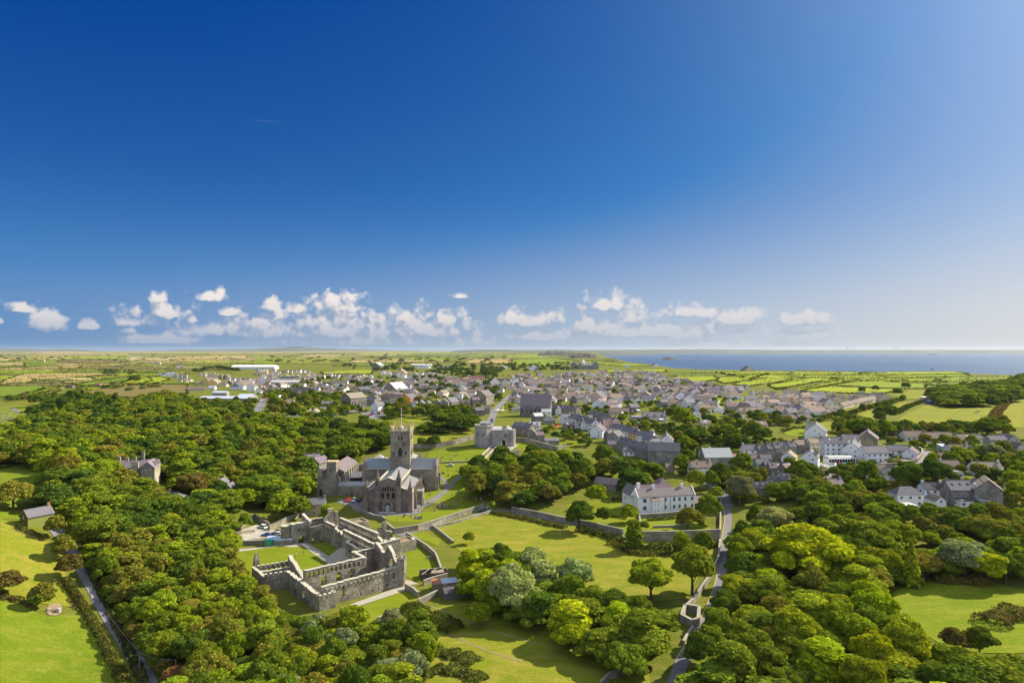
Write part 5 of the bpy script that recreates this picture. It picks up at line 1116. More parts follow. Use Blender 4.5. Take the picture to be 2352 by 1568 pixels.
# ------------------------------------------------------------------ white mansion
def make_mansion():
    A, B = P(1465, 1181), P(1597, 1170); Z = A.z + .3; d = (B - A); L = math.hypot(d.x, d.y); rz = math.atan2(d.y, d.x)
    r = empty('white_mansion', (A.x, A.y, Z), rz, 'long white two-storey mansion with slate roof and projecting stair bay', 'mansion'); W = WALLC['W']; D = 7.5; h = 7.9; k = D / 2 * .85
    m = MB(); m.box(0, L, 0, D, -3, h); m.gable(.01, L - .01, .02, D - .02, h, h + k - .1); m.build('front_range', M['wall'], r, color=W)
    m = MB()
    for s in (0, 1):
        y0, y1 = ((-.3, D / 2) if s == 0 else (D + .3, D / 2)); a = [(.25, y0, h - .15), (L - .25, y0, h - .15), (L - .25, y1, h + k), (.25, y1, h + k)]
        if s: a = [a[1], a[0], a[3], a[2]]
        m.hexa(a, [(p[0], p[1], p[2] + .25) for p in a])
    rf = m.build('roof', M['roof'], r, color=(.22, .185, .18))
    for x in (.12, L - .12):
        m = MB(); m.wall((x, -.5), (x, D + .5), .35, h - .6, [(0, h + .1), (D / 2 + .5, h + k + .75), (D + 1, h + .1)]); m.build('coped_gable', M['white'], r)
    for x in (L * .32, L * .82): chimney(rf, x, D / 2, h + k, 2.0, 1.3, .9, wallc=W, pots=2)
    for x, w in ((3.6, 1.9), (14.3 * L / 30, 1.3), (18.8 * L / 30, 1.3), (21.6 * L / 30, 1.3), (24.7 * L / 30, 1.3), (28.3 * L / 30, 1.3)):
        for z in (1.6, 5.2): addwin(r, x, -.03, z, 0, w, 2.0 if z > 2 or w > 1.5 else 2.0)
    b = MB(); b.box(6.6, 11, -2.6, .0, -3, 6.4); b.build('stair_bay', M['wall'], r, color=W); b = MB(); b.hexa([(6.4, -2.9, 6.4), (11.2, -2.9, 6.4), (11.2, 0, 6.4), (6.4, 0, 6.4)], [(6.4, -2.9, 6.55), (11.2, -2.9, 6.55), (11.2, 0, 7.2), (6.4, 0, 7.2)]); b.build('bay_roof', M['roof'], r, color=(.25, .17, .13))
    for x in (7.7, 9.5): addwin(r, x, -2.63, 4.2, 0, .4, 1.3, 1)
    addwin(r, 9.6, -2.63, 1.0, 0, .45, 1.6, 1); addwin(r, 8.0, -2.63, .2, 0, 1.0, 2.2, 1, (.45, .5, .45)); addwin(r, 8.6, -.03, 7.0, 0, 1.8, .8, 4)
    m = MB()
    for i in range(5): m.box(7.3, 8.8, -3.0 - .35 * (i + 1), -2.6, -3, .1 - .22 * i)
    m.build('entrance_steps', M['cope'], r)
    m = MB(); m.box(14, 14.15, -.15, 0, 1, h); m.box(17, 17.12, -.15, 0, 1, h); m.build('downpipe', M['dark'], r)
    # rear range and cross wing
    m = MB(); m.box(-2.2, 3.4, D, D + 7, -2, 8.2); m.gable(-2.2, 3.4, D - 3.5, D + 7, 8.2, 12.0, 'y'); m.box(3.4, 21, D + 3, D + 8, -2, 7.6); m.build('rear_range', M['wall'], r, color=W)
    m = MB()
    for s in (-1, 1):
        a = [(.6 + s * 3.3, D - 3.5, 8.0), (.6 + s * 3.3, D + 7.2, 8.0), (.6, D + 7.2, 12.15), (.6, D - 3.5, 12.15)]
        if s < 0: a = [a[1], a[0], a[3], a[2]]
        m.hexa(a, [(p[0], p[1], p[2] + .22) for p in a])
    m.build('roof', M['roof'], r, color=(.22, .185, .18)); m = MB(); m.gable(3.4, 21, D + 2.7, D + 8.3, 7.6, 11.2); m.build('roof', M['roof'], r, color=(.24, .17, .18))
    m = MB(); m.box(18, 26, D + 9, D + 17, -2, 8.2); m.build('rear_range', M['wall'], r, color=W); m = MB(); m.add([(17.7, D + 8.7, 8.2), (26.3, D + 8.7, 8.2), (26.3, D + 17.3, 8.2), (17.7, D + 17.3, 8.2), (22, D + 12, 12.8), (22, D + 15, 12.8)], [(0, 3, 2, 1), (0, 1, 4), (1, 2, 5, 4), (2, 3, 5), (3, 0, 4, 5)]); m.build('roof', M['roof'], r, color=(.24, .17, .18))
    chimney(r, 4.3, D + 2, 10.6, 2.4, 1.6, 1.0, wallc=W, pots=4)
    m = MB(); m.box(L, L + 8.5, 1.2, 6.5, -2, 3.4); m.build('side_wing', M['wall'], r, color=W); m = MB(); m.gable(L, L + 8.7, .9, 6.8, 3.4, 6.4); m.build('roof', M['roof'], r, color=(.27, .22, .2))
    for x in (0,): 
        for z in (1.4, 4.8): addwin(r, -2.23, D + 3, z, R(-90), 1.1, 1.6)
    AVOID.append((112, 306, 18)); AVOID.append((122, 308, 14))
make_mansion()
# ------------------------------------------------------------------ big halls and churches
def hall(loc, rz, L, D, hw, rise, wallm, roofm, name, label, cat, wallc=None, roofc=None, nwin=0, wh=2.5, ww=1.2, overhang=.4, ribs=False, gablewin=False, arch=True, butt=False, group=None):
    r = empty(name, loc, R(rz), label, cat, group); m = MB(); m.box(-L / 2, L / 2, -D / 2, D / 2, -3, hw); m.gable(-L / 2, L / 2, -D / 2 + .02, D / 2 - .02, hw, hw + rise - .12); m.build('wall', M[wallm], r, color=wallc or (.3, .28, .25)); m = MB()
    for s in (-1, 1):
        k = rise / (D / 2); a = [(-L / 2 - overhang, s * (D / 2 + overhang), hw - overhang * k), (L / 2 + overhang, s * (D / 2 + overhang), hw - overhang * k), (L / 2 + overhang, 0, hw + rise), (-L / 2 - overhang, 0, hw + rise)]
        if s > 0: a = [a[1], a[0], a[3], a[2]]
        m.hexa(a, [(p[0], p[1], p[2] + .25) for p in a])
        if ribs:
            n = int(L / 1.2)
            for i in range(n + 1):
                x = -L / 2 + L * i / n; m.hexa([(x, s * (D / 2 + .4), hw + .2 - .4 * k), (x + .08, s * (D / 2 + .4), hw + .2 - .4 * k), (x + .08, 0, hw + rise + .2), (x, 0, hw + rise + .2)], [(x, s * (D / 2 + .4), hw + .34 - .4 * k), (x + .08, s * (D / 2 + .4), hw + .34 - .4 * k), (x + .08, 0, hw + rise + .34), (x, 0, hw + rise + .34)])
    m.build('roof', M[roofm], r, color=roofc or (.18, .17, .18))
    for i in range(nwin):
        x = -L / 2 + L * (i + .5) / nwin; 
        for sg in (-1, 1):
            if arch: lancet(r, x, sg * (D / 2 + .02), hw * .3, 0 if sg < 0 else R(180), ww, wh, mat='glass', frame='cope')
            elif sg < 0: addwin(r, x, -D / 2 - .03, hw * .3, 0, ww, wh)
    if gablewin:
        for sg in (-1, 1): lancet(r, sg * (L / 2 + .02), 0, hw * .45, R(90) * sg, 2.0, 4.0, mat='glass', frame='cope')
    if butt:
        m = MB()
        for i in range(nwin + 1):
            x = -L / 2 + L * i / nwin
            for sg in (-1, 1): m.box(x - .3, x + .3, sg * D / 2 - (.8 if sg < 0 else 0), sg * D / 2 + (.8 if sg > 0 else 0), -3, hw * .8)
        m.build('buttress_row', M[wallm], r, color=wallc or (.3, .28, .25))
    AVOID.append((loc[0], loc[1], .5 * max(L, D) + 1)); return r
# ------------------------------------------------------------------ halls, chapels and other large buildings
def at(k, x, y): return G(k, x, y)
hall(at(1, 835, 660) + Vector((3, 16, 0)), 55, 21, 15, 11, 5, 'wallst', 'roof', 'chapel', 'tall dark stone chapel with plain gable beside the public car park', 'chapel', (.17, .16, .15), (.30, .25, .19), 5, 4.5, 1.4)
hall(at(2, 225, 730) + Vector((0, 10, 0)), -8, 27, 15, 10, 10, 'wallst', 'roof', 'parish_church', 'large stone church with steep banded purple slate roof above the terraces', 'church', (.19, .19, .20), (.25, .19, .21), 7, 4.5, 1.3, butt=True)
hall(at(2, 1375, 1165) + Vector((3, 7, 0)), -14, 19, 10, 8.2, 4.5, 'wallst', 'roof', 'stone_mill', 'tall dark slate-roofed stone mill with rooflights at the foot of the terrace', 'mill', (.24, .24, .25), (.12, .125, .14), 3, 1.4, .9, arch=False)
hall(at(2, 1900, 1195) + Vector((0, 6, 0)), 6, 17, 9, 6.2, 4.6, 'wallst', 'corr', 'stone_barn', 'broad stone barn with ribbed pale roof beside white cottages', 'barn', (.27, .26, .25), None, 3, 1.2, 1.0, arch=False, ribs=True)
hall(at(2, 865, 1400) + Vector((1, 4, 0)), -30, 12.5, 6.2, 3.4, 2.6, 'wallst', 'roof', 'stone_barn', 'low stone barn with mottled purple roof behind the mansion lawn', 'barn', (.30, .27, .22), (.25, .19, .19))
hall(at(3, 2100, 1560) + Vector((0, 6, 0)), 62, 11.5, 10, 7.4, 4.2, 'wallst', 'roof', 'stone_barn', 'tall square stone warehouse with tan roof by the farm track', 'warehouse', (.26, .25, .24), (.30, .25, .20), 2, 1.2, 1.0, arch=False)
hall(at(0, 2080, 590), 0, 55, 15, 4.5, 2.2, 'wall', 'metal', 'school', 'long low school with pale blue metal roof beyond the wood', 'school', (.3, .28, .26), None, 12, 1.6, 2.4, arch=False); hall(at(0, 2030, 540), 0, 18, 8, 5, 2, 'wall', 'metal', 'school', 'small pale blue metal-roofed hall behind the long school', 'school', (.3, .28, .26)); hall(at(0, 2270, 583), 0, 16, 22, 5, 3.4, 'wall', 'metal', 'school', 'wide end block of the metal-roofed school', 'school', (.3, .28, .26))
hall(at(1, 0, 292) + Vector((-10, 20, 0)), 3, 130, 45, 8, 5, 'wall', 'white', 'factory_shed', 'huge white-roofed shed behind the northern estate', 'shed', (.6, .6, .6)); hall(at(1, 280, 430), 4, 48, 22, 4.5, 3, 'wall', 'corr', 'sports_hall', 'grey hall roofed with dark blue solar panels', 'hall', (.5, .5, .5)); hall(at(1, 300, 400) + Vector((0, 8, 0)), 4, 36, 12, 6.8, 1.6, 'wall', 'glass', 'sports_hall', 'upper hall under blue solar panels', 'hall', (.5, .5, .5))
hall(at(1, 490, 438), -4, 26, 12, 4, 4, 'wallst', 'roof', 'school_hall', 'long slate-roofed hall at the edge of the town gardens', 'hall', (.33, .3, .24), (.2, .17, .17), 4, 1.5, 1)
hall(at(1, 250, 800), 0, 27, 11, 4, 3.2, 'wallst', 'roof', 'slate_barn', 'long low building with dark slate roof above the wooded slope', 'hall', (.3, .28, .25), (.17, .17, .185)); hall(at(1, 400, 800), 0, 11, 10, 3, 2.6, 'wallst', 'roof', 'slate_barn', 'short wing of the dark slate-roofed building above the wooded slope', 'hall', (.3, .28, .25), (.19, .18, .195))
hall(at(1, 1120, 292), 80, 38, 26, 13, 8, 'wallst', 'corr', 'arched_hall', 'dark hall with curved roof far behind the town', 'hall', (.12, .12, .14)); hall(at(1, 1520, 262), 0, 75, 20, 5, 2, 'wall', 'white', 'low_shed', 'long low white-roofed shed far beyond the chapel', 'shed', (.5, .5, .5))
hall(at(2, 270, 465), 3, 42, 16, 7, 4, 'wallst', 'roof', 'market_hall', 'long stone block with brown roof on the high street', 'hall', (.33, .28, .22), (.19, .145, .12), 8, 1.6, 1.2, arch=False)
# far grand hotel with cupola
def grand():
    p = at(2, 665, 292); r = empty('grand_hotel', p, R(4), 'large grey many-windowed hotel with white cupola far behind the town', 'hotel'); m = MB(); m.box(-38, 38, -10, 10, -3, 13); m.box(-40, -26, -12, 12, -3, 16); m.box(24, 42, -12, 12, -3, 16); m.build('wall', M['wallst'], r, color=(.30, .30, .31)); m = MB(); m.gable(-38, 38, -10.3, 10.3, 13, 19); m.gable(-40, -26, -12.3, 12.3, 16, 23, 'y'); m.gable(24, 42, -12.3, 12.3, 16, 23, 'y'); m.build('roof', M['roof'], r, color=(.2, .2, .22)); m = MB(); m.ngon(-4, 0, 5, 8, 13, 24); m.ngon(-4, 0, 5.5, 8, 24, 29, .3); m.ngon(-4, 0, .8, 6, 28, 34, .1); m.build('cupola', M['white'], r)
    for i in range(9):
        for z in (2, 7): addwin(r, -24 + i * 5.8, -10.05, z, 0, 2.2, 3.0)
grand()
# ------------------------------------------------------------------ houses, district by district
random.seed(11)
def many(text, place):
    """tile x0 x1 base type storeys wall roof [key=value ...]"""
    for ln in text.strip().splitlines():
        a = ln.split()
        if not a: continue
        kw = {}
        for t in a[8:]:
            if '=' in t: q, v = t.split('='); kw[q] = float(v) if '.' in v else (int(v) if v.lstrip('-').isdigit() else v)
            else: kw[t] = True
        hpx(int(a[0]), float(a[1]), float(a[2]), float(a[3]), a[4], float(a[5]), a[6], a[7], place=place, **kw)
many('''0 1095 1185 705 c 3 G s kind=h chim=2
0 270 375 805 l 2 G t chim=1
0 1500 1690 1535 l 1 G s kind=h chim=1
0 1990 2075 1440 g 2 G s chim=2
0 2070 2145 1480 g 2 G s chim=1
0 2090 2180 1550 l 1 G s chim=0
1 345 430 1225 l 1 G p kind=h chim=0
1 425 600 1200 c 2 G s chim=2
1 520 640 1235 g 2 G p chim=1 rot=70
1 440 590 1590 c 1 G s chim=0''', 'in the trees around the cathedral')
p_ = PZ(820, 160); house(PZ(900, 150) + Vector((0, 4, 0)), 12, 10.5, 6, 2, (.42, .33, .2), 's', chim=2, label='tan stone cottage with white porch behind the ruined chapel', porch=False)
many('''3 1230 1430 950 l 1 W b chim=1 cons
3 1415 1670 962 l 1 W b chim=1
3 1715 1895 975 l 1 W b chim=1 sky=1
3 1880 1950 968 l 1 N s chim=0
3 2010 2165 1000 l 1.5 N s chim=0
3 2150 2260 1000 g 1.5 N p chim=0
3 2240 2335 1048 g 1 N b chim=0
3 1650 1830 1075 l 1 W b chim=1
3 1810 1910 1085 g 1 W b chim=0 rot=70
3 1575 1650 1045 l 1 T l kind=m chim=0
3 1550 1720 1148 l 1 C b chim=1
3 1700 1790 1152 l 1 P d kind=g chim=0
3 1570 1740 1225 l 1 W b chim=1
3 1640 1760 1290 l 1 W s kind=f chim=0
3 1870 2115 1262 l 1 W t dorm=2 chim=1 rot=-6
3 2100 2170 1265 l 1 L l kind=m chim=0
3 980 1070 910 l 1 W b kind=h chim=0
3 1130 1190 900 l 1 G b chim=0''', 'between the pasture and the lower road')
many('''3 840 960 1250 l 1 C b kind=h chim=0
3 950 1070 1262 l 1 C b chim=0
3 1070 1190 1310 l 1.3 W d chim=1 cons
3 1010 1070 1330 g 1 W t chim=0
3 350 530 938 g 2 W s chim=1 rot=62 door
3 365 440 880 l 2 W d chim=0
3 830 1000 1008 g 2 B p chim=2 rot=60
3 200 360 1062 c 2 G b chim=1
3 355 500 1045 l 2 C t chim=1 rot=10
3 80 170 1150 g 1 G b chim=0
3 135 255 1188 g 2 W t chim=0 rot=60
3 0 100 1285 l 2 G p sky=2 chim=0
3 95 225 1280 c 2 G p sky=2 chim=1
3 85 190 1395 l 2 G s dorm=2 chim=1
3 20 110 1420 g 2 G s chim=1
3 0 40 1440 g 2 G s chim=0
3 445 545 1440 g 1 L p chim=1
3 510 680 1455 l 2 L p chim=2 rot=12 porch''', 'around the white hotel')
many('''3 1140 1385 1552 l 2 W s kind=h chim=0
3 1405 1590 1500 l 2 W d chim=2 sky=1 rot=-4
3 1490 1585 1590 g 1.6 W t chim=0
3 1220 1340 1640 l 1.6 W l kind=f chim=0
3 1620 1905 1530 l 2.4 G s chim=2 sky=4
3 1905 1990 1560 l 1 G l kind=m chim=0
3 1725 1845 1560 l 1 W d kind=m chim=0''', 'in the lower row by the road')
rows('''3 0 1108 265 1085 4 l G s 2 j
3 145 523 300 521 1 l W b 1
3 205 565 330 560 2 g W s 1
3 315 540 400 540 1 g C b 1
3 450 550 625 545 2 l CB b 1
3 640 570 815 565 2 c C d 1
3 815 570 990 560 2 l C d 1
3 955 588 1095 585 1 g C t 1
3 0 615 235 612 4 l C b 1 j
3 240 618 530 612 5 l CW b 1 j
3 560 608 690 602 1 g C b 1
3 695 655 1000 585 6 l BC b 1 j
3 70 690 365 682 5 l CB b 1 j
3 370 682 660 672 5 l CW b 1 j
3 0 695 60 692 1 l W b 1
3 170 778 405 772 2 l C b 1 j
3 0 545 88 548 1 g U s 1''', 'on the estate below the green fields')
rows('''2 1800 555 2090 540 5 c CW b 1
2 2180 525 2351 520 3 c CW b 1
2 2015 658 2351 620 5 l C b 1 j
2 2100 708 2351 695 3 l C b 1 j
2 2180 850 2351 840 2 l C b 1 j
2 1500 535 1755 545 4 g WC b 1
2 1500 570 1680 612 2 g W s 2
2 1390 470 1880 455 9 lc BC bd 1
2 1540 500 2100 500 9 gc CLW bt 1
2 1800 480 2040 470 4 c CW b 1
2 1020 500 1400 490 6 lg CW b 1
2 990 560 1530 535 9 lc CWG bt 1
2 840 485 1000 510 3 c CG b 1
2 910 530 1040 520 2 g TC s 1
2 800 432 1240 440 8 lg WK d 1
2 970 400 1240 405 5 l BC d 1
2 480 408 720 410 4 gl CB bt 2
2 720 400 970 395 5 lc GCW b 1
2 450 350 720 350 6 gc CWG b 1
2 720 345 1000 350 6 gc CWG bd 1
2 1000 330 1380 345 8 gc CWG bs 1
2 1200 375 1400 385 4 g CW bs 1''', 'on the bungalow estate')
rows('''2 0 430 90 420 3 g WGC sb 2
2 40 460 160 440 5 l GBP s 2
2 90 545 160 540 1 g C s 3
2 0 620 60 560 2 l WG s 2
2 160 545 250 550 2 g WG sb 2
2 250 490 370 495 3 l GN bs 1
2 370 530 460 520 2 l GWO sb 1
2 300 545 500 560 5 l GCN bs 1
2 480 560 620 545 3 gl WG sl 2
2 590 605 745 585 6 l K d 2 j
2 650 628 730 620 1 g C s 2
2 865 660 1010 645 4 l PLW p 2 j
2 355 700 590 720 6 l B p 2 j
2 350 690 460 720 2 g W b 2
2 0 880 160 905 3 l B s 2 j
2 0 700 110 650 2 l GW s 1
2 470 830 740 850 5 gl GWK s 2
2 560 780 740 800 4 l KG s 2''', 'near the high street')
many('''2 735 850 600 g 2 P s chim=1 rot=62
2 750 850 655 g 2 W s chim=0 rot=70
2 1045 1175 690 c 2 K s chim=2 cons
2 890 1070 712 l 1 C b chim=0 cons
2 1330 1440 640 c 2 G s chim=1
2 1430 1500 655 l 1.5 C b chim=0
2 1655 1765 645 g 1 W b chim=0
2 1665 1840 700 c 2 W b chim=0
2 1640 1720 752 g 2 W b chim=0
2 1700 1820 820 c 1 C p sky=1 chim=0
2 1200 1410 775 l 1.6 W s dorm=3 chim=2 cons rot=6
2 1095 1200 755 l 1 L l kind=f chim=0
2 175 290 780 c 2 G l chim=0
2 270 360 738 l 2 W l chim=0
2 290 395 795 l 1 G s chim=0
2 430 555 795 c 2 W s chim=2
2 155 260 872 l 2 W l dorm=2 chim=1
2 190 300 965 c 2 G p chim=1 dcol=r
2 140 225 935 g 1.6 G t chim=0
2 300 430 985 l 1 G s kind=m chim=0
2 735 850 920 g 2 W s chim=1 rot=68
2 840 1000 962 c 2 K p sky=2 chim=1
2 895 1005 978 g 2 G s chim=1 rot=60
2 1020 1110 1085 l 1 W s chim=0
2 875 985 1020 l 1 G s chim=0''', 'on the hillside terrace')
rows('''2 695 765 850 812 3 l WGG s 2.2 j
2 850 850 985 862 2 g P s 3.1
2 895 895 1120 952 4 l WWP ps 2.1 j
2 1080 950 1140 965 1 l Y s 2.1 j
2 1140 975 1290 990 2 l W s 2.1 j
2 520 790 730 860 3 l WG s 2 j
2 700 900 800 880 2 l GW s 1.6
2 960 1030 1265 1130 6 l G s 2 j
2 1190 1000 1300 1030 1 l W s 2 j''', 'on the hillside terrace')
many('''2 1255 1370 1045 c 2.3 W s chim=0
2 1360 1480 1030 g 2.3 W p chim=1 rot=75
2 1405 1480 1240 l 1 G b chim=0
2 1715 1850 1140 c 2 W p chim=2
2 1630 1830 1262 l 1.6 W b sky=2 chim=1 rot=8
2 1640 1700 1285 g 1.4 W d chim=0
2 2110 2270 1108 l 2 W s chim=2
2 2250 2360 1110 l 2 G s chim=2 dorm=1
2 2130 2270 1180 l 1.5 W b chim=0
2 2270 2370 1180 l 1.5 K s chim=0
2 2230 2350 1245 l 2 U s chim=0
2 2310 2370 1270 l 2 G s chim=0
2 2185 2351 1478 l 2 G s chim=1 dorm=3
2 1990 2120 1160 l 1.5 O r kind=m chim=0''', 'beside the lane to the mill')
rows('''1 1150 590 1430 600 7 l GC b 2 j
1 975 620 1090 625 3 l GW s 2 j
1 570 555 800 550 6 l BG b 2 j
1 270 515 500 525 6 l GBC b 2 j
1 1490 505 1720 500 6 l K d 2 j
1 2050 490 2260 490 5 l WGL p 2 j
1 1430 560 1560 550 4 c BP ts 2
1 0 455 230 465 5 gl CG bd 1
1 0 520 120 505 4 gl CWG bd 1
1 120 515 270 515 3 gl CG b 1
1 210 385 560 385 7 g C bt 2
1 20 345 215 352 4 g C b 2
1 0 318 110 318 4 gl WC b 2
1 150 325 500 322 9 l CW b 1
1 500 375 690 375 4 lc CB b 2
1 700 360 850 362 4 l CWG b 1
1 0 385 200 398 4 gc WC b 1
1 1150 340 1640 345 10 gl CW tb 1
1 1240 375 1480 380 5 g W bs 2
1 1600 375 1720 378 3 g CT b 1
1 1700 415 1930 420 7 l CB b 1
1 1070 430 1200 430 2 l C b 1
1 900 400 1060 398 3 c CW b 1
1 1640 282 1790 282 4 g W b 1
1 2080 285 2300 285 7 g W sb 2
1 1480 285 1600 285 3 g W s 2
1 1730 445 1900 470 4 gc GTW s 2
1 1430 490 1500 515 2 g GN s 1''', 'in the northern quarter')
many('''1 500 585 525 l 2 W s chim=2
1 735 845 452 l 2 W b chim=1
1 815 918 478 c 1.6 Y b chim=1
1 150 225 580 l 2 W l kind=f chim=0
1 225 352 640 l 1.5 W t chim=2
1 592 715 665 c 2 W s dorm=2 chim=1
1 578 652 708 c 2 P s chim=1
1 445 525 748 g 1.6 W s chim=1
1 508 585 735 g 1.6 C t chim=1
1 905 962 598 l 2 C t chim=1
1 865 945 515 l 1 W b chim=0
1 932 1050 520 c 2 G s sky=2 chim=1
1 1218 1350 515 g 2 G l chim=1 rot=60
1 1338 1418 492 l 2 N s chim=2
1 1362 1455 615 g 2 O s chim=2 rot=65
1 1065 1130 620 g 2 W s chim=1
1 1080 1165 678 g 2 W s chim=1 rot=65
1 1130 1210 632 l 1.5 L d chim=0
1 1195 1280 645 c 1 C b chim=0
1 1430 1480 650 l 2 W s chim=0
1 1478 1560 668 g 2.2 U s chim=1
1 1535 1625 672 g 2 U s chim=1
1 1628 1700 672 g 3 G s chim=1
1 1695 1770 672 g 3 G s chim=1
1 1740 1838 655 g 2.6 K s chim=2 rot=62
1 1858 1965 645 l 2 G b dorm=2 chim=2
1 1968 2060 640 c 3 G p chim=2
1 2040 2150 615 g 3 B s chim=2 rot=62
1 1990 2100 722 c 2 K p chim=1
1 2095 2152 700 l 2 G p chim=0
1 1870 1925 665 g 1 U s chim=0
1 1620 1690 498 g 2 T s chim=0
1 1850 1945 472 c 2 W s chim=1
1 1935 2012 475 l 1.6 W d dorm=3 chim=1
1 1950 2098 405 l 2 C r chim=2
1 2150 2230 445 g 2 W b chim=0
1 2195 2330 435 l 2 W d dorm=3 chim=1
1 2240 2320 462 g 2 C s chim=0
1 1510 1600 432 g 2 C d chim=1
1 1290 1385 345 g 1 C t chim=0''', 'in the northern quarter')
rows('''0 1455 352 1605 352 4 gc W s 2
0 1600 370 1725 375 3 gl WN b 2
0 1640 412 1770 402 3 gl WCN b 1
0 1830 345 1990 372 4 g C b 2
0 1930 375 2110 385 4 gl CB b 2
0 2080 395 2350 400 6 l W b 1
0 2100 430 2340 440 5 gl WCB bs 1
0 1715 492 1890 488 2 l BC b 1 j''', 'at the northern edge of the town')
many('''0 1800 1870 432 c 1 C b chim=0
0 1885 1955 432 g 2 Y b chim=1 rot=70
0 1935 2015 442 g 1.4 Y t chim=0
0 2005 2090 450 l 1 C b kind=h chim=0
0 1920 1980 478 l 1 W l chim=0
0 2128 2200 478 l 1.6 W s chim=1
0 2196 2295 478 g 2 W b chim=1 rot=66
0 2285 2351 490 g 2 W b chim=0
0 365 410 222 l 1 W b chim=0
0 1420 1475 243 l 1 W s chim=0
0 640 680 463 l 1 G s kind=f chim=0
0 885 925 453 l 1 B r chim=0
0 1610 1700 272 c 1 W s chim=0
0 2070 2130 190 l 2 C t chim=0
0 1190 1290 186 l 1 W l chim=0
2 160 235 300 g 2 W s chim=1
2 1030 1080 272 c 1 W s chim=0
2 1290 1340 268 g 1 W b chim=0
2 2120 2200 312 g 1 C p chim=0
3 280 520 305 l 1 N l kind=f chim=0''', 'at the far edge of the town')
# hotel complex: a white building of several wings
def hotel():
    G3 = lambda x, y: G(3, x, y)
    spec = [((320, 460), 1228, 'g', 3, 's', 60, 'tall white hotel wing with bay windows', dict(dorm=4)), ((500, 700), 1090, 'l', 3, 's', -4, 'white hotel wing with big glazed dormer', dict(sky=2, chim=2)), ((700, 860), 1110, 'g', 2, 's', 55, 'white gabled hotel block in the middle of the forecourt', {}),
            ((850, 1070), 1145, 'l', 2, 's', 8, 'white hotel block with glazed balconies under a pale roof edge', dict(chim=0)), ((1100, 1270), 1078, 'l', 1, 's', -8, 'white triple garage with dark slate roof', dict(chim=0)), ((1255, 1370), 1108, 'g', 1, 'p', 50, 'small curved white outbuilding beside the garages', dict(chim=0)), ((680, 830), 1010, 'l', 2, 's', -6, 'low slate-roofed hotel wing behind the forecourt', dict(chim=0))]
    for (xs, yb, t, st, rf, rot, lab, kw) in spec: o = hpx(3, xs[0], xs[1], yb, t, st, 'W', rf, rot=rot, label=lab, cat='hotel', name='hotel_wing', group='wings of the white hotel', **kw)
    p = G3(655, 1150); r = empty('sun_lounge', p, R(4), 'single-storey glazed lounge with pale roof in front of the hotel', 'extension'); m = MB(); m.box(-8, 8, -3, 3, -1, .8); m.box(-8, -7.6, -3, 3, .8, 2.8); m.box(7.6, 8, -3, 3, .8, 2.8)
    for i in range(11): m.box(-8 + i * 1.58, -7.85 + i * 1.58, -3.02, -2.9, .8, 2.8)
    m.build('frame', M['white'], r); m = MB(); m.box(-7.6, 7.6, -2.9, 2.9, .8, 2.8); m.build('glazing', M['glass'], r); m = MB(); m.hexa([(-8.3, -3.3, 2.8), (8.3, -3.3, 2.8), (8.3, 3.2, 2.8), (-8.3, 3.2, 2.8)], [(-7.6, -2.2, 3.9), (7.6, -2.2, 3.9), (7.6, 3, 4), (-7.6, 3, 4)]); m.build('roof', M['corr'], r)
hotel()
# stone mansion in the left wood
def wood_mansion():
    p = P(300, 1108); r = empty('stone_mansion', p + Vector((0, 5, 0)), R(14), 'large tan stone mansion with purple slate roofs and tall chimneys deep in the wood', 'mansion'); c = (.42, .36, .24)
    m = MB(); m.box(-10, 9, -5, 5, -3, 6.8); m.box(3.5, 9.5, -7, 3, -3, 6.8); m.build('wall', M['wallst'], r, color=c); rc = (.24, .19, .22); m = MB(); m.gable(-10.3, 9.3, -5.3, .3, 6.8, 9.6); m.gable(-10.3, 9.3, -.3, 5.3, 6.8, 9.6); m.gable(3.2, 9.8, -7.3, 3, 6.82, 10, 'y'); m.build('roof', M['roof'], r, color=rc)
    b = MB(); b.box(-.6, 2.4, -6.4, -4.9, -3, 9.4); b.wall((-.6, -6.3), (2.4, -6.3), .4, 9.4, merlons(3, 9.8, .5, .5, .4)); b.build('entrance_tower', M['wallst'], r, color=c)
    for x, y, h in ((-8, 2, 2.6), (-4, 0, 2.2), (2, 3, 4.6), (-1, 1.5, 2.4), (-9.5, 4.5, 2.4)): chimney(r, x, y, 8.8, h, 1.1, 1.0, pots=2)
    for x in (-8.5, -6, -3): 
        for z in (.8, 4.2): addwin(r, x, -5.03, z, 0, 1.1, 1.7)
    for x in (5, 7.8):
        for z in (.8, 4.2): addwin(r, x, -7.03, z, 0, 1.1, 1.7)
    addwin(r, .9, -6.53, 7, 0, 1.0, 1.5); AVOID.append((p.x, p.y + 5, 13))
wood_mansion()
def ivy_cottage():
    p = P(80, 1213); o = house(p + Vector((-2, 4, 0)), 60, 8.5, 5.6, 1.5, (.22, .24, .05), 's', chim=1, win=False, label='slate-roofed cottage whose gable is covered in ivy beside the meadow'); addwin(o, -4.40, .3, 3.2, R(-90), .9, 1.1); addwin(o, -4.40, .3, .9, R(-90), .9, 1.1)
    for b in range(1):
        rr = np.random.RandomState(5); n = 900; C = np.stack([np.full(n, -4.35), rr.uniform(-2.9, 2.9, n), rr.uniform(-.5, 6.4, n)], 1); C = C[C[:, 2] < 4.1 + 2.1 * (1 - abs(C[:, 1]) / 2.9)]; v = leafquads(C, np.tile([-1., 0, 0], (len(C), 1)), .2, rr); q = bpy.data.objects.new('ivy', quadmesh('ivy', v, [M['leaf']])); link(q, o); q.color = (.20, .19, .02, 1)
ivy_cottage()
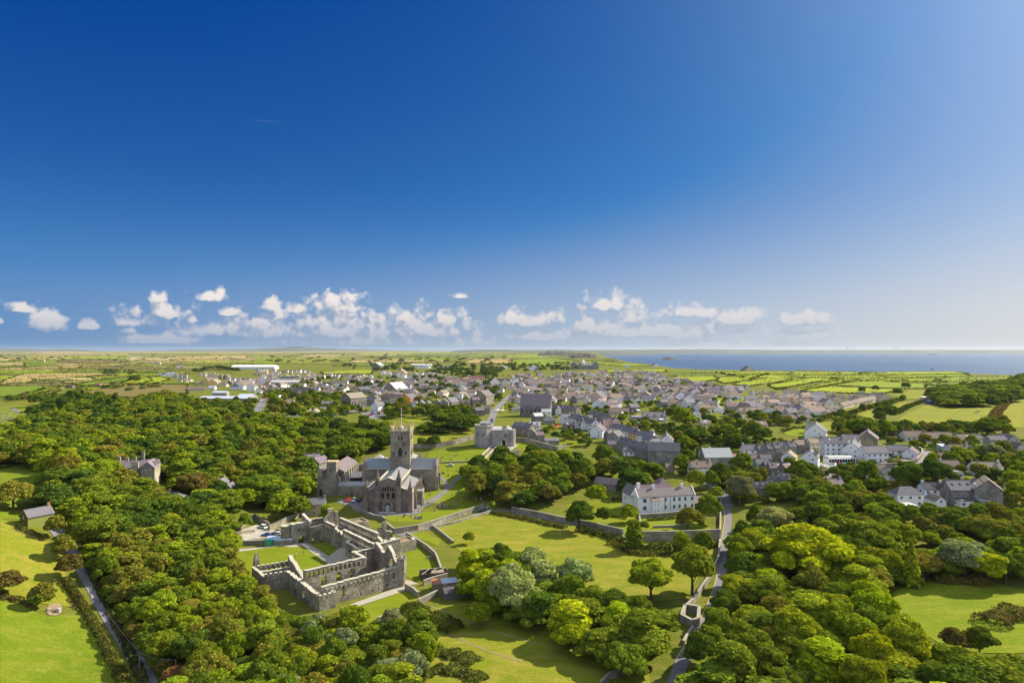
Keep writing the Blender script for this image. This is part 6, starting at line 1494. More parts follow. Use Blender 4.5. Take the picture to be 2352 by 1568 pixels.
# ------------------------------------------------------------------ walls, hedges, fences
def stonewall(pts, h, label, k=None, th=.6, mer=False, mat='rubble', gap=None, zoff=0):
    L = [Vector((p.x, p.y)) for p in px(k, pts)]; m = MB()
    for a, b in zip(L, L[1:]):
        n = max(1, int((b - a).length / 2.5))
        for i in range(n):
            p, q = a.lerp(b, i / n), a.lerp(b, (i + 1) / n); z0, z1 = hgt(p.x, p.y), hgt(q.x, q.y); ln = (q - p).length
            m.wall(p, q, th, min(z0, z1) - 1.2, ragged(ln, z0 + h, z1 + h, .07, .8, int(p.x * 13 + p.y * 7)) if not mer else [(s, zz + z0 + (z1 - z0) * s / ln) for s, zz in merlons(ln, h - .4, .4, .7, .5)])
            m.slot = 1; d = (q - p).normalized(); nn = Vector((-d.y, d.x)) * (th / 2 + .05)
            if not mer: m.hexa([(p.x + nn.x, p.y + nn.y, z0 + h + .05), (p.x - nn.x, p.y - nn.y, z0 + h + .05), (q.x - nn.x, q.y - nn.y, z1 + h + .05), (q.x + nn.x, q.y + nn.y, z1 + h + .05)], [(p.x + nn.x, p.y + nn.y, z0 + h + .2), (p.x - nn.x, p.y - nn.y, z0 + h + .2), (q.x - nn.x, q.y - nn.y, z1 + h + .2), (q.x + nn.x, q.y + nn.y, z1 + h + .2)])
            m.slot = 0
    o = m.build('stone_wall', [M[mat], M['capst' if mat == 'rubble' else 'white']]); tag(o, label, 'wall', kind='thing'); return o
PZw = lambda *q: [(562.7 + .1709 * x, 1159.9 + .1709 * y) for x, y in q]
stonewall(PZw((-100, 340), (130, 185), (325, 300)), 2.4, 'stone yard wall beside the parked white car', mer=True); stonewall(PZw((325, 345), (560, 230), (810, 125)), 2.6, 'long crenellated precinct wall running up to the tan cottage', mer=True)
stonewall(PZw((-260, 520), (0, 540), (340, 520)), 1.9, 'sunlit rubble wall behind the courtyard lawn', th=1.0); stonewall(PZw((-120, 400), (0, 385), (130, 365)), 1.2, 'low curved wall under the purple tree'); stonewall(PZw((430, 345), (500, 370), (570, 365)), 1.0, 'low stone planter wall by the gate block')
stonewall(PZw((2170, 420), (2330, 520), (2450, 600), (2560, 700), (2600, 800), (2640, 920)), 1.8, 'buttressed garden wall along the sunlit lawn east of the ruin'); stonewall(PZw((2640, 240), (2520, 300), (2640, 390), (2800, 520)), 1.2, 'low wall between the lane and the small green')
stonewall(PZw((2155, 1130), (2250, 1180), (2330, 1250)), 1.9, 'short rubble wall below the ruin doorway'); stonewall(PZw((2330, 1345), (2480, 1270), (2600, 1210)), 1.8, 'pale wall beside the timber shed'); stonewall(PZw((1780, 1545), (1960, 1490), (2050, 1440)), .8, 'low wall at the bottom of the ruin lawn')
CZw = lambda *q: [(712 + .1465 * x, 964.7 + .1465 * y) for x, y in q]
stonewall(CZw((620, 1375), (760, 1430), (900, 1500), (1010, 1545), (1130, 1560), (1180, 1600)), 1.8, 'curved stone wall between cathedral and ruin'); stonewall([(885, 1232 - 22), (905, 1226), (960, 1218), (985, 1210), (1040, 1192), (1090, 1175), (1112, 1168)], 2.4, 'long retaining wall below the churchyard lawn'); stonewall([(1000, 1212), (1040, 1203), (1090, 1188), (1130, 1176)], 1.0, 'low roadside wall edging the meadow')
stonewall([(1175, 1174), (1240, 1186), (1290, 1198), (1332, 1205), (1370, 1213), (1432, 1227)], 2.2, 'tall wall along the lane below the mansion garden'); stonewall([(1470, 1243), (1530, 1243), (1600, 1241), (1655, 1238)], 4.2, 'high grey precinct wall below the walled garden'); stonewall([(1468, 1182), (1470, 1200), (1470, 1215)], 1.3, 'pale garden wall running down from the mansion'); stonewall([(1468, 1190), (1530, 1186), (1580, 1180)], 1.8, 'garden wall in front of the mansion'); stonewall([(1500, 1212), (1540, 1211), (1580, 1209)], .9, 'terrace wall across the walled garden')
stonewall([(1656, 1150), (1655, 1190), (1654, 1240)], 1.4, 'lane wall between garden and road'); stonewall([(1654, 1248), (1650, 1290), (1632, 1330), (1616, 1352), (1606, 1368), (1590, 1390), (1578, 1402)], 2.0, 'ruined wall with rough head beside the meadow lane'); stonewall([(1574, 1405), (1606, 1410), (1604, 1438), (1592, 1442)], 2.4, 'square roofless stone enclosure beside the lane', th=.9); stonewall([(1574, 1405), (1566, 1428), (1592, 1442)], 2.2, 'back wall of the roofless stone enclosure', th=.9); stonewall([(1592, 1445), (1578, 1465), (1570, 1480)], 1.0, 'low wall along the lane under the trees'); stonewall([(1380, 1580), (1400, 1560), (1430, 1550), (1450, 1530), (1460, 1520)], 1.6, 'pale ruined wall at the bottom of the meadow')
stonewall([(950, 1030), (1000, 1028), (1040, 1022), (1088, 1008)], 3.0, 'precinct wall climbing the slope to the gatehouse'); stonewall([(1175, 1015), (1210, 1016), (1250, 1028), (1280, 1036), (1300, 1030)], 3.0, 'stepped garden wall below the stone house'); stonewall([(1160, 1035), (1175, 1045), (1195, 1040)], 2.4, 'retaining wall below the gatehouse forecourt'); stonewall([(1010, 1064), (1060, 1062), (1100, 1060)], .8, 'low bank wall below the gatehouse slope'); stonewall([(660, 1012), (690, 1013)], 2, 'short pale wall in a clearing of the wood'); stonewall([(822, 1090), (838, 1068), (850, 1064)], 1.4, 'garden wall behind the college hall')
stonewall([T(3, *q) for q in ((1060, 1195), (1250, 1185), (1370, 1145), (1415, 1090), (1415, 1050), (1385, 1035))], 2.2, 'curved boundary wall round the white hotel'); stonewall([T(3, *q) for q in ((490, 1240), (620, 1220), (670, 1210))], 1.2, 'grey retaining wall under the white hotel'); stonewall([T(3, *q) for q in ((470, 1170), (560, 1205), (620, 1195), (620, 1175))], 1.4, 'white terrace wall in front of the tall hotel wing', mat='white'); stonewall([T(3, *q) for q in ((830, 1120), (900, 1140), (970, 1145), (975, 1120))], 1.0, 'white forecourt wall under the glazed balconies', mat='white')
stonewall([T(6, *q) for q in ((1605, 1300), (1640, 1230))], 1.2, 'short rubble wall at the lane bend'); stonewall([T(7, *q) for q in ((1840, 185), (2000, 165), (2220, 155))], 1.8, 'garden wall behind the low outbuilding')
def hedge(pts, h, w, label=None, k=None, col=(.05, .07, .014), step=None, sz=None, stuff=False, name='hedge'):
    L = px(k, pts); rr = np.random.RandomState(int(abs(L[0].x) * 7 + L[0].y) % 9999); C = []; N = []; s = sz or (.26 if L[0].y < 330 else .5)
    for a, b in zip(L, L[1:]):
        ln = (b - a).length; n = int(ln * (h + w) / (s * s) * .9); n = min(n, 5000)
        t = rr.uniform(0, 1, n); th = rr.uniform(0, math.pi, n); lump = .8 + .25 * np.sin(t * ln * .9 + rr.uniform(0, 6)) * np.sin(t * ln * .37 + 1) + rr.uniform(-.12, .12, n)
        d = np.array([(b - a).x, (b - a).y]) / max(ln, 1e-3); nrm = np.array([-d[1], d[0]])
        off = np.cos(th) * w / 2 * lump; z = np.sin(th) ** .6 * h * lump
        X = a.x + (b.x - a.x) * t + nrm[0] * off; Y = a.y + (b.y - a.y) * t + nrm[1] * off; Z = np.array([hgt(x, y) for x, y in zip(X, Y)]) + z
        C.append(np.stack([X, Y, Z], 1)); N.append(np.stack([nrm[0] * np.cos(th), nrm[1] * np.cos(th), np.sin(th) + .1], 1))
    C = np.concatenate(C); N = np.concatenate(N); o = bpy.data.objects.new(name, quadmesh(name, leafquads(C, N, s, rr), [M['leaf']])); link(o); o.color = c4(col)
    tag(o, label, 'hedge', kind='thing'); return o
OL = (.085, .085, .022); DK = (.035, .055, .014); MID = (.065, .09, .016); BRH = (.11, .085, .03)
hedge([(150, 1335), (172, 1370), (200, 1410), (228, 1460), (258, 1520), (282, 1568), (300, 1610)], 2.2, 3.0, 'long roadside hedge between bright meadow and lane', col=OL); hedge([(160, 1340), (172, 1365), (190, 1390)], 1.8, 2.6, 'short olive hedge by the meadow gate', col=OL); hedge([(38, 1212), (60, 1222), (85, 1232), (100, 1243)], 1.6, 1.8, 'clipped hedge below the ivy cottage', col=OL); hedge([(0, 1372), (20, 1374), (50, 1382), (70, 1392)], 1.3, 2.6, 'rough bramble bank between the two meadows', col=BRH)
for q in range(5): hedge([(196 + 30 * q, 1290 + 62 * q), (226 + 30 * q, 1352 + 62 * q)], 1.6, 2.5, f'{("dark", "leafy", "mottled", "low", "brown-tipped")[q]} verge growth at the foot of the wood, {("near the parked car", "below the first pole", "at the middle of the lane", "beside the rusty bush", "at the lane end")[q]}', col=DK if q % 2 else OL)
hedge([(1130, 1178), (1160, 1185), (1200, 1192), (1260, 1206), (1300, 1214)], 1.8, 4, 'brambly hedge between lane and meadow', col=OL); hedge([(1330, 1218), (1380, 1230), (1430, 1245), (1470, 1262), (1540, 1262), (1650, 1255)], 2.6, 6, 'wide dark thicket below the precinct wall', col=DK); hedge([(1400, 1248), (1460, 1275), (1540, 1275), (1600, 1265)], 1.8, 4, 'lower brown edge of the thicket beside the meadow', col=OL)
hedge([(1485, 1196), (1540, 1192), (1575, 1188)], 1.4, 2.2, 'shrub border in the walled garden', col=MID); hedge([(1340, 1180), (1400, 1186), (1440, 1192)], 1.3, 1.8, 'clipped hedge across the mansion lawn', col=MID); hedge([(1405, 1150), (1435, 1150)], 1.8, 2, 'square hedge by the red car', col=DK)
hedge([T(3, *q) for q in ((2270, 1160), (2230, 1200), (2190, 1280))], 2.6, 3.5, 'tall clipped hedge beside the farm track', col=MID); hedge([T(3, *q) for q in ((660, 1270), (750, 1300), (780, 1330))], 1.4, 2, 'garden hedge below the hotel', col=MID); hedge([T(3, *q) for q in ((760, 700), (900, 660), (1080, 600), (1240, 570))], 3, 8, 'broad scrub hedge between estate and pasture', sz=.8, col=OL)
hedge([T(3, *q) for q in ((1180, 700), (1280, 640), (1400, 600), (1470, 590))], 3, 7, 'bushy hedge along the top of the pasture', sz=.8, col=DK); hedge([T(3, *q) for q in ((2060, 760), (2110, 680), (2200, 590))], 3, 9, 'brown scrubby hedge between the two pastures', sz=.8, col=BRH); hedge([T(3, *q) for q in ((700, 735), (830, 755), (960, 780))], 3, 5, 'dark hedge above the rough field', sz=.8, col=DK)
hedge([T(3, *q) for q in ((1180, 850), (1400, 872), (1600, 850), (1900, 850), (2200, 850))], 3, 6, 'thick hedge at the foot of the pasture', sz=.8, col=DK); hedge([T(3, *q) for q in ((130, 870), (230, 840), (360, 830))], 2, 3, 'garden hedge round the small bright field', col=MID, sz=.6)
hedge([T(7, *q) for q in ((1500, 650), (1700, 660), (1850, 670), (2020, 680))], 2.5, 7, 'golden undergrowth along the clearing', col=(.14, .12, .03)); hedge([T(7, *q) for q in ((1990, 1050), (2150, 960), (2300, 950), (2400, 960))], 2.5, 9, 'brown bracken bank at the edge of the clearing', col=(.12, .10, .035))
hedge([T(5, *q) for q in ((1350, 880), (1500, 960), (1700, 1040), (1800, 1110))], 2.2, 7, 'grey-green scrub spreading from the thicket', col=MID); hedge([T(5, *q) for q in ((1450, 1260), (1650, 1300), (1800, 1330), (1980, 1400))], 1.8, 6, 'loose scrub by the lower field', col=(.10, .115, .03)); hedge([T(5, *q) for q in ((1500, 1500), (1700, 1440), (1900, 1500), (2050, 1560))], 1.5, 5, 'scrub at the very bottom of the field', col=(.10, .115, .03))
# hedgerows of the far fields: one mass
def far_hedges():
    rr = np.random.RandomState(2); C = []; N = []; S_ = []
    segs = [(a, b, 1.0) for a, b in hedge_segs]
    for (k, pts, c) in FIELDS:
        L = px(k, pts); segs += [((L[i].x, L[i].y), (L[(i + 1) % len(L)].x, L[(i + 1) % len(L)].y), .8) for i in range(len(L)) if not (pts[i][0] == pts[(i + 1) % len(L)][0] and pts[i][0] in (0, 2351))]
    for a, b, f in segs:
        ln = math.hypot(b[0] - a[0], b[1] - a[1]); Y = (a[1] + b[1]) / 2
        if Y > 12000: continue
        s = .9 + Y / 3500; n = int(ln / s * 2.0 * min(1, 2500 / Y + .1)); h = 1.8 + Y / 4500
        t = rr.uniform(0, 1, n); gate = np.sin(t * ln / 60 + a[0]) > -.92; t = t[gate]; n = len(t)
        X = a[0] + (b[0] - a[0]) * t + rr.normal(size=n) * s * .7; YY = a[1] + (b[1] - a[1]) * t + rr.normal(size=n) * s * .7
        C.append(np.stack([X, YY, 20 + rr.uniform(0, 1, n) ** 1.5 * h], 1)); u = rr.normal(size=(n, 3)); u[:, 2] = abs(u[:, 2]) + .4; N.append(u / np.linalg.norm(u, axis=1)[:, None]); S_.append(np.full(n, s))
    C = np.concatenate(C); N = np.concatenate(N); s = np.concatenate(S_); v = leafquads(C, N, 1.0, rr).reshape(-1, 4, 3); v = C[:, None, :] + (v - C[:, None, :]) * s[:, None, None]
    o = bpy.data.objects.new('hedgerows', quadmesh('hedgerows', v.reshape(-1, 3), [M['hedge']])); link(o); tag(o, 'dark hedgerows dividing the far fields', 'hedgerow', kind='stuff'); print('hedge quads', len(C))
far_hedges()
# ------------------------------------------------------------------ vehicles
CARM = {}
def carmesh(kind):
    if kind in CARM: return CARM[kind]
    L, Wd, H = {'car': (4.2, 1.75, 1.45), 'van': (5.0, 1.95, 2.1), 'suv': (4.5, 1.85, 1.7), 'camper': (6.4, 2.2, 2.8)}[kind]; w = Wd / 2; hb = .85 if kind != 'camper' else .9; m = MB()
    f = {'car': (.30, .40, .78, .95), 'suv': (.27, .36, .88, .98), 'van': (.12, .24, .96, .99), 'camper': (.06, .16, .98, .995)}[kind]; x0 = -L / 2
    pr = [(x0, .3), (x0 - .02, .62), (x0 + L * f[0] * .9, hb), (x0 + L * f[2] + (L * .17 if kind == 'car' else 0), hb), (x0 + L, .72), (x0 + L, .3)]
    m.add([(a, -w, b) for a, b in pr] + [(a, w, b) for a, b in pr], [tuple(range(6)), tuple(reversed(range(6, 12)))] + [(i, i + 6, (i + 1) % 6 + 6, (i + 1) % 6) for i in range(6)])
    m.hexa([(x0 + L * f[1], -w + .12, H - .08), (x0 + L * f[2] * .96, -w + .12, H - .08), (x0 + L * f[2] * .96, w - .12, H - .08), (x0 + L * f[1], w - .12, H - .08)], [(x0 + L * (f[1] + .03), -w + .18, H), (x0 + L * f[2] * .94, -w + .18, H), (x0 + L * f[2] * .94, w - .18, H), (x0 + L * (f[1] + .03), w - .18, H)])
    body = m.mesh('body', [M['carpaint']]); m = MB(); m.hexa([(x0 + L * f[0], -w + .05, hb), (x0 + L * min(.97, f[2] + .02), -w + .05, hb), (x0 + L * min(.97, f[2] + .02), w - .05, hb), (x0 + L * f[0], w - .05, hb)], [(x0 + L * f[1], -w + .14, H - .08), (x0 + L * f[2] * .96, -w + .14, H - .08), (x0 + L * f[2] * .96, w - .14, H - .08), (x0 + L * f[1], w - .14, H - .08)]); cab = m.mesh('windows', [M['glass']])
    m = MB(); m.tube((0, -.11, 0), (0, .11, 0), .33, 12); wh = m.mesh('wheel', [M['tyre']]); CARM[kind] = (body, cab, wh, L, w); return CARM[kind]
CC = {'white': (.75, .75, .75), 'silver': (.42, .44, .47), 'black': (.02, .02, .025), 'red': (.5, .02, .02), 'blue': (.04, .12, .4), 'grey': (.16, .17, .18), 'yellow': (.7, .45, .02), 'green': (.04, .3, .08), 'pink': (.6, .03, .2)}
def car(p, rz, col, where, kind='car', group=None):
    body, cab, wh, L, w = carmesh(kind); nm = {'car': 'parked_car', 'suv': 'parked_car', 'van': 'parked_van', 'camper': 'camper_van'}[kind]
    r = empty(nm, (p.x, p.y, hgt(p.x, p.y) + (.18 if p.y < 600 else .5)), R(rz), f'{col} {"van" if kind == "van" else "camper van" if kind == "camper" else "car"} {where}', 'van' if kind in ('van', 'camper') else 'car', group); o = bpy.data.objects.new('body', body); o.color = CC[col] + (1,); link(o, r); link(bpy.data.objects.new('windows', cab), r)
    for x in (-L * .3, L * .32):
        for y in (-w + .1, w - .1): q = bpy.data.objects.new('wheel', wh); q.location = (x, y, .33); link(q, r)
    return r
for (k, x, y, rz, c, wh, kd) in [(4, 700, 305, 20, 'silver', 'parked on the lane in the upper left', 'suv'), (4, 705, 350, 10, 'yellow', 'half hidden by the lane trees', 'car'), (None, 603, 1213, -28, 'white', 'in the yard beside the precinct wall', 'suv'), (None, 612, 1231, 0, 'blue', 'behind the ticket office, nearest the wall', 'car'), (None, 626, 1230, 0, 'grey', 'behind the ticket office', 'car'), (None, 637, 1229, 0, 'white', 'behind the ticket office, nearest the gate', 'car'),
  (None, 800, 1150, 80, 'red', 'against the cloister wall', 'car'), (None, 814, 1151, 88, 'white', 'parked against the cloister wall', 'suv'), (None, 826, 1151, 88, 'black', 'against the cloister wall beside the cathedral', 'suv'), (None, 1110, 1177, 15, 'black', 'stopped on the road below the churchyard', 'car'), (None, 1117, 1173, 10, 'silver', 'on the road below the churchyard', 'suv'),
  (None, 1034, 1070, 0, 'white', 'open-topped on the churchyard path', 'car'), (None, 1163, 1016, 12, 'white', 'on the forecourt beside the gatehouse arch', 'van'), (2, 805, 1455, -8, 'white', 'beside the low stone barn', 'car'), (2, 765, 1430, -20, 'blue', 'beside the low stone barn', 'car'), (2, 775, 1400, -20, 'silver', 'behind the low stone barn', 'car'), (2, 1065, 1445, 0, 'red', 'against the wall left of the mansion', 'car'),
  (6, 2150, 1505, 30, 'red', 'under the trees at the bottom of the lane', 'car'), (6, 2230, 1545, 25, 'black', 'under the trees beside the red car', 'car'), (3, 1010, 1485, 75, 'white', 'on the lower road before the white houses', 'van'), (3, 1080, 1530, 60, 'red', 'below the white van on the lower road', 'car'), (3, 745, 1460, 15, 'silver', 'beside the pink cottage', 'van'), (3, 1055, 1210, 70, 'white', 'among the bungalows below the hotel', 'van'),
  (3, 1148, 1108, -5, 'grey', 'in the walled hotel forecourt', 'suv'), (3, 1110, 1085, 10, 'black', 'against the hotel garages', 'car'), (3, 1085, 1083, 10, 'black', 'half under the hotel garages', 'car'), (3, 1190, 1152, 5, 'red', 'beside the curved boundary wall', 'car'), (3, 1055, 1120, 10, 'black', 'under the glazed hotel balconies', 'car'), (3, 940, 1125, 10, 'blue', 'beside the hotel entrance', 'car'), (3, 640, 1170, 5, 'pink', 'in front of the sun lounge', 'car'), (3, 480, 1238, 5, 'black', 'below the tall hotel wing', 'car'),
  (3, 805, 1243, 10, 'blue', 'on the drive of the brown bungalow', 'car'), (3, 1210, 935, 80, 'pink', 'left of the long bungalow', 'van'), (3, 2135, 1030, 0, 'blue', 'in front of the grey house', 'suv'), (3, 2290, 1070, 0, 'black', 'beside the farm track', 'car'), (3, 1735, 945, 0, 'pink', 'between two bungalows', 'car'), (3, 1955, 1450, 0, 'silver', 'between the stone house and warehouse', 'van'), (3, 260, 1335, 10, 'blue', 'under the trees by the stone houses', 'car'), (0, 195, 697, 0, 'black', 'in the cemetery', 'car'),
  (3, 700, 590, 80, 'white', 'at the end of the estate', 'van'), (3, 758, 580, 0, 'blue', 'near the end of the estate', 'car'), (3, 125, 553, 0, 'blue', 'on the upper estate road', 'car'), (3, 690, 625, 30, 'silver', 'beside the stepped estate terrace', 'car'), (2, 2080, 547, 0, 'white', 'by the playground', 'car'), (2, 1857, 565, 0, 'black', 'by the playground', 'car'), (2, 2005, 556, 0, 'grey', 'by the playground', 'car'), (2, 2190, 532, 0, 'red', 'by the playground', 'car'), (2, 1805, 605, 80, 'white', 'on the playground road', 'van'), (2, 1838, 620, 80, 'silver', 'on the playground road', 'car'),
  (1, 1015, 688, 85, 'silver', 'in the public car park', 'car'), (1, 1055, 690, 85, 'white', 'in the public car park', 'car'), (1, 1075, 695, 85, 'grey', 'in the public car park', 'car'), (1, 1133, 690, 0, 'red', 'at the top of the public car park', 'car'), (1, 1050, 715, 0, 'red', 'in the middle of the public car park', 'suv'), (1, 1120, 710, 0, 'black', 'in the middle of the public car park', 'suv'), (1, 1075, 708, 0, 'blue', 'in the middle of the public car park', 'car'), (1, 965, 688, 0, 'grey', 'beside the public car park entrance', 'suv'), (1, 835, 697, 0, 'grey', 'on the street below the chapel', 'suv'),
  (1, 800, 705, 0, 'green', 'on the street below the chapel', 'car'), (1, 775, 710, 0, 'red', 'on the street below the chapel', 'car'), (1, 755, 715, 0, 'white', 'on the street below the chapel', 'car'), (1, 725, 722, 0, 'silver', 'on the street below the chapel', 'van'), (1, 695, 730, 0, 'white', 'on the street below the chapel', 'van'), (1, 40, 580, 80, 'white', 'on the straight road by the excavator', 'van'), (1, 8, 797, 0, 'grey', 'beside the slate building', 'car'), (1, 45, 797, 0, 'white', 'beside the slate building', 'car'),
  (1, 645, 455, 0, 'red', 'in the small upper car park', 'car'), (1, 670, 460, 0, 'red', 'in the small upper car park beside another', 'car'), (1, 1550, 350, 0, 'blue', 'among the far bungalows', 'car'), (1, 1560, 365, 0, 'white', 'among the far bungalows', 'van'), (1, 1590, 372, 0, 'silver', 'among the far bungalows', 'car'), (2, 32, 520, 80, 'blue', 'on the high street', 'car'), (2, 55, 500, 80, 'silver', 'on the high street', 'car'), (2, 60, 530, 80, 'red', 'on the high street', 'car'), (2, 15, 548, 80, 'white', 'on the high street', 'car'), (2, 75, 475, 80, 'black', 'on the high street', 'car'),
  (1, 2168, 780, 85, 'blue', 'on the street above the gatehouse', 'car'), (1, 2168, 760, 85, 'black', 'on the street above the gatehouse', 'car'), (1, 1060, 690, 85, 'black', 'in the public car park', 'car'), (2, 1765, 412, 0, 'white', 'caravan parked in the field', 'camper'), (1, 1440, 262, 0, 'white', 'far beyond the town', 'van')]:
    p = (G(k, x, y) if k is not None else P(x, y)); car(p, rz, c, wh, kd, group='cars ' + wh if ('in the public' in wh or 'street' in wh or 'playground' in wh or 'far bungalows' in wh) else None)
# ------------------------------------------------------------------ people: one skinned body each
def person_mesh(pose, top, legs):
    """one continuous body; clothing as material zones"""
    J = {'hip': (0, 0, .95), 'chest': (0, .01, 1.32), 'neck': (0, 0, 1.48), 'head': (0, -.01, 1.62), 'crown': (0, 0, 1.74)}
    st = .22 if pose == 'walk' else .06
    pts = [J['hip'], J['chest'], J['neck'], J['head'], J['crown'], (-.1, 0, .88), (-.11, -st, .48), (-.11, -st * .6 + .02, .06), (-.11, -st * .6 - .16, .03), (.1, 0, .88), (.11, st, .5), (.11, st * 1.3, .07), (.11, st * 1.3 - .16, .03),
           (-.19, 0, 1.40), (-.26, st * .5, 1.14), (-.25, st * .3 - .1, .9), (.19, 0, 1.40), (.26, -st * .5, 1.14), (.25, -st * .3 - .12, .9), (-.25, st * .3 - .14, .82), (.25, -st * .3 - .16, .82)]
    rad = [.16, .17, .06, .10, .07, .10, .065, .045, .035, .10, .065, .045, .035, .07, .05, .035, .07, .05, .035, .03, .03]
    ed = [(0, 1), (1, 2), (2, 3), (3, 4), (0, 5), (5, 6), (6, 7), (7, 8), (0, 9), (9, 10), (10, 11), (11, 12), (1, 13), (13, 14), (14, 15), (15, 19), (1, 16), (16, 17), (17, 18), (18, 20)]
    me = bpy.data.meshes.new('person_base'); me.from_pydata(pts, ed, []); o = bpy.data.objects.new('tmp', me); COL.objects.link(o); o.modifiers.new('skin', 'SKIN'); sv = me.skin_vertices[0].data
    for i, r in enumerate(rad): sv[i].radius = (r, r * .85, )
    sv[0].use_root = True; o.modifiers.new('sub', 'SUBSURF').levels = 1
    bpy.context.view_layer.update(); ev = o.evaluated_get(bpy.context.evaluated_depsgraph_get()); m2 = bpy.data.meshes.new_from_object(ev); bpy.data.objects.remove(o)
    m2.materials.clear()
    for c in ('skin', 'top', 'legs', 'hair'): 
        if c == 'skin': m2.materials.append(M['skin'])
        else:
            key = f'cloth_{c}_{top}_{legs}'
            if key not in M: cc = {'top': top, 'legs': legs, 'hair': (.04, .025, .015)}[c]; M[key] = surf('clothing', (lambda q: (lambda t, p, o: c4(q)))(cc), .9)
            m2.materials.append(M[key])
    for f in m2.polygons:
        z = f.center.z; x = abs(f.center.x)
        f.material_index = 2 if z < .95 and x < .2 else (1 if z < 1.47 and not (x > .2 and z < .92) else (3 if z > 1.70 or (z > 1.6 and f.center.y > .03) else 0)); f.use_smooth = True
    return m2
PM = []
for i, (tp, lg) in enumerate((((.6, .6, .62), (.03, .04, .08)), ((.03, .04, .10), (.12, .1, .09)), ((.55, .03, .03), (.03, .03, .04)), ((.05, .15, .5), (.05, .05, .06)), ((.02, .02, .02), (.25, .2, .15)), ((.7, .15, .05), (.03, .04, .1)))): PM.append(person_mesh('walk' if i % 2 else 'stand', tp, lg))
PW = ['in a pale top and dark trousers', 'in a navy top and grey trousers', 'in a red top and dark trousers', 'in a blue top', 'in black with tan trousers', 'in an orange top and blue jeans']
def person(p, i, where, rz=None, group=None, z=None): o = bpy.data.objects.new('person', PM[i]); link(o); o.location = (p.x, p.y, hgt(p.x, p.y) + .14 if z is None else z); o.rotation_euler = (0, 0, random.uniform(0, 6.28) if rz is None else rz); tag(o, f'person {PW[i]} {where}', 'person', group); return o
person(PZ(682, 697), 0, 'standing on the courtyard lawn, nearer the middle'); person(PZ(788, 665), 1, 'standing on the courtyard lawn, nearer the path')
person(PZ(2033, 222), 4, 'walking on the churchyard lawn'); person(CZ(1700, 1450), 2, 'by the sign post at the cathedral porch'); person(P(1108, 1172), 0, 'beside the cars on the road')
for i, (x, y) in enumerate(((1805, 1330), (1835, 1320), (1868, 1345), (1885, 1350), (1910, 1345), (1940, 1330), (1975, 1320))): person(CZ(x, y), i % 6, ('nearest the south porch', 'just beyond the porch corner', 'first in the path group', 'second in the path group', 'in the middle of the path group', 'walking at the end of the path group', 'walking alone on the churchyard path')[i])
for i, (x, y) in enumerate(((1995, 1352), (2035, 1365), (2070, 1355), (2110, 1355))): person(CZ(x, y), (i + 3) % 6, ('sitting on the grass by the path', 'beside the upright gravestone', 'in the churchyard, near a grave pair', 'at the far grave pair')[i])
for i, (x, y) in enumerate(((1182, 1023 + 5), (1158, 1028), (1164, 1030), (1170, 1029))): person(P(x - 8, y), (i + 2) % 6, ('on the forecourt, nearest the wall', 'at the top of the stone steps', 'in the pair above the steps', 'beside the pair above the steps')[i])
for i, (x, y) in enumerate(((2200, 250), (2240, 262))): person(PZ(x + 130, y + 110), (i * 3 + 5) % 6, ('on the small green below the lane', 'by the shrubs on the small green')[i])
person(P(885, 1093), 2, 'walking on the churchyard path below the steps') if False else person(P(1091, 1075), 2, 'walking below the stone steps')
person(T7 := P(1420, 1222), 4, 'walking a dog on the lane below the mansion'); person(P(1232, 1190), 3, 'on the lane beneath the tall wall')
# horses and cattle: continuous bodies
def beast(p, rz, col, label, cat, s=1.0, graze=False):
    hx = (1.35, .75) if graze else (1.25, 1.75); pts = [(-.7, 0, 1.15), (0, 0, 1.12), (.6, 0, 1.2), (.95, 0, 1.35 if not graze else 1.1), (hx[0], 0, hx[1]), (hx[0] + .35, 0, hx[1] - .3), (-.95, 0, 1.0), (-1.05, 0, .5)]; rad = [.30, .33, .32, .20, .13, .08, .06, .04]; ed = [(1, 0), (1, 2), (2, 3), (3, 4), (4, 5), (0, 6), (6, 7)]
    for (bx, y, hind) in ((-.7, .2, 1), (-.7, -.2, 1), (.6, .2, 0), (.6, -.2, 0)):
        b = len(pts); j = 0 if hind else 2; kn = [(bx + (.12 if hind else 0), y, .78), (bx - (.12 if hind else 0), y, .42), (bx, y, .05)]; pts += kn; rad += [.14, .06, .055]; ed += [(j, b), (b, b + 1), (b + 1, b + 2)]
    me = bpy.data.meshes.new('b'); me.from_pydata(pts, ed, []); o = bpy.data.objects.new('tmp', me); COL.objects.link(o); o.modifiers.new('s', 'SKIN'); sv = me.skin_vertices[0].data
    for i, r in enumerate(rad): sv[i].radius = (r, r)
    sv[1].use_root = True; o.modifiers.new('u', 'SUBSURF').levels = 1; bpy.context.view_layer.update(); m2 = bpy.data.meshes.new_from_object(o.evaluated_get(bpy.context.evaluated_depsgraph_get())); bpy.data.objects.remove(o); m2.materials.clear(); m2.materials.append(M['plain'])
    q = bpy.data.objects.new(cat, m2); link(q); q.location = (p.x, p.y, hgt(p.x, p.y) + .3); q.rotation_euler = (0, 0, R(rz)); q.scale = (s, s, s); q.color = c4(col); tag(q, label, cat)
beast(G(3, 1908, 700), 170, (.22, .2, .18), 'grey horse grazing in the big pasture', 'horse', 1.3, True); beast(G(3, 1930, 692), 20, (.12, .07, .04), 'brown horse standing in the big pasture', 'horse', 1.3); beast(G(1, 1810, 940), 10, (.25, .12, .05), 'reddish brown cow lying above the precinct wall', 'cow', 1.2, True); beast(G(1, 1838, 938), 170, (.35, .18, .08), 'tan cow on the slope near the gatehouse wall', 'cow', 1.2, True)
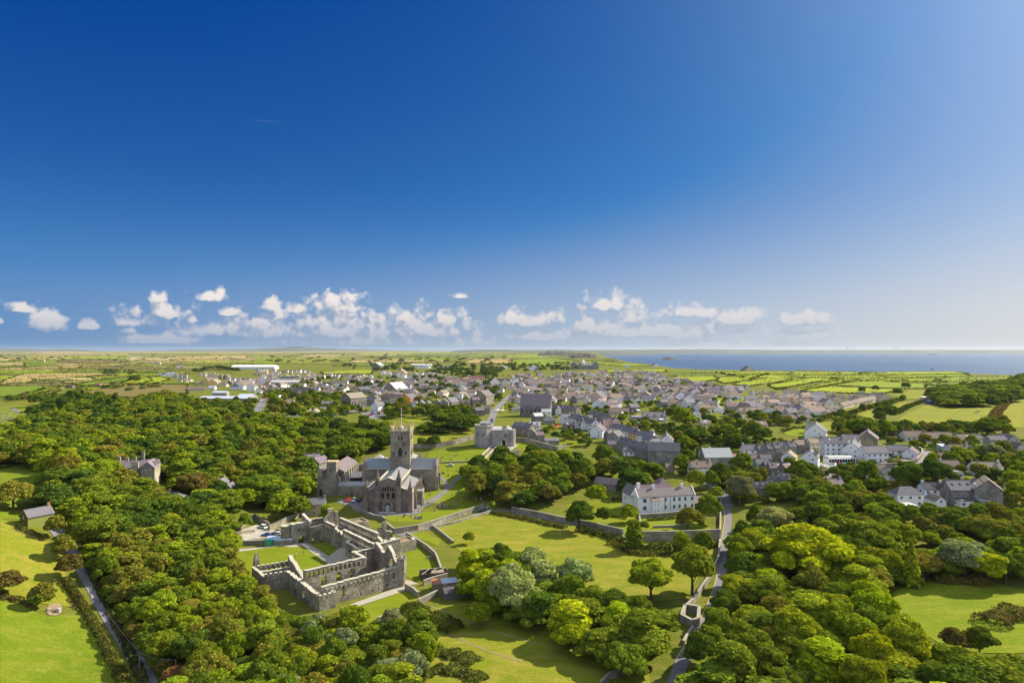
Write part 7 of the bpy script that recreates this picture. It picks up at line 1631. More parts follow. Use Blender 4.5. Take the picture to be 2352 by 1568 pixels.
beast(G(0, 990, 567), 0, (.02, .02, .02), 'black cow in the small field behind the conifers', 'cow', 1.5, True); beast(G(0, 850, 597), 0, (.02, .02, .02), 'black cow near the conifers', 'cow', 1.5); beast(P(1424, 1223), 10, (.6, .58, .5), 'small pale dog on the lane below the mansion', 'dog', .4)
# ------------------------------------------------------------------ sheds, poles, stones and other small things
def box_shed(p, rz, w, d, h, label, body='wood', roof='corr', name='shed', slope=.4, bc=None, door=True, cat='shed'):
    r = empty(name, p, R(rz), label, cat); m = MB(); m.box(-w / 2, w / 2, -d / 2, d / 2, -1, h); m.build('wall', M[body], r, color=bc or (.2, .2, .2)); m = MB(); m.hexa([(-w / 2 - .15, -d / 2 - .15, h), (w / 2 + .15, -d / 2 - .15, h), (w / 2 + .15, d / 2 + .15, h + slope), (-w / 2 - .15, d / 2 + .15, h + slope)], [(-w / 2 - .15, -d / 2 - .15, h + .1), (w / 2 + .15, -d / 2 - .15, h + .1), (w / 2 + .15, d / 2 + .15, h + slope + .1), (-w / 2 - .15, d / 2 + .15, h + slope + .1)]); m.build('roof', M[roof], r, color=bc or (.3, .3, .3))
    if door: addwin(r, 0, -d / 2 - .03, 0, 0, min(.9, w * .4), min(1.9, h - .2), 1, (.1, .1, .1))
    return r
box_shed(PZ(322, 545), -4, 3.0, 2.0, 1.9, 'bright green metal shed on the edge of the courtyard lawn', 'plain', 'plain', bc=(.01, .30, .12)); t = box_shed(PZ(470, 520), 4, 10.5, 3.4, 2.0, 'stone ticket office with sloping pale metal roof by the gate', 'rubble', 'metal', 'ticket_office', .9, cat='office')
for x in (-3.2, -1.4, 1.2): addwin(t, x, -1.73, .4, 0, .5, 1.1, 1)
fr = empty('timber_pen', T5 := G(5, 1590, 640) + Vector((0, 2.5, 0)), R(18), 'roofless dark timber pen with pale cross beams east of the ruin', 'pen'); m = MB()
for (a, b) in (((-4.6, -2), (4.6, -2)), ((4.6, -2), (4.6, 3)), ((4.6, 3), (-4.6, 3)), ((-4.6, 3), (-4.6, -2))): m.wall(a, b, .15, -1, 2.1)
m.build('fence_wall', M['bark'], fr); m = MB(); m.hexa([(-.5, -1.8, 1.2), (4.2, -1.8, 1.2), (4.2, 2.4, 1.6), (-.5, 2.4, 1.6)], [(-.5, -1.8, 1.3), (4.2, -1.8, 1.3), (4.2, 2.4, 1.7), (-.5, 2.4, 1.7)]); m.build('inner_roof', M['wood'], fr); m = MB()
for a, b in (((-4.6, -2, 2.15), (-1, 3, 2.15)), ((-1.5, -2, 2.2), (1.5, 3, 2.2)), ((1.2, -2, 2.15), (4.6, 3, 2.15)), ((-4.6, 3, 2.2), (4.6, 3, 2.2)), ((-3, -2, 2.1), (-4, 3, 2.1))): m.tube(a, b, .09, 4)
m.build('beam', M['cope'], fr)
b = box_shed(G(5, 1690, 735) + Vector((0, 2, 0)), 17, 8.2, 3.2, 2.2, 'long lean-to shed roofed half in rusty and half in pale blue sheets', 'wood', 'metal', slope=.5); m = MB(); m.hexa([(-4.3, -1.8, 2.32), (-1.2, -1.8, 2.32), (-1.2, 1.8, 2.83), (-4.3, 1.8, 2.83)], [(-4.3, -1.8, 2.37), (-1.2, -1.8, 2.37), (-1.2, 1.8, 2.88), (-4.3, 1.8, 2.88)]); m.build('rusty_sheet', M['rust'], b)
house(G(5, 1745, 815) + Vector((1, 2.5, 0)), 22, 7.5, 5, .75, (.14, .13, .12), 'd', chim=0, win=False, label='low dark timber shed with felt roof beside the pale wall', name='timber_shed', cat='shed', pitch=20)
stonewall(px_ := [T(5, *q) for q in ((1505, 690), (1600, 655), (1720, 625))], 1.6, 'stone wall between the timber pen and the lean-to shed')
box_shed(G(7, 2020, 235) + Vector((0, 3, 0)), 4, 13, 6, 2.4, 'low stone outbuilding with white glazed roof in the far right garden', 'rubble', 'white', 'outbuilding', .6); box_shed(G(7, 2290, 440), 0, 4, 3, 1.8, 'small shed with sandy roof at the right edge', 'wood', 'path'); box_shed(G(3, 1482, 612), 0, 6, 5, 4, 'blue container in the corner of the pasture', 'plain', 'plain', 'container', 0, (.03, .13, .3), False, 'container')
for (x, y, w, c, lb) in ((1620, 588, 7, (.25, .06, .05), 'dark red stable'), (1690, 592, 16, (.20, .05, .05), 'long red field stable'), (1775, 598, 13, (.55, .56, .58), 'pale open stable'), (1440, 570, 8, (.6, .6, .62), 'white stable'), (1975, 585, 14, (.03, .1, .15), 'dark blue trailer')): box_shed(G(3, x, y), 0, w, 5, 3, lb + ' under the dark wood at the top of the pasture', 'plain', 'plain', 'stable', .6, c, False, 'stable')
box_shed(G(3, 2060, 1080), 0, 11, 5, 2.5, 'long open shed with pale roof beside the farm track', 'wood', 'corr', slope=.5); box_shed(G(3, 715, 1315), 10, 2.6, 2.2, 2.0, 'red-brown garden shed below the hotel', 'brick', 'wood'); box_shed(G(2, 1155, 800), 0, 2.5, 2, 2, 'turquoise garden shed behind the terrace', 'plain', 'plain', bc=(.03, .35, .5)); box_shed(G(2, 1255, 800), 0, 4, 2.6, 1.8, 'pale greenhouse behind the terrace', 'white', 'glass', 'greenhouse', cat='greenhouse')
def pole(p, h, label, r_=.16, name='utility_pole', arm=False, mat='wood', lamp=False):
    m = MB(); m.tube((0, 0, -.5), (0, 0, h), r_, 7, r_ * .7)
    if arm: m.box(-.9, .9, -.06, .06, h - .5, h - .35)
    if not lamp: o = m.build(name, M[mat], loc=p); return tag(o, label, 'pole')
    r = empty(name, p, 0, label, 'street lamp'); m.build('post', M[mat], r); m = MB(); m.tube((0, 0, h), (0, -1.0, h + .15), .05, 5); m.build('arm', M[mat], r); m = MB(); m.box(-.15, .15, -1.5, -.9, h + .05, h + .2); m.build('lamp_head', M['white'], r); return r
P1 = P(208, 1389); P2 = P(320, 1548); P3 = P(404, 1560); pole(P1, 5.6, 'wooden pole beside the lane halfway along the meadow'); pole(P2, 5.6, 'wooden pole in the hedge at the bottom of the lane'); pole(P3, 5.0, 'wooden pole standing in the wood by the rusty bushes'); pole(P(140, 1220), 5, 'wooden pole near the ivy cottage'); pole(P(140, 1240), 5, 'wooden pole at the lane junction'); pole(P(205, 1216), 5, 'wooden pole in front of the dark wood')
def wire(a, b, label, sag=.6, n=10, r_=.012):
    m = MB(); q = [a.lerp(b, i / n) - Vector((0, 0, sag * 4 * (i / n) * (1 - i / n))) for i in range(n + 1)]
    for i in range(n): m.tube(q[i], q[i + 1], r_, 4)
    tag(m.build('overhead_wire', M['metal']), label, 'wire')
wire(P2 + Vector((0, 0, 5.4)), P3 + Vector((0, 0, 4.8)), 'pale wire between the two lower poles'); wire(P1 + Vector((0, 0, 5.4)), P2 + Vector((0, 0, 5.4)), 'thin wire above the lane', .9)
for (k, x, y, h, lb) in ((3, 900, 1425, 8, 'grey street lamp on the lower road'), (3, 1298, 1180, 6, 'street lamp beside the curved boundary wall'), (3, 2308, 1180, 9, 'tall lamp beside the farm track'), (1, 757, 690, 9, 'lamp post below the tall chapel'), (1, 740, 690, 6, 'short lamp post by the car park'), (2, 2228, 585, 7, 'lamp post by the playground'), (1, 70, 740, 8, 'lamp post on the straight road'), (2, 1680, 1150, 8, 'pole in the small field by the mill'), (1, 2010, 1180, 5, 'lamp by the churchyard steps')): pole(G(k, x, y), h, lb, .09, 'street_lamp', mat='metal', lamp=True)
for i, (k, x, y, h) in enumerate(((2, 1738, 300, 16), (2, 1530, 285, 12), (0, 1730, 320, 9), (0, 1400, 305, 9), (3, 2150, 620, 9), (3, 2040, 800, 8))): pole(G(k, x, y), h, ('tall mast at the cliff-top fields', 'mast near the coast', 'rugby post at the far pitch', 'rugby post nearer the common', 'pole at the pasture hedge', 'pole at the foot of the right pasture')[i], .2 if h > 10 else .12, 'mast' if i < 2 else 'goal_post' if i < 4 else 'utility_pole', mat='white' if i in (2, 3) else 'wood')
# refinery stacks far across the bay
for i, x in enumerate((1944, 1946.5, 1949, 1955.5, 1963, 2051, 2056, 2062, 2067)):
    Y = 20900; m = MB(); m.tube((0, 0, 0), (0, 0, (120, 90, 60, 110, 60, 100, 80, 110, 100)[i]), 6, 6, 4); tag(m.build('chimney_stack', M['farhill'], loc=((x - CX) / CF * Y, Y, 88)), f'{("tallest", "second", "short", "slim", "stubby", "leftmost eastern", "inner eastern", "third eastern", "rightmost eastern")[i]} industrial stack on the far shore', 'stack')
sh = empty('ship', ((2143 - CX) / CF * 15500, 15500, -40), 0, 'tanker far out in the bay near the far shore', 'ship'); m = MB(); m.prism([(-95, -16), (80, -16), (110, 0), (80, 16), (-95, 16)], -3, 14); m.build('hull', M['cliff'], sh); m = MB(); m.box(-85, -55, -14, 14, 14, 42); m.build('bridge', M['white'], sh)
# gravestones
def stone_mesh(i):
    m = MB(); w = (.34, .4, .3)[i % 3]; h = (.9, 1.2, .75)[i % 3]
    if i == 2: m.box(-.09, .09, -.08, .08, 0, 1.3); m.box(-.35, .35, -.07, .07, .85, 1.02); m.box(-.3, .3, -.25, .25, -.3, .1)
    else: m.add([(-w, -.08, -.3), (w, -.08, -.3), (w, -.08, h * .8), (w * .6, -.08, h), (-w * .6, -.08, h), (-w, -.08, h * .8), (-w, .08, -.3), (w, .08, -.3), (w, .08, h * .8), (w * .6, .08, h), (-w * .6, .08, h), (-w, .08, h * .8)], [(0, 1, 2, 3, 4, 5), (11, 10, 9, 8, 7, 6)] + [(a, a + 6, (a + 1) % 6 + 6, (a + 1) % 6) for a in range(6)])
    return m.mesh('gravestone', [M['gatest']])
GS = [stone_mesh(i) for i in range(3)]
def grave(p, i, label, group, s=1.0): o = bpy.data.objects.new('gravestone', GS[i % 3]); link(o); o.location = (p.x, p.y, hgt(p.x, p.y) + .1 + (.15 if p.y > 500 else 0)); o.scale = (s, s * 1.3, s); o.rotation_euler = (R(random.uniform(-6, 6)), 0, R(random.uniform(-20, 20))); tag(o, label, 'gravestone', group)
for i, (x, y) in enumerate(((1475, 1525), (1495, 1500), (1585, 1525), (1647, 1550), (1685, 1550), (1715, 1550), (1745, 1550), (1955, 1425), (1885, 1170), (2035, 1370), (2100, 1365), (2140, 1360), (2085, 1060), (2020, 1058), (2045, 640), (2080, 840))): grave(CZ(x, y), 0 if i % 3 else 1, 'grey gravestone ' + ('first on the lawn before the west front', 'second on the lawn before the west front', 'upright alone on the lawn below the west front', 'leftmost of the row of four below the west front', 'second of the row of four below the west front', 'third of the row of four below the west front', 'rightmost of the row of four below the west front', 'beside the lower churchyard path', 'on the lawn beside the south porch', 'near the seated visitors', 'in the pair beyond the visitors', 'rightmost near the visitors', 'by the path bend south of the transept', 'nearest the south transept', 'on the slope behind the transept', 'below the bank behind the transept')[i], 'gravestones round the cathedral', 1.3)
rg = random.Random(4)
for i in range(46):
    x = rg.uniform(1000, 1150); y = rg.uniform(1045, 1160); p = P(x, y)
    if p.x > 6 or abs(x - 1060 + (y - 1090) * .9) < 14: continue
    grave(p, rg.randrange(3), 'weathered gravestone scattered on the grassy slope south of the cathedral', 'gravestones on the southern slope', 1.1)
cem = [T(0, *q) for q in ((0, 650), (130, 640), (200, 700), (250, 770), (120, 810), (0, 815))]; n = 0
while n < 150:
    x = rg.uniform(-20, 66); y = rg.uniform(930, 985)
    if inpoly(x, y, cem): grave(P(x, y), rg.randrange(3), 'small headstone in the crowded hillside cemetery', 'headstones in the cemetery', .9); n += 1
for j in range(9):
    for i in range(7): grave(G(0, 215 + 26 * i + j * 14, 645 + i * 8 + j * 3), 0, 'headstone in the ordered new rows of the cemetery', 'headstones in ordered rows of the cemetery', 1.0)
# picnic tables, parasols, signs, excavator
def table(p, label, c=(.3, .22, .14)):
    r = empty('picnic_table', p, R(20), label, 'picnic table'); m = MB(); m.box(-.9, .9, -.4, .4, .7, .76); m.build('table_top', M['plain'], r, color=c)
    for y in (-.75, .75): m = MB(); m.box(-.9, .9, y - .14, y + .14, .42, .47); m.build('bench_seat', M['plain'], r, color=c)
    for x in (-.6, .6): m = MB(); m.tube((x, -.75, 0), (x, .3, .7), .05, 4); m.tube((x, .75, 0), (x, -.3, .7), .05, 4); m.build('leg', M['wood'], r)
table(PZ(2080, 500), 'pink-topped picnic table in the corner of the east lawn', (.6, .3, .32)); table(PZ(2470, 715) , 'dark picnic table by the east lawn wall', (.12, .12, .15)); table(PZ(-20, 560), 'picnic table by the courtyard') if False else None
PARM = {}
for i, (k, x, y, c, s, lb) in enumerate(((2, 370, 822, 'red', 1.6, 'red parasol in the pub garden, upper left'), (2, 368, 838, 'pink', 1.6, 'pink parasol in the pub garden, lower left'), (2, 420, 832, 'red', 2.4, 'largest red parasol in the pub garden'), (2, 410, 846, 'red', 1.3, 'small red parasol in front of the largest'), (1, 2218, 682, 'white', 2.6, 'white parasol beside the street above the gatehouse'), (1, 2262, 684, 'white', 2.4, 'second white parasol further from the gatehouse street'), (1, 2270, 660, 'yellow', 1.6, 'yellow awning near the white parasols'))):
    p = G(k, x, y); r = empty('parasol', p, 0, lb, 'parasol', 'parasols in the pub garden' if k == 2 else None); m = MB(); m.ngon(0, 0, s, 8, 2.0, 2.8, .08); m.build('canopy', M['plain'], r, color=CC[c]); m = MB(); m.tube((0, 0, 0), (0, 0, 2.9), .05, 6); m.build('pole', M['wood'], r)
ex = empty('excavator', G(1, 70, 562), R(20), 'orange excavator on the straight road works', 'excavator'); m = MB(); m.box(-2, 2, -1.3, 1.3, 1, 2.6); m.build('body', M['plain'], ex, color=(.7, .16, .03)); m = MB(); m.box(-2.2, 2.2, -1.5, -.9, 0, .9); m.box(-2.2, 2.2, .9, 1.5, 0, .9); m.build('track', M['tyre'], ex); m = MB(); m.tube((1.5, 0, 2.4), (5, 0, 5.5), .3, 5); m.tube((5, 0, 5.5), (7, 0, 2.2), .22, 5); m.box(6.6, 7.6, -.5, .5, 1.6, 2.4); m.build('boom', M['plain'], ex, color=(.7, .16, .03)); m = MB(); m.box(-.2, 1.4, -.9, .4, 2.6, 3.8); m.build('cab', M['glass'], ex)
sl = empty('playground_slide', G(2, 1900, 605), R(60), 'white slide on the playground green', 'slide'); m = MB(); m.hexa([(-3, -.4, 0), (3, -.4, 3), (3, .4, 3), (-3, .4, 0)], [(-3, -.4, .25), (3, -.4, 3.25), (3, .4, 3.25), (-3, .4, .25)]); m.build('chute', M['white'], sl); m = MB(); m.tube((3, -.4, 0), (3, -.4, 3.2), .06, 5); m.tube((3, .4, 0), (3, .4, 3.2), .06, 5); m.build('ladder', M['metal'], sl)
for i, x in enumerate((2000, 2045)):
    sw = empty('swing_frame', G(2, x, 578), 0, ('first', 'second')[i] + ' dark climbing frame on the playground green', 'swings', 'climbing frames'); m = MB(); m.tube((-4, -1, 0), (-4, 0, 3), .1, 5); m.tube((-4, 1, 0), (-4, 0, 3), .1, 5); m.tube((4, -1, 0), (4, 0, 3), .1, 5); m.tube((4, 1, 0), (4, 0, 3), .1, 5); m.tube((-4, 0, 3), (4, 0, 3), .1, 5); m.build('frame', M['bark'], sw); m = MB(); [m.box(q - .3, q + .3, -.15, .15, .6, .7) for q in (-2, 0, 2)]; m.build('seat', M['tyre'], sw)
sg = empty('sign_board', CZ(1705, 1440), 0, 'white notice board on a post by the cathedral path', 'sign'); m = MB(); m.tube((0, 0, 0), (0, 0, 2.6), .08, 6); m.build('post', M['wood'], sg); m = MB(); m.box(-.7, .7, -.05, .05, 2.6, 3.6); m.build('board', M['white'], sg)
cf = empty('cattle_crush', G(4, 480, 925), R(5), 'small stone and timber trough at the muddy gateway', 'trough'); m = MB(); m.box(-1.6, -1.0, -.5, .5, -.3, .9); m.box(1.0, 1.8, -.5, .5, -.3, 1.0); m.build('stone_end', M['gatest'], cf); m = MB(); m.box(-1.0, 1.0, -.1, .1, .5, .7); m.box(-1.0, 1.0, -.1, .1, .1, .3); m.build('rail', M['wood'], cf)
def postfence(pts, k, label, n=2, sp=2.2, mat='wood'):
    L = px(k, pts); r = empty('post_fence', L[0], 0, label, 'fence'); pm = MB(); pm.box(-.06, .06, -.06, .06, -.3, 1.15); me = pm.mesh('post', [M[mat]]); rm = MB(); c = 0
    for a, b in zip(L, L[1:]):
        q = max(1, int((b - a).length / sp))
        for i in range(q):
            p = a.lerp(b, i / q); z = hgt(p.x, p.y); o = bpy.data.objects.new('post', me); link(o, r); o.location = (p.x - L[0].x, p.y - L[0].y, z - L[0].z); c += 1; e = a.lerp(b, (i + 1) / q); ze = hgt(e.x, e.y)
            for h in (.45, .9)[:n]: rm.tube((p.x - L[0].x, p.y - L[0].y, z - L[0].z + h), (e.x - L[0].x, e.y - L[0].y, ze - L[0].z + h), .03, 4)
    rm.build('rail', M[mat], r)
postfence([(640, 890), (715, 880)], 4, 'short fence beside the meadow gateway'); postfence([(110, 190), (250, 250), (370, 300)], 4, 'post fence below the ivy cottage hedge'); postfence([(600, 650), (640, 740)], 4, 'old fence at the meadow corner'); postfence([(1660, 745), (1780, 665), (2100, 655)], 3, 'thin wire fence crossing the big pasture', 1, 6); postfence([(1370, 735), (1550, 665), (1710, 680)], 3, 'fence posts in the lower part of the pasture', 1, 7)

def far_houses():
    rr = random.Random(21); m = MB(); n = 0; zone = [[T(1, *q) for q in ((0, 320), (600, 350), (1100, 345), (1900, 350), (2351, 400), (2351, 560), (1900, 560), (1300, 560), (900, 520), (300, 530), (0, 500))], [T(2, *q) for q in ((0, 340), (500, 320), (1300, 320), (1700, 440), (2150, 480), (2100, 540), (1600, 600), (700, 590), (0, 600))]]
    zone.append([T(2, *q) for q in ((1250, 560), (1500, 640), (2351, 740), (2900, 730), (2900, 560), (2100, 560))])
    while n < 640:
        z = rr.choice((0, 0, 0, 1, 1, 1, 1, 2)); y = rr.uniform(855, 925) if z < 2 else rr.uniform(912, 962); z = zone[z]; x0 = min(q[0] for q in z); x1 = max(q[0] for q in z); x = rr.uniform(x0, x1)
        if not inpoly(x, y, z): continue
        p = P(x, y)
        if any(abs(p.x - a) < r * .8 and abs(p.y - b) < r * .8 for a, b, r in AVOID): 
            if y > 925 or rr.random() < .9: continue
        n += 1; L, D, h = rr.uniform(9, 16), rr.uniform(8, 10), rr.choice((2.9, 2.9, 5.4)); a = rr.choice((0, 0, 1.57)) + rr.uniform(-.4, .4); c, s = math.cos(a), math.sin(a); rise = D * .36
        tr = lambda q: (p.x + q[0] * c - q[1] * s, p.y + q[0] * s + q[1] * c, 20 + q[2])
        m.slot = rr.choice((0, 0, 0, 1, 2)); b = MB(); b.box(-L / 2, L / 2, -D / 2, D / 2, -1, h); b.gable(-L / 2, L / 2, -D / 2, D / 2, h, h + rise - .2); m.add([tr(q) for q in b.v], b.f)
        m.slot = rr.choice((3, 3, 4)); b = MB(); k = rise / (D / 2)
        for sg in (-1, 1): b.add([(-L / 2 - .3, sg * (D / 2 + .4), h - .4 * k), (L / 2 + .3, sg * (D / 2 + .4), h - .4 * k), (L / 2 + .3, 0, h + rise), (-L / 2 - .3, 0, h + rise)], [(0, 1, 2, 3)])
        m.add([tr(q) for q in b.v], b.f); m.slot = 5; b = MB()
        for i in range(3): x = -L / 2 + L * (i + .5) / 3; b.box(x - .6, x + .6, -D / 2 - .08, -D / 2 - .01, 1, 2.2)
        b.box(L / 2 - 1, L / 2 - .2, -.3, .3, h + rise - 1, h + rise + 1) if rr.random() < .4 else None; m.add([tr(q) for q in b.v], b.f); AVOID.append((p.x, p.y, .5 * L))
    mt = []
    for nm, cc in (('white_render', (.74, .74, .76)), ('cream_render', (.62, .57, .45)), ('grey_render', (.3, .29, .27)), ('brown_tiles', (.23, .165, .13)), ('slate_tiles', (.19, .16, .19))): mt.append(surf(nm, (lambda q: (lambda t, p, o: t.mix(t.remap(t.noise(p, .3, 3), .3, .8, 0, .5), c4(q), c4(tuple(v * .6 for v in q)))))(cc), .8))
    o = m.build('distant_houses', mt + [M['glass']]); tag(o, 'small distant houses packed between the nearer rows of the town', 'houses', kind='stuff')
far_houses()
finish_houses()
# ------------------------------------------------------------------ woods and single trees
def PUV(u, v): c, s = math.cos(R(40)), math.sin(R(40)); return (-60 + u * c - v * s, 204 + u * s + v * c)
HP = [PUV(-9.8, 21), PUV(-3.6, 18), PUV(-3.4, -5), PUV(36, -4), PUV(48, -12), PUV(60, 60), PUV(40, 66), PUV(16, 72), PUV(0, 76), PUV(-12, 40)]      # the ruin and its courts
HC = [(-103, 316), (-40, 312), (-34, 372), (-46, 430), (-92, 430), (-112, 362)]                            # the cathedral
A1 = [(0, 985), (60, 962), (118, 918), (200, 912), (300, 925), (380, 905), (440, 915), (480, 942), (560, 955), (640, 968), (740, 958), (800, 972), (905, 975), (905, 1040, 3), (860, 1050, 3), (800, 1062, 3), (735, 1050, 3), (700, 1075, 5), (735, 1120, 5), (735, 1160, 4), (690, 1175, 4), (640, 1195, 3), (590, 1195, 3),
      (540, 1200, 3), (510, 1225, 3), (530, 1265, 2), (560, 1300, 8), (594, 1342, 8), (646, 1378, 8), (700, 1400, 8), (740, 1420, 7), (700, 1560), (420, 1620), (325, 1560), (276, 1450), (229, 1350), (198, 1290), (184, 1230), (135, 1180), (112, 1120), (105, 1050), (40, 1040), (0, 1045), (-120, 1060), (-120, 990)]
holes_left = [[(p.x, p.y) for p in px(None, q)] for q in ([(525, 1180), (600, 1170), (690, 1185), (600, 1240), (530, 1260)], [(240, 1075), (350, 1070), (365, 1110), (250, 1115)], [(372, 1130), (430, 1128), (440, 1165), (380, 1168)], [(200, 1018), (245, 1015), (250, 1035), (190, 1035)])] + [HP, HC]
LT = ['mid', 'mid', 'dark', 'light', 'deep', 'olive', 'mid', 'light', 'mid', 'dark']
n1 = wood(A1, 9.2, 11.0, LT, 'in the dense wood west of the cathedral', dz=7, wf=1.42, holes=holes_left, seed=4, ylim=(248, 1e9))
wood(A1, 5.9, 8.0, ['olive', 'mid', 'light', 'dark', 'mid', 'light', 'mid', 'olive'], 'on the wooded slope above the lane', dz=7, wf=1.4, holes=holes_left, seed=43, ylim=(0, 248))
wood(A1, 11.5, 7.5, LT, 'in the dense wood west of the cathedral', dz=6, wf=.95, holes=holes_left, seed=41, shapes=('round', 'tall', 'round'), ylim=(248, 1e9))
A2 = [(680, 1392), (720, 1400), (765, 1396), (870, 1405), (960, 1395), (1010, 1420), (985, 1470), (960, 1520), (1000, 1600), (930, 1700), (360, 1720), (330, 1590), (560, 1560), (640, 1480)]
n2 = wood(A2, 5.4, 8.0, ['mid', 'mid', 'olive', 'dark', 'light', 'dark', 'grey'], 'in the thicket below the ruined palace', dz=7.5, holes=[HP], seed=5, wf=1.45)
B1 = [(1700, 1195), (1760, 1185), (1860, 1188), (1960, 1195), (2060, 1215), (2150, 1225), (2240, 1230), (2420, 1200), (2460, 1320), (2330, 1332), (2250, 1310), (2120, 1325), (2065, 1360), (2075, 1400), (2150, 1440), (2250, 1452), (2352, 1440), (2500, 1440), (2500, 1700), (1560, 1700), (1620, 1560), (1650, 1490), (1710, 1400), (1730, 1340), (1700, 1270)]
n3 = wood(B1, 9.2, 10.5, ['light', 'mid', 'lime', 'mid', 'dark', 'light', 'olive', 'mid'], 'in the broad wood east of the lane', dz=13, seed=6, wf=1.35, holes=[[(p.x, p.y) for p in [P(2020, 1385, 0), P(2060, 1352), P(2140, 1336), P(2250, 1338), P(2360, 1358), P(2600, 1400), P(2600, 1460, 12), P(2352, 1450, 12), P(2240, 1450, 12), P(2170, 1448, 12), P(2100, 1420, 12), P(2050, 1390, 12)]]], shapes=('round', 'wide', 'wide', 'round', 'tall'))
wood(B1, 12.5, 8.5, ['light', 'mid', 'mid', 'dark'], 'in the broad wood east of the lane', dz=10, seed=46, wf=.9, shapes=('round', 'tall'), holes=[[(p.x, p.y) for p in [P(2000, 1385, 0), P(2060, 1345), P(2250, 1330), P(2600, 1400), P(2600, 1465, 12), P(2240, 1455, 12), P(2050, 1400, 12)]]])
C1 = [(1070, 1085), (1110, 1050), (1190, 1035), (1260, 1035), (1310, 1050), (1380, 1048), (1440, 1062), (1515, 1070), (1525, 1100), (1450, 1108), (1372, 1105, 2), (1330, 1128, 2), (1300, 1162, 2), (1180, 1165, 2), (1150, 1152, 2), (1070, 1135, 2)]
n4 = wood(C1, 10, 12, ['mid', 'dark', 'deep', 'mid', 'light', 'olive'], 'in the copse above the cathedral lawns', dz=8, seed=7, wf=1.3)
D1 = [(1045, 1255), (1100, 1240), (1180, 1275), (1260, 1310), (1350, 1345), (1460, 1365), (1545, 1392), (1570, 1450), (1560, 1510), (1480, 1530, 6), (1380, 1490, 6), (1290, 1450, 5), (1200, 1415, 5), (1130, 1395, 4), (1105, 1355, 5), (1045, 1300, 6)]
n5 = wood(D1, 8.8, 10.5, ['mid', 'light', 'lime', 'dark', 'mid'], 'between the meadow and the lower field', dz=9, seed=8, wf=1.35)
E1 = [(952, 975), (1000, 952), (1060, 948), (1092, 965), (1080, 988, 2), (1030, 992, 2), (960, 990, 2)]
n6 = wood(E1, 11, 12, ['dark', 'deep', 'mid'], 'in the hillside wood behind the cathedral tower', dz=8, seed=9)
G1 = [T(3, *q) for q in ((1480, 480), (1640, 450), (1800, 440), (1950, 420), (2200, 400), (2351, 340), (2480, 330), (2480, 500), (2351, 500), (2110, 560), (1900, 580), (1700, 575), (1520, 590))]
n7 = wood(G1, 15, 11.5, ['dark', 'mid', 'dark', 'mid', 'light'], 'in the dark wood at the edge of the pasture', dz=8, seed=10, wf=1.3)
H1 = [T(0, *q) for q in ((470, 640), (560, 570), (700, 545), (800, 600), (900, 560), (1000, 580), (1100, 600), (1180, 590), (1160, 660), (900, 720), (620, 700), (420, 720))]
n8 = wood(H1, 13, 14, ['dark', 'deep', 'mid'], 'on the far edge of the cathedral wood', dz=6, seed=11, shapes=('conifer', 'tall', 'round'))
print('woods', n1, n2, n3, n4, n5, n6, n7, n8)
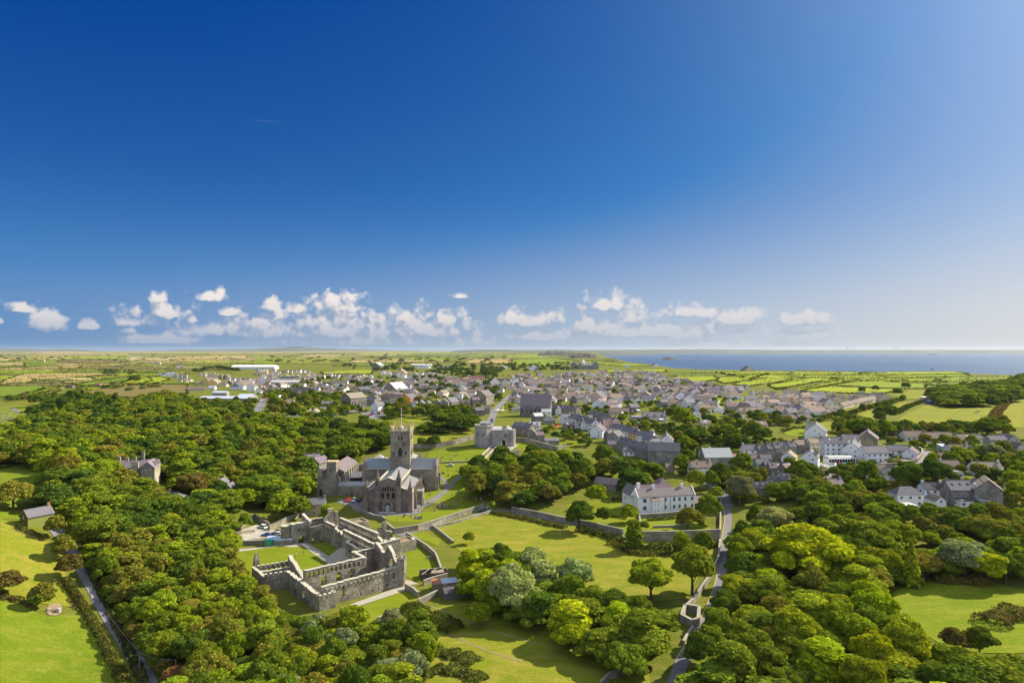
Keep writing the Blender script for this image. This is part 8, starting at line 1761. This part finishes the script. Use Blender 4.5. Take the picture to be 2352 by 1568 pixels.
# trees one can point to
for (x, y, h, w, sh, ti, pl) in [
 (754, 1215, 11, 9, 'tall', 'light', 'between the chapel ruin and the cathedral car park'), (562, 1218, 7, 7, 'round', 'copper', 'beside the white car in the palace yard'), (640, 1195, 12, 12, 'round', 'light', 'above the crenellated precinct wall'),
 (1180, 1420, 15, 15, 'round', 'pale', 'by the sheds east of the ruin'), (1150, 1330, 12, 11, 'round', 'dark', 'by the sheds east of the ruin'), (1216, 1350, 13, 12, 'round', 'pale', 'south of the meadow'), (1245, 1380, 13, 12, 'tall', 'pale', 'south of the meadow'), (1320, 1375, 13, 13, 'round', 'pale', 'south of the meadow'),
 (1495, 1380, 13, 14, 'round', 'light', 'at the meadow corner'), (1590, 1365, 16, 15, 'round', 'mid', 'beside the lane wall'), (1565, 1268, 8, 7, 'round', 'light', 'below the precinct wall'), (1618, 1275, 9, 8, 'round', 'mid', 'below the precinct wall'), (1455, 1265, 12, 8, 'tall', 'mid', 'in front of the precinct wall'),
 (1330, 1220, 13, 13, 'round', 'dark', 'by the lane below the white mansion'), (1388, 1205, 8, 8, 'round', 'dark', 'on the mansion lawn'), (1445, 1200, 8, 9, 'round', 'light', 'on the mansion lawn'), (1478, 1218, 4, 5, 'round', 'dark', 'in the walled garden'), (1580, 1220, 11, 14, 'wide', 'olive', 'in the walled garden'), (1625, 1200, 12, 12, 'round', 'mid', 'in the walled garden'), (1645, 1150, 7, 8, 'round', 'light', 'beside the mansion'),
 (1370, 1205 - 42, 11, 12, 'round', 'light', 'beside the stone barn'), (1490, 1155, 6, 6, 'round', 'mid', 'at the mansion door'), (1600, 1128, 11, 11, 'round', 'light', 'behind the mansion'), (1635, 1130, 11, 9, 'round', 'mid', 'behind the mansion'),
 (1410, 1098, 13, 6, 'pine', 'grey', 'on the shaded lawn behind the mansion'), (1100, 1440, 7, 8, 'round', 'light', 'next to the timber shed'), (1078, 1250, 5, 5, 'round', 'light', 'by the garden wall'), (1062, 1375, 5, 6, 'round', 'mid', 'by the ruin lawn'),
 (1862, 1330, 19, 34, 'wide', 'lime', 'the widest crown in the eastern wood'), (1780, 1225, 11, 15, 'round', 'pale', 'a willow beside the lane'), (1985, 1290, 16, 24, 'wide', 'mid', 'beside the sunlit clearing'), (2093, 1345, 14, 7, 'conifer', 'light', 'at the edge of the clearing'), (2215, 1330, 12, 16, 'round', 'grey', 'at the edge of the clearing'),
 (2194, 1505, 6.5, 7, 'round', 'brown', 'in the clearing'), (2250, 1502, 6.5, 8, 'round', 'dark', 'in the clearing'), (2096, 1215, 9, 9, 'round', 'pale', 'a willow in front of the white houses'), (2262, 1208, 6, 7, 'round', 'copper', 'by the low outbuilding'), (1755, 1200, 7, 8, 'round', 'copper', 'at the lane corner'), (1958, 1290, 6, 6, 'tall', 'rust', 'in the eastern wood'),
 (1570, 990, 17, 20, 'round', 'light', 'behind the terrace'), (1555, 975, 15, 18, 'round', 'dark', 'behind the terrace'), (1600, 1020, 12, 24, 'wide', 'dark', 'by the gardens'), (1670, 1010, 12, 16, 'wide', 'mid', 'by the gardens'), (1730, 1015, 13, 16, 'round', 'dark', 'by the gardens'), (1700, 1160, 15, 15, 'round', 'grey', 'at the bend of the lane'),
 (1705, 1090, 12, 14, 'round', 'mid', 'behind the stone cottages'), (1565, 1085, 10, 10, 'round', 'mid', 'beside the stone mill'), (1655, 1110, 11, 11, 'round', 'dark', 'beside the stone mill'),
 (1990, 1122, 13, 13, 'round', 'dark', 'in front of the bungalows'), (2085, 1130, 14, 15, 'round', 'dark', 'in front of the bungalows'), (2150, 1125, 14, 17, 'round', 'deep', 'in front of the bungalows'), (1836, 1105, 11, 12, 'round', 'mid', 'below the white hotel'), (1867, 1105, 9, 12, 'wide', 'dark', 'below the white hotel'), (1980, 1010, 15, 22, 'round', 'mid', 'behind the white hotel'), (2040, 1005, 11, 10, 'round', 'light', 'behind the white hotel'), (1940, 1015, 9, 10, 'round', 'olive', 'behind the white hotel'),
 (2035, 968, 14, 20, 'round', 'dark', 'in the pasture hedge'), (2022, 975, 11, 10, 'round', 'dark', 'in the pasture hedge'), (2140, 1070, 7, 7, 'round', 'light', 'at the hotel bend'), (2280, 1065, 11, 13, 'round', 'grey', 'beside the farm track'), (2330, 1130, 10, 10, 'round', 'light', 'beside the farm track'), (2080, 895, 11, 14, 'round', 'dark', 'by the hedge above the pasture'), (2062, 910, 10, 12, 'round', 'dark', 'by the hedge above the pasture'),
 (2012, 900, 9, 11, 'round', 'dark', 'by the hedge above the pasture'), (1980, 905, 10, 10, 'round', 'dark', 'by the hedge above the pasture'), (1000, 1030, 9, 9, 'round', 'dark', 'on the slope below the gatehouse'), (990, 1030, 8, 7, 'round', 'deep', 'on the slope below the gatehouse'), (968, 1028, 7, 7, 'round', 'mid', 'on the slope below the gatehouse'),
 (82, 935, 14, 17, 'round', 'dark', 'beside the cemetery'), (310, 880, 15, 22, 'round', 'dark', 'in the rough pasture'), (30, 1168, 10, 13, 'round', 'olive', 'in the upper left meadow'), (128, 1235, 8, 7, 'round', 'olive', 'at the ivy cottage hedge'), (145, 1285, 8, 8, 'round', 'olive', 'in the roadside hedge'), (160, 1330, 8, 8, 'round', 'brown', 'in the roadside hedge'), (100, 1395, 7, 7, 'round', 'olive', 'by the muddy gateway'), (15, 1362, 6, 9, 'round', 'brown', 'by the muddy gateway'), (90, 1398, 5, 6, 'round', 'mid', 'by the muddy gateway'),
 (350, 1475, 6, 9, 'round', 'rust', 'beside the lane under the wood'), (300, 1385, 6, 8, 'round', 'brown', 'beside the lane under the wood'), (420, 1590, 6, 10, 'round', 'rust', 'beside the lane under the wood'), (225, 1265, 13, 15, 'round', 'mid', 'above the parked silver car'), (440, 1150, 13, 14, 'round', 'brown', 'beside the slate-roofed lodge'), (1290, 1110, 11, 12, 'round', 'mid', 'above the lawns')]:
    sz = 1.0
    tree(P(x, y), h, w, shape=sh, tint=ti, place=pl)
treeline([(212, 1290), (245, 1350), (280, 1410), (322, 1475), (368, 1540), (430, 1620)], 20, 4.0, 5.0, None, jit=.6, tints=['mid', 'olive', 'dark', 'mid', 'brown'], place='on the bank above the narrow lane')
for q in ((1705, 1262), (1698, 1300), (1694, 1345), (1688, 1392), (1668, 1440), (1650, 1480), (1628, 1520), (1612, 1550)): tree(P(*q), random.uniform(8, 11), random.uniform(8, 10), tint=random.choice(('mid', 'light', 'dark')), place='overhanging the lane')
# trees scattered through the town and along the far fields
def scatter(poly, n, h, w, tints, place, k=None, seed=0, shapes=('round', 'round', 'wide')):
    rr = random.Random(seed); pts = [(T(k, *q) if k is not None else q) for q in poly]
    x0 = min(q[0] for q in pts); x1 = max(q[0] for q in pts); y0 = min(q[1] for q in pts); y1 = max(q[1] for q in pts); c = 0; tries = 0
    while c < n and tries < n * 30:
        tries += 1; x = rr.uniform(x0, x1); y = rr.uniform(y0, y1)
        if not inpoly(x, y, pts): continue
        p = P(x, y)
        if any(math.hypot(p.x - ax, p.y - ay) < ar for ax, ay, ar in AVOID): continue
        f = rr.uniform(.6, 1.25); tree(p, h * f, w * f * rr.uniform(.9, 1.2), shape=rr.choice(shapes), tint=rr.choice(tints), place=place); c += 1
TT = ['mid', 'dark', 'deep', 'olive', 'light', 'dark']
scatter([(600, 520), (900, 560), (760, 690), (560, 760), (100, 740), (70, 560), (150, 520)], 75, 9, 9, TT, 'among the gardens of the town', 1, 1)
scatter([(0, 500), (900, 520), (1400, 560), (2000, 620), (2050, 690), (1500, 640), (900, 620), (0, 560)], 40, 8, 8, TT, 'among the gardens of the town', 1, 2)
scatter([(500, 380), (2200, 380), (2300, 600), (1500, 560), (800, 480), (300, 500)], 120, 9, 10, TT, 'among the gardens of the town', 1, 3)
scatter([(800, 260), (2351, 240), (2351, 330), (1700, 350), (1080, 320), (820, 300)], 110, 12, 14, ['deep', 'dark', 'dark', 'mid'], 'along the far edge of the town', 1, 4)
scatter([(1650, 300), (1850, 270), (2351, 260), (2200, 380), (1750, 370)], 60, 12, 14, ['deep', 'dark'], 'along the far edge of the town', 1, 44)
scatter([(0, 250), (560, 240), (620, 310), (0, 330)], 60, 11, 13, ['deep', 'dark', 'mid'], 'along the far edge of the town', 2, 5)
scatter([(0, 400), (700, 400), (1600, 420), (2100, 520), (1200, 560), (300, 560)], 60, 8, 8, TT, 'among the gardens of the town', 2, 6)
scatter([(650, 620), (1500, 600), (1700, 800), (1460, 900), (900, 820), (620, 700)], 42, 6, 7, TT, 'in the gardens behind the terrace', 2, 7)
scatter([(300, 850), (620, 900), (880, 1010), (760, 1010), (480, 1000), (260, 900)], 22, 5, 6, TT, 'in the gardens below the town', 2, 8)
scatter([(1480, 900), (2300, 830), (2351, 1000), (2000, 1060), (1600, 1060), (1480, 960)], 36, 8, 9, ['dark', 'mid', 'deep', 'light', 'olive'], 'in the belt above the stone cottages', 2, 9)
scatter([(1700, 700), (2351, 720), (2351, 860), (1800, 860)], 28, 7, 8, TT, 'in the gardens below the estate', 2, 10)
scatter([(0, 700), (800, 700), (830, 760), (300, 790), (100, 860), (0, 900)], 45, 5, 7, TT, 'in the overgrown gardens below the estate', 3, 11)
scatter([(620, 860), (1000, 820), (1200, 850), (2351, 820), (2351, 900), (1500, 880), (900, 1000), (640, 930)], 60, 8, 9, TT, 'in the belt below the pasture', 3, 12)
scatter([(1400, 960), (2200, 950), (2280, 1100), (2260, 1300), (1950, 1320), (1500, 1200), (1400, 1100)], 50, 7, 8, ['mid', 'light', 'olive', 'dark'], 'between the bungalows', 3, 13)
scatter([(550, 1300), (900, 1230), (1050, 1300), (1400, 1400), (1300, 1440), (900, 1420), (720, 1380)], 30, 6, 7, ['mid', 'light', 'olive', 'dark'], 'between the hotel and the lower road', 3, 14)
scatter([(0, 1500), (430, 1460), (900, 1490), (1080, 1560), (1100, 1640), (0, 1640)], 60, 8, 9, ['mid', 'light', 'olive', 'dark'], 'below the pink cottage', 3, 15)
scatter([(180, 1200), (330, 1180), (500, 1300), (440, 1440), (100, 1440), (180, 1330)], 20, 7, 8, ['mid', 'dark', 'olive'], 'below the white hotel', 3, 16)
scatter([(2230, 1180), (2351, 1100), (2351, 1567), (2260, 1567)], 20, 8, 8, ['light', 'mid', 'olive'], 'beside the farm track', 3, 17)
scatter([(1870, 1300), (2280, 1280), (2300, 1500), (1950, 1600), (1880, 1450)], 22, 7, 8, ['light', 'mid', 'olive'], 'beside the lane to the mill', 2, 18)
scatter([(1720, 1190), (1870, 1180), (2020, 1190), (2150, 1205), (2352, 1190), (2400, 1270), (2100, 1262), (1900, 1240), (1740, 1240)], 90, 7.5, 9, ['mid', 'light', 'olive', 'dark', 'mid'], 'in the gardens under the lower row', None, 70)
scatter([(560, 560), (760, 560), (940, 690), (760, 760), (430, 760), (560, 690)], 60, 8, 9, TT, 'in the gardens round the tall chapel', 1, 71)
scatter([(1190, 620), (1480, 680), (2000, 680), (1960, 760), (1300, 740), (1160, 790), (1190, 700)], 70, 8, 9, TT, 'on the bank below the northern terraces', 1, 72)
scatter([(0, 160), (900, 150), (2000, 150), (2351, 190), (2351, 215), (1400, 215), (0, 230)], 60, 10, 22, ['deep', 'dark'], 'far out on the plain', 0, 19)
scatter([(0, 150), (2351, 140), (2351, 240), (0, 230)], 110, 12, 28, ['deep', 'dark'], 'far out on the plain', 1, 20)
scatter([(600, 470), (1240, 400), (1480, 420), (1440, 490), (1200, 500)], 26, 5, 10, ['deep', 'dark', 'olive'], 'on the rough common', 0, 21, ('round', 'bush', 'wide'))
scatter([(900, 300), (1300, 290), (1300, 350), (900, 335)], 24, 6, 11, ['deep', 'dark'], 'in the hedge of the playing field', 0, 22)
scatter([(0, 560), (280, 560), (480, 540), (1000, 550), (960, 575), (300, 590), (0, 590)], 40, 5, 9, ['deep', 'dark', 'olive'], 'in the hedges by the cemetery', 0, 23)
scatter([(1950, 590), (2351, 600), (2351, 720), (2250, 760), (1800, 640)], 40, 8, 9, TT, 'below the school', 0, 24)
treeline([(1800, 335), (1920, 300), (2000, 290), (2200, 330)], 20, 12, 15, 0, tints=['deep', 'dark'], place='along the far edge of the town')
treeline([(1260, 905), (1180, 985), (1230, 1080)], 0 or 1, 6, 6, 2)
treeline([(1640, 1000), (1640, 1060)], 1, 6, 6, 2)
treeline([(1860, 330), (2200, 390), (2351, 345)], 14, 6, 8, 2, tints=['dark'], place='among the green fields')
treeline([(2160, 840), (1900, 860), (1400, 870), (1200, 870)], 26, 6, 7, 3, tints=['dark', 'mid', 'olive'], place='along the foot of the pasture')
treeline([(1260, 560), (1100, 640), (820, 680)], 12, 6, 8, 3, tints=['dark', 'mid'], place='in the estate hedge')
treeline([(860, 300), (900, 290), (980, 295), (1500, 300), (2351, 310)], 0 or 1, 5, 6, 3)
for (kk, pl, nn) in ((1, [(0, 330), (2351, 340), (2351, 700), (900, 690), (0, 780)], 420), (2, [(0, 330), (1300, 320), (2100, 480), (2351, 860), (1480, 980), (640, 860), (0, 700)], 420), (3, [(0, 560), (700, 680), (1200, 860), (2351, 880), (2351, 1500), (1000, 1480), (0, 1300), (0, 960), (600, 900), (0, 700)], 300), (2, [(1480, 980), (2351, 980), (2351, 1560), (1900, 1400), (1500, 1240)], 110)):
    scatter(pl, nn, 3.0, 4.5, TT, 'garden', kk, 60 + kk, ('bush', 'bush', 'round'))
def finish_trees():
    sun_place = {}
    for t in ALLT: t['key'] = t['h'] * t['w'] / max(60, (t['loc'].y)) ** 2
    # single out those inside the picture that show largest
    def vis(t):
        x = CX + CF * t['loc'].x / t['loc'].y; y = CY0 + CF * (CH - t['loc'].z - t['h'] * .7) / t['loc'].y
        return -40 < x < 2392 and y < 1600
    order = sorted([t for t in ALLT if vis(t) and t['shape'] != 'bush'], key=lambda t: -t['key']); top = order[:296]; keep = {id(t) for t in top}
    # the singled-out ones keep a label each
    seen = {}
    for t in top:
        t['px'] = (CX + CF * t['loc'].x / t['loc'].y, CY0 + CF * (CH - t['loc'].z) / t['loc'].y)
    for i, t in enumerate(top):
        vs = TV[t['shape']]; cm, tm = vs[i % len(vs)]; L = t['loc']
        kn = KIND[t['shape']]
        q = 'broad' if t['w'] > 1.35 * t['h'] else ('tall' if t['h'] > 1.15 * t['w'] else ('small' if t['h'] < 8 else 'round'))
        r = empty(kn, L, random.uniform(0, 6.28), None, 'tree'); base_h = {'round': 9.6, 'wide': 8.6, 'tall': 10.4, 'conifer': 10.5, 'pine': 10.6}[t['shape']]; base_w = {'round': 8.6, 'wide': 9.4, 'tall': 5.2, 'conifer': 5.4, 'pine': 5}[t['shape']]
        s = (t['w'] / base_w, t['w'] / base_w * random.uniform(.92, 1.08), t['h'] / base_h); r.scale = s
        c = bpy.data.objects.new('crown', cm); link(c, r); k = random.uniform(.85, 1.15); tc = TINT[t['tint']]; c.color = (tc[0] * k * random.uniform(.9, 1.15), tc[1] * k, tc[2] * k, 1)
        link(bpy.data.objects.new('trunk', tm), r)
        r['group'] = 'trees ' + (t['place'] or 'in the town'); t['obj'] = r; t['q'] = q
    # labels: by look, then by what stands next to it; look-alikes share one label inside their group
    LM = [('ruined palace', (-55, 235)), ('cathedral', (-61, 345)), ('gatehouse', (-12, 445)), ('white mansion', (112, 300)), ('white hotel', (190, 350)), ('lane', (98, 230)), ('stone mill', (95, 390)), ('sunlit clearing', (150, 215)), ('open field', (20, 235)), ('narrow road', (-150, 230)), ('timber sheds', (-28, 225)), ('stone mansion', (-200, 300)), ('meadow', (10, 280))]
    for t in top:
        best = min(LM, key=lambda l: math.hypot(l[1][0] - t['loc'].x, l[1][1] - t['loc'].y))
        t['lab'] = f"{t['q']} {WORD[t['tint']]} {'conifer' if t['shape'] == 'conifer' else 'pine' if t['shape'] == 'pine' else 'tree'} {t['place'] or 'in the town'}"
        t['lm'] = best[0]
    gr = {}
    for t in top: gr.setdefault(t['lab'], []).append(t)
    for lab, ts in gr.items():
        if len(ts) > 8:
            ts.sort(key=lambda t: t['px'][1]); k = -(-len(ts) // 8) if len(ts) < 40 else 5
            zone = {2: ('in the upper half', 'in the lower half'), 3: ('at the top', 'halfway up', 'at the bottom'), 4: ('at the top', 'above the middle', 'below the middle', 'at the bottom')}.get(k, ('at the very top', 'in the upper part', 'halfway up', 'in the lower part', 'at the very bottom'))
            for i, t in enumerate(ts): t['lab'] = lab.replace('in the ', zone[min(len(zone) - 1, i * len(zone) // len(ts))] + ' of the ', 1) if ' in the ' in lab else lab
    byl = {}
    for t in top: byl.setdefault(t['lab'], []).append(t)
    ORD = ['', 'second ', 'third ', 'fourth ', 'fifth ', 'sixth ', 'seventh ', 'eighth ', 'ninth ', 'tenth ', 'eleventh ', 'twelfth ', 'thirteenth ', 'fourteenth ']
    for lab, ts in byl.items():
        ts.sort(key=lambda t: t['px'][0])
        for i, t in enumerate(ts):
            if len(ts) == 1: s = lab
            else:
                s = f"{ORD[i] if i < len(ORD) else ''}{'leftmost ' if i < len(ORD) else ''}{lab}" if i < len(ORD) else lab
                if i == len(ts) - 1: s = 'rightmost ' + lab
            t['obj']['label'] = ' '.join(s.split()[:16])
    # everything else: one object of scattered copies
    rest = [t for t in ALLT if id(t) not in keep]
    print('trees', len(ALLT), 'single', len(top), 'rest', len(rest))
    protos = bpy.data.collections.new('tree_prototypes'); names = []
    # a distant tree needs fewer leaves
    low = {}
    for shp, n, sz in (('round', 3200, .42), ('wide', 3200, .42), ('tall', 2400, .4), ('bush', 500, .3), ('conifer', 1500, .45), ('round2', 3200, .42)):
        low[shp] = crown(77 + len(shp), n, shp.rstrip('2'), sz)
    kinds = [(s, tn) for s in low for tn in ('mid', 'dark', 'deep', 'olive', 'light', 'lime', 'brown', 'grey')]; tm_ = {}
    idx = {}
    for i, (s, tn) in enumerate(kinds):
        if tn not in tm_: tm_[tn] = foliage('leaves_' + tn, TINT[tn], False)
        mc = low[s].copy(); mc.materials.clear(); mc.materials.append(tm_[tn])
        o = bpy.data.objects.new(f'proto_{i:03d}', mc); protos.objects.link(o); idx[(s, tn)] = i
    me = bpy.data.meshes.new('woodland'); me.from_pydata([tuple(t['loc']) for t in rest], [], [])
    bw = {'round': 8.6, 'wide': 9.4, 'tall': 5.2, 'conifer': 5.4, 'pine': 5, 'bush': 3.4}; bh = {'round': 9.6, 'wide': 8.6, 'tall': 10.4, 'conifer': 10.5, 'pine': 10.6, 'bush': 2.2}
    def put_attr(nm, ty, key, vals): me.attributes.new(nm, ty, 'POINT'); me.attributes[nm].data.foreach_set(key, vals)
    put_attr('idx', 'INT', 'value', [idx.get(((t['shape'] + ('2' if t['shape'] == 'round' and random.random() < .5 else '')) if t['shape'] in low else 'tall', t['tint']), 0) for t in rest])
    sv = []
    for t in rest: sv += [t['w'] / bw[t['shape']], t['w'] / bw[t['shape']], t['h'] / bh[t['shape']]]
    put_attr('scl', 'FLOAT_VECTOR', 'vector', sv); put_attr('rz', 'FLOAT', 'value', [random.uniform(0, 6.28) for t in rest])
    o = bpy.data.objects.new('woodland', me); link(o); tag(o, 'massed tree crowns of the woods, gardens and far hedgerows', 'woodland', kind='stuff')
    ng = bpy.data.node_groups.new('scatter', 'GeometryNodeTree'); ng.interface.new_socket('Geometry', in_out='INPUT', socket_type='NodeSocketGeometry'); ng.interface.new_socket('Geometry', in_out='OUTPUT', socket_type='NodeSocketGeometry')
    N = ng.nodes; Lk = ng.links; gi = N.new('NodeGroupInput'); go = N.new('NodeGroupOutput'); iop = N.new('GeometryNodeInstanceOnPoints'); ci = N.new('GeometryNodeCollectionInfo')
    ci.inputs['Collection'].default_value = protos; ci.inputs['Separate Children'].default_value = True; ci.inputs['Reset Children'].default_value = True
    def attr(nm, ty):
        q = N.new('GeometryNodeInputNamedAttribute'); q.data_type = ty; q.inputs[0].default_value = nm; return next(z for z in q.outputs if z.enabled and z.name == 'Attribute')
    Lk.new(gi.outputs[0], iop.inputs['Points']); Lk.new(ci.outputs[0], iop.inputs['Instance']); iop.inputs['Pick Instance'].default_value = True
    Lk.new(attr('idx', 'INT'), iop.inputs['Instance Index']); Lk.new(attr('scl', 'FLOAT_VECTOR'), iop.inputs['Scale'])
    cx = N.new('ShaderNodeCombineXYZ'); Lk.new(attr('rz', 'FLOAT'), cx.inputs[2]); Lk.new(cx.outputs[0], iop.inputs['Rotation'])
    Lk.new(iop.outputs[0], go.inputs[0]); md = o.modifiers.new('scatter', 'NODES'); md.node_group = ng
finish_trees()

# ------------------------------------------------------------------ haze
def make_haze():
    m, t, out = newmat('haze_air'); v = t.node('ShaderNodeVolumePrincipled'); v.inputs['Color'].default_value = (.80, .88, 1.0, 1); v.inputs['Density'].default_value = HAZE; v.inputs['Anisotropy'].default_value = 0.2
    t.l.new(v.outputs[0], out.inputs['Volume'])
    b = MB(); b.box(-36500, 36500, -400, 27800, -60, 160); o = b.build('haze', m); tag(o, 'pale blue sea haze over the far plain and bay', 'haze', kind='stuff')
HAZE = 1.5e-5
make_haze()
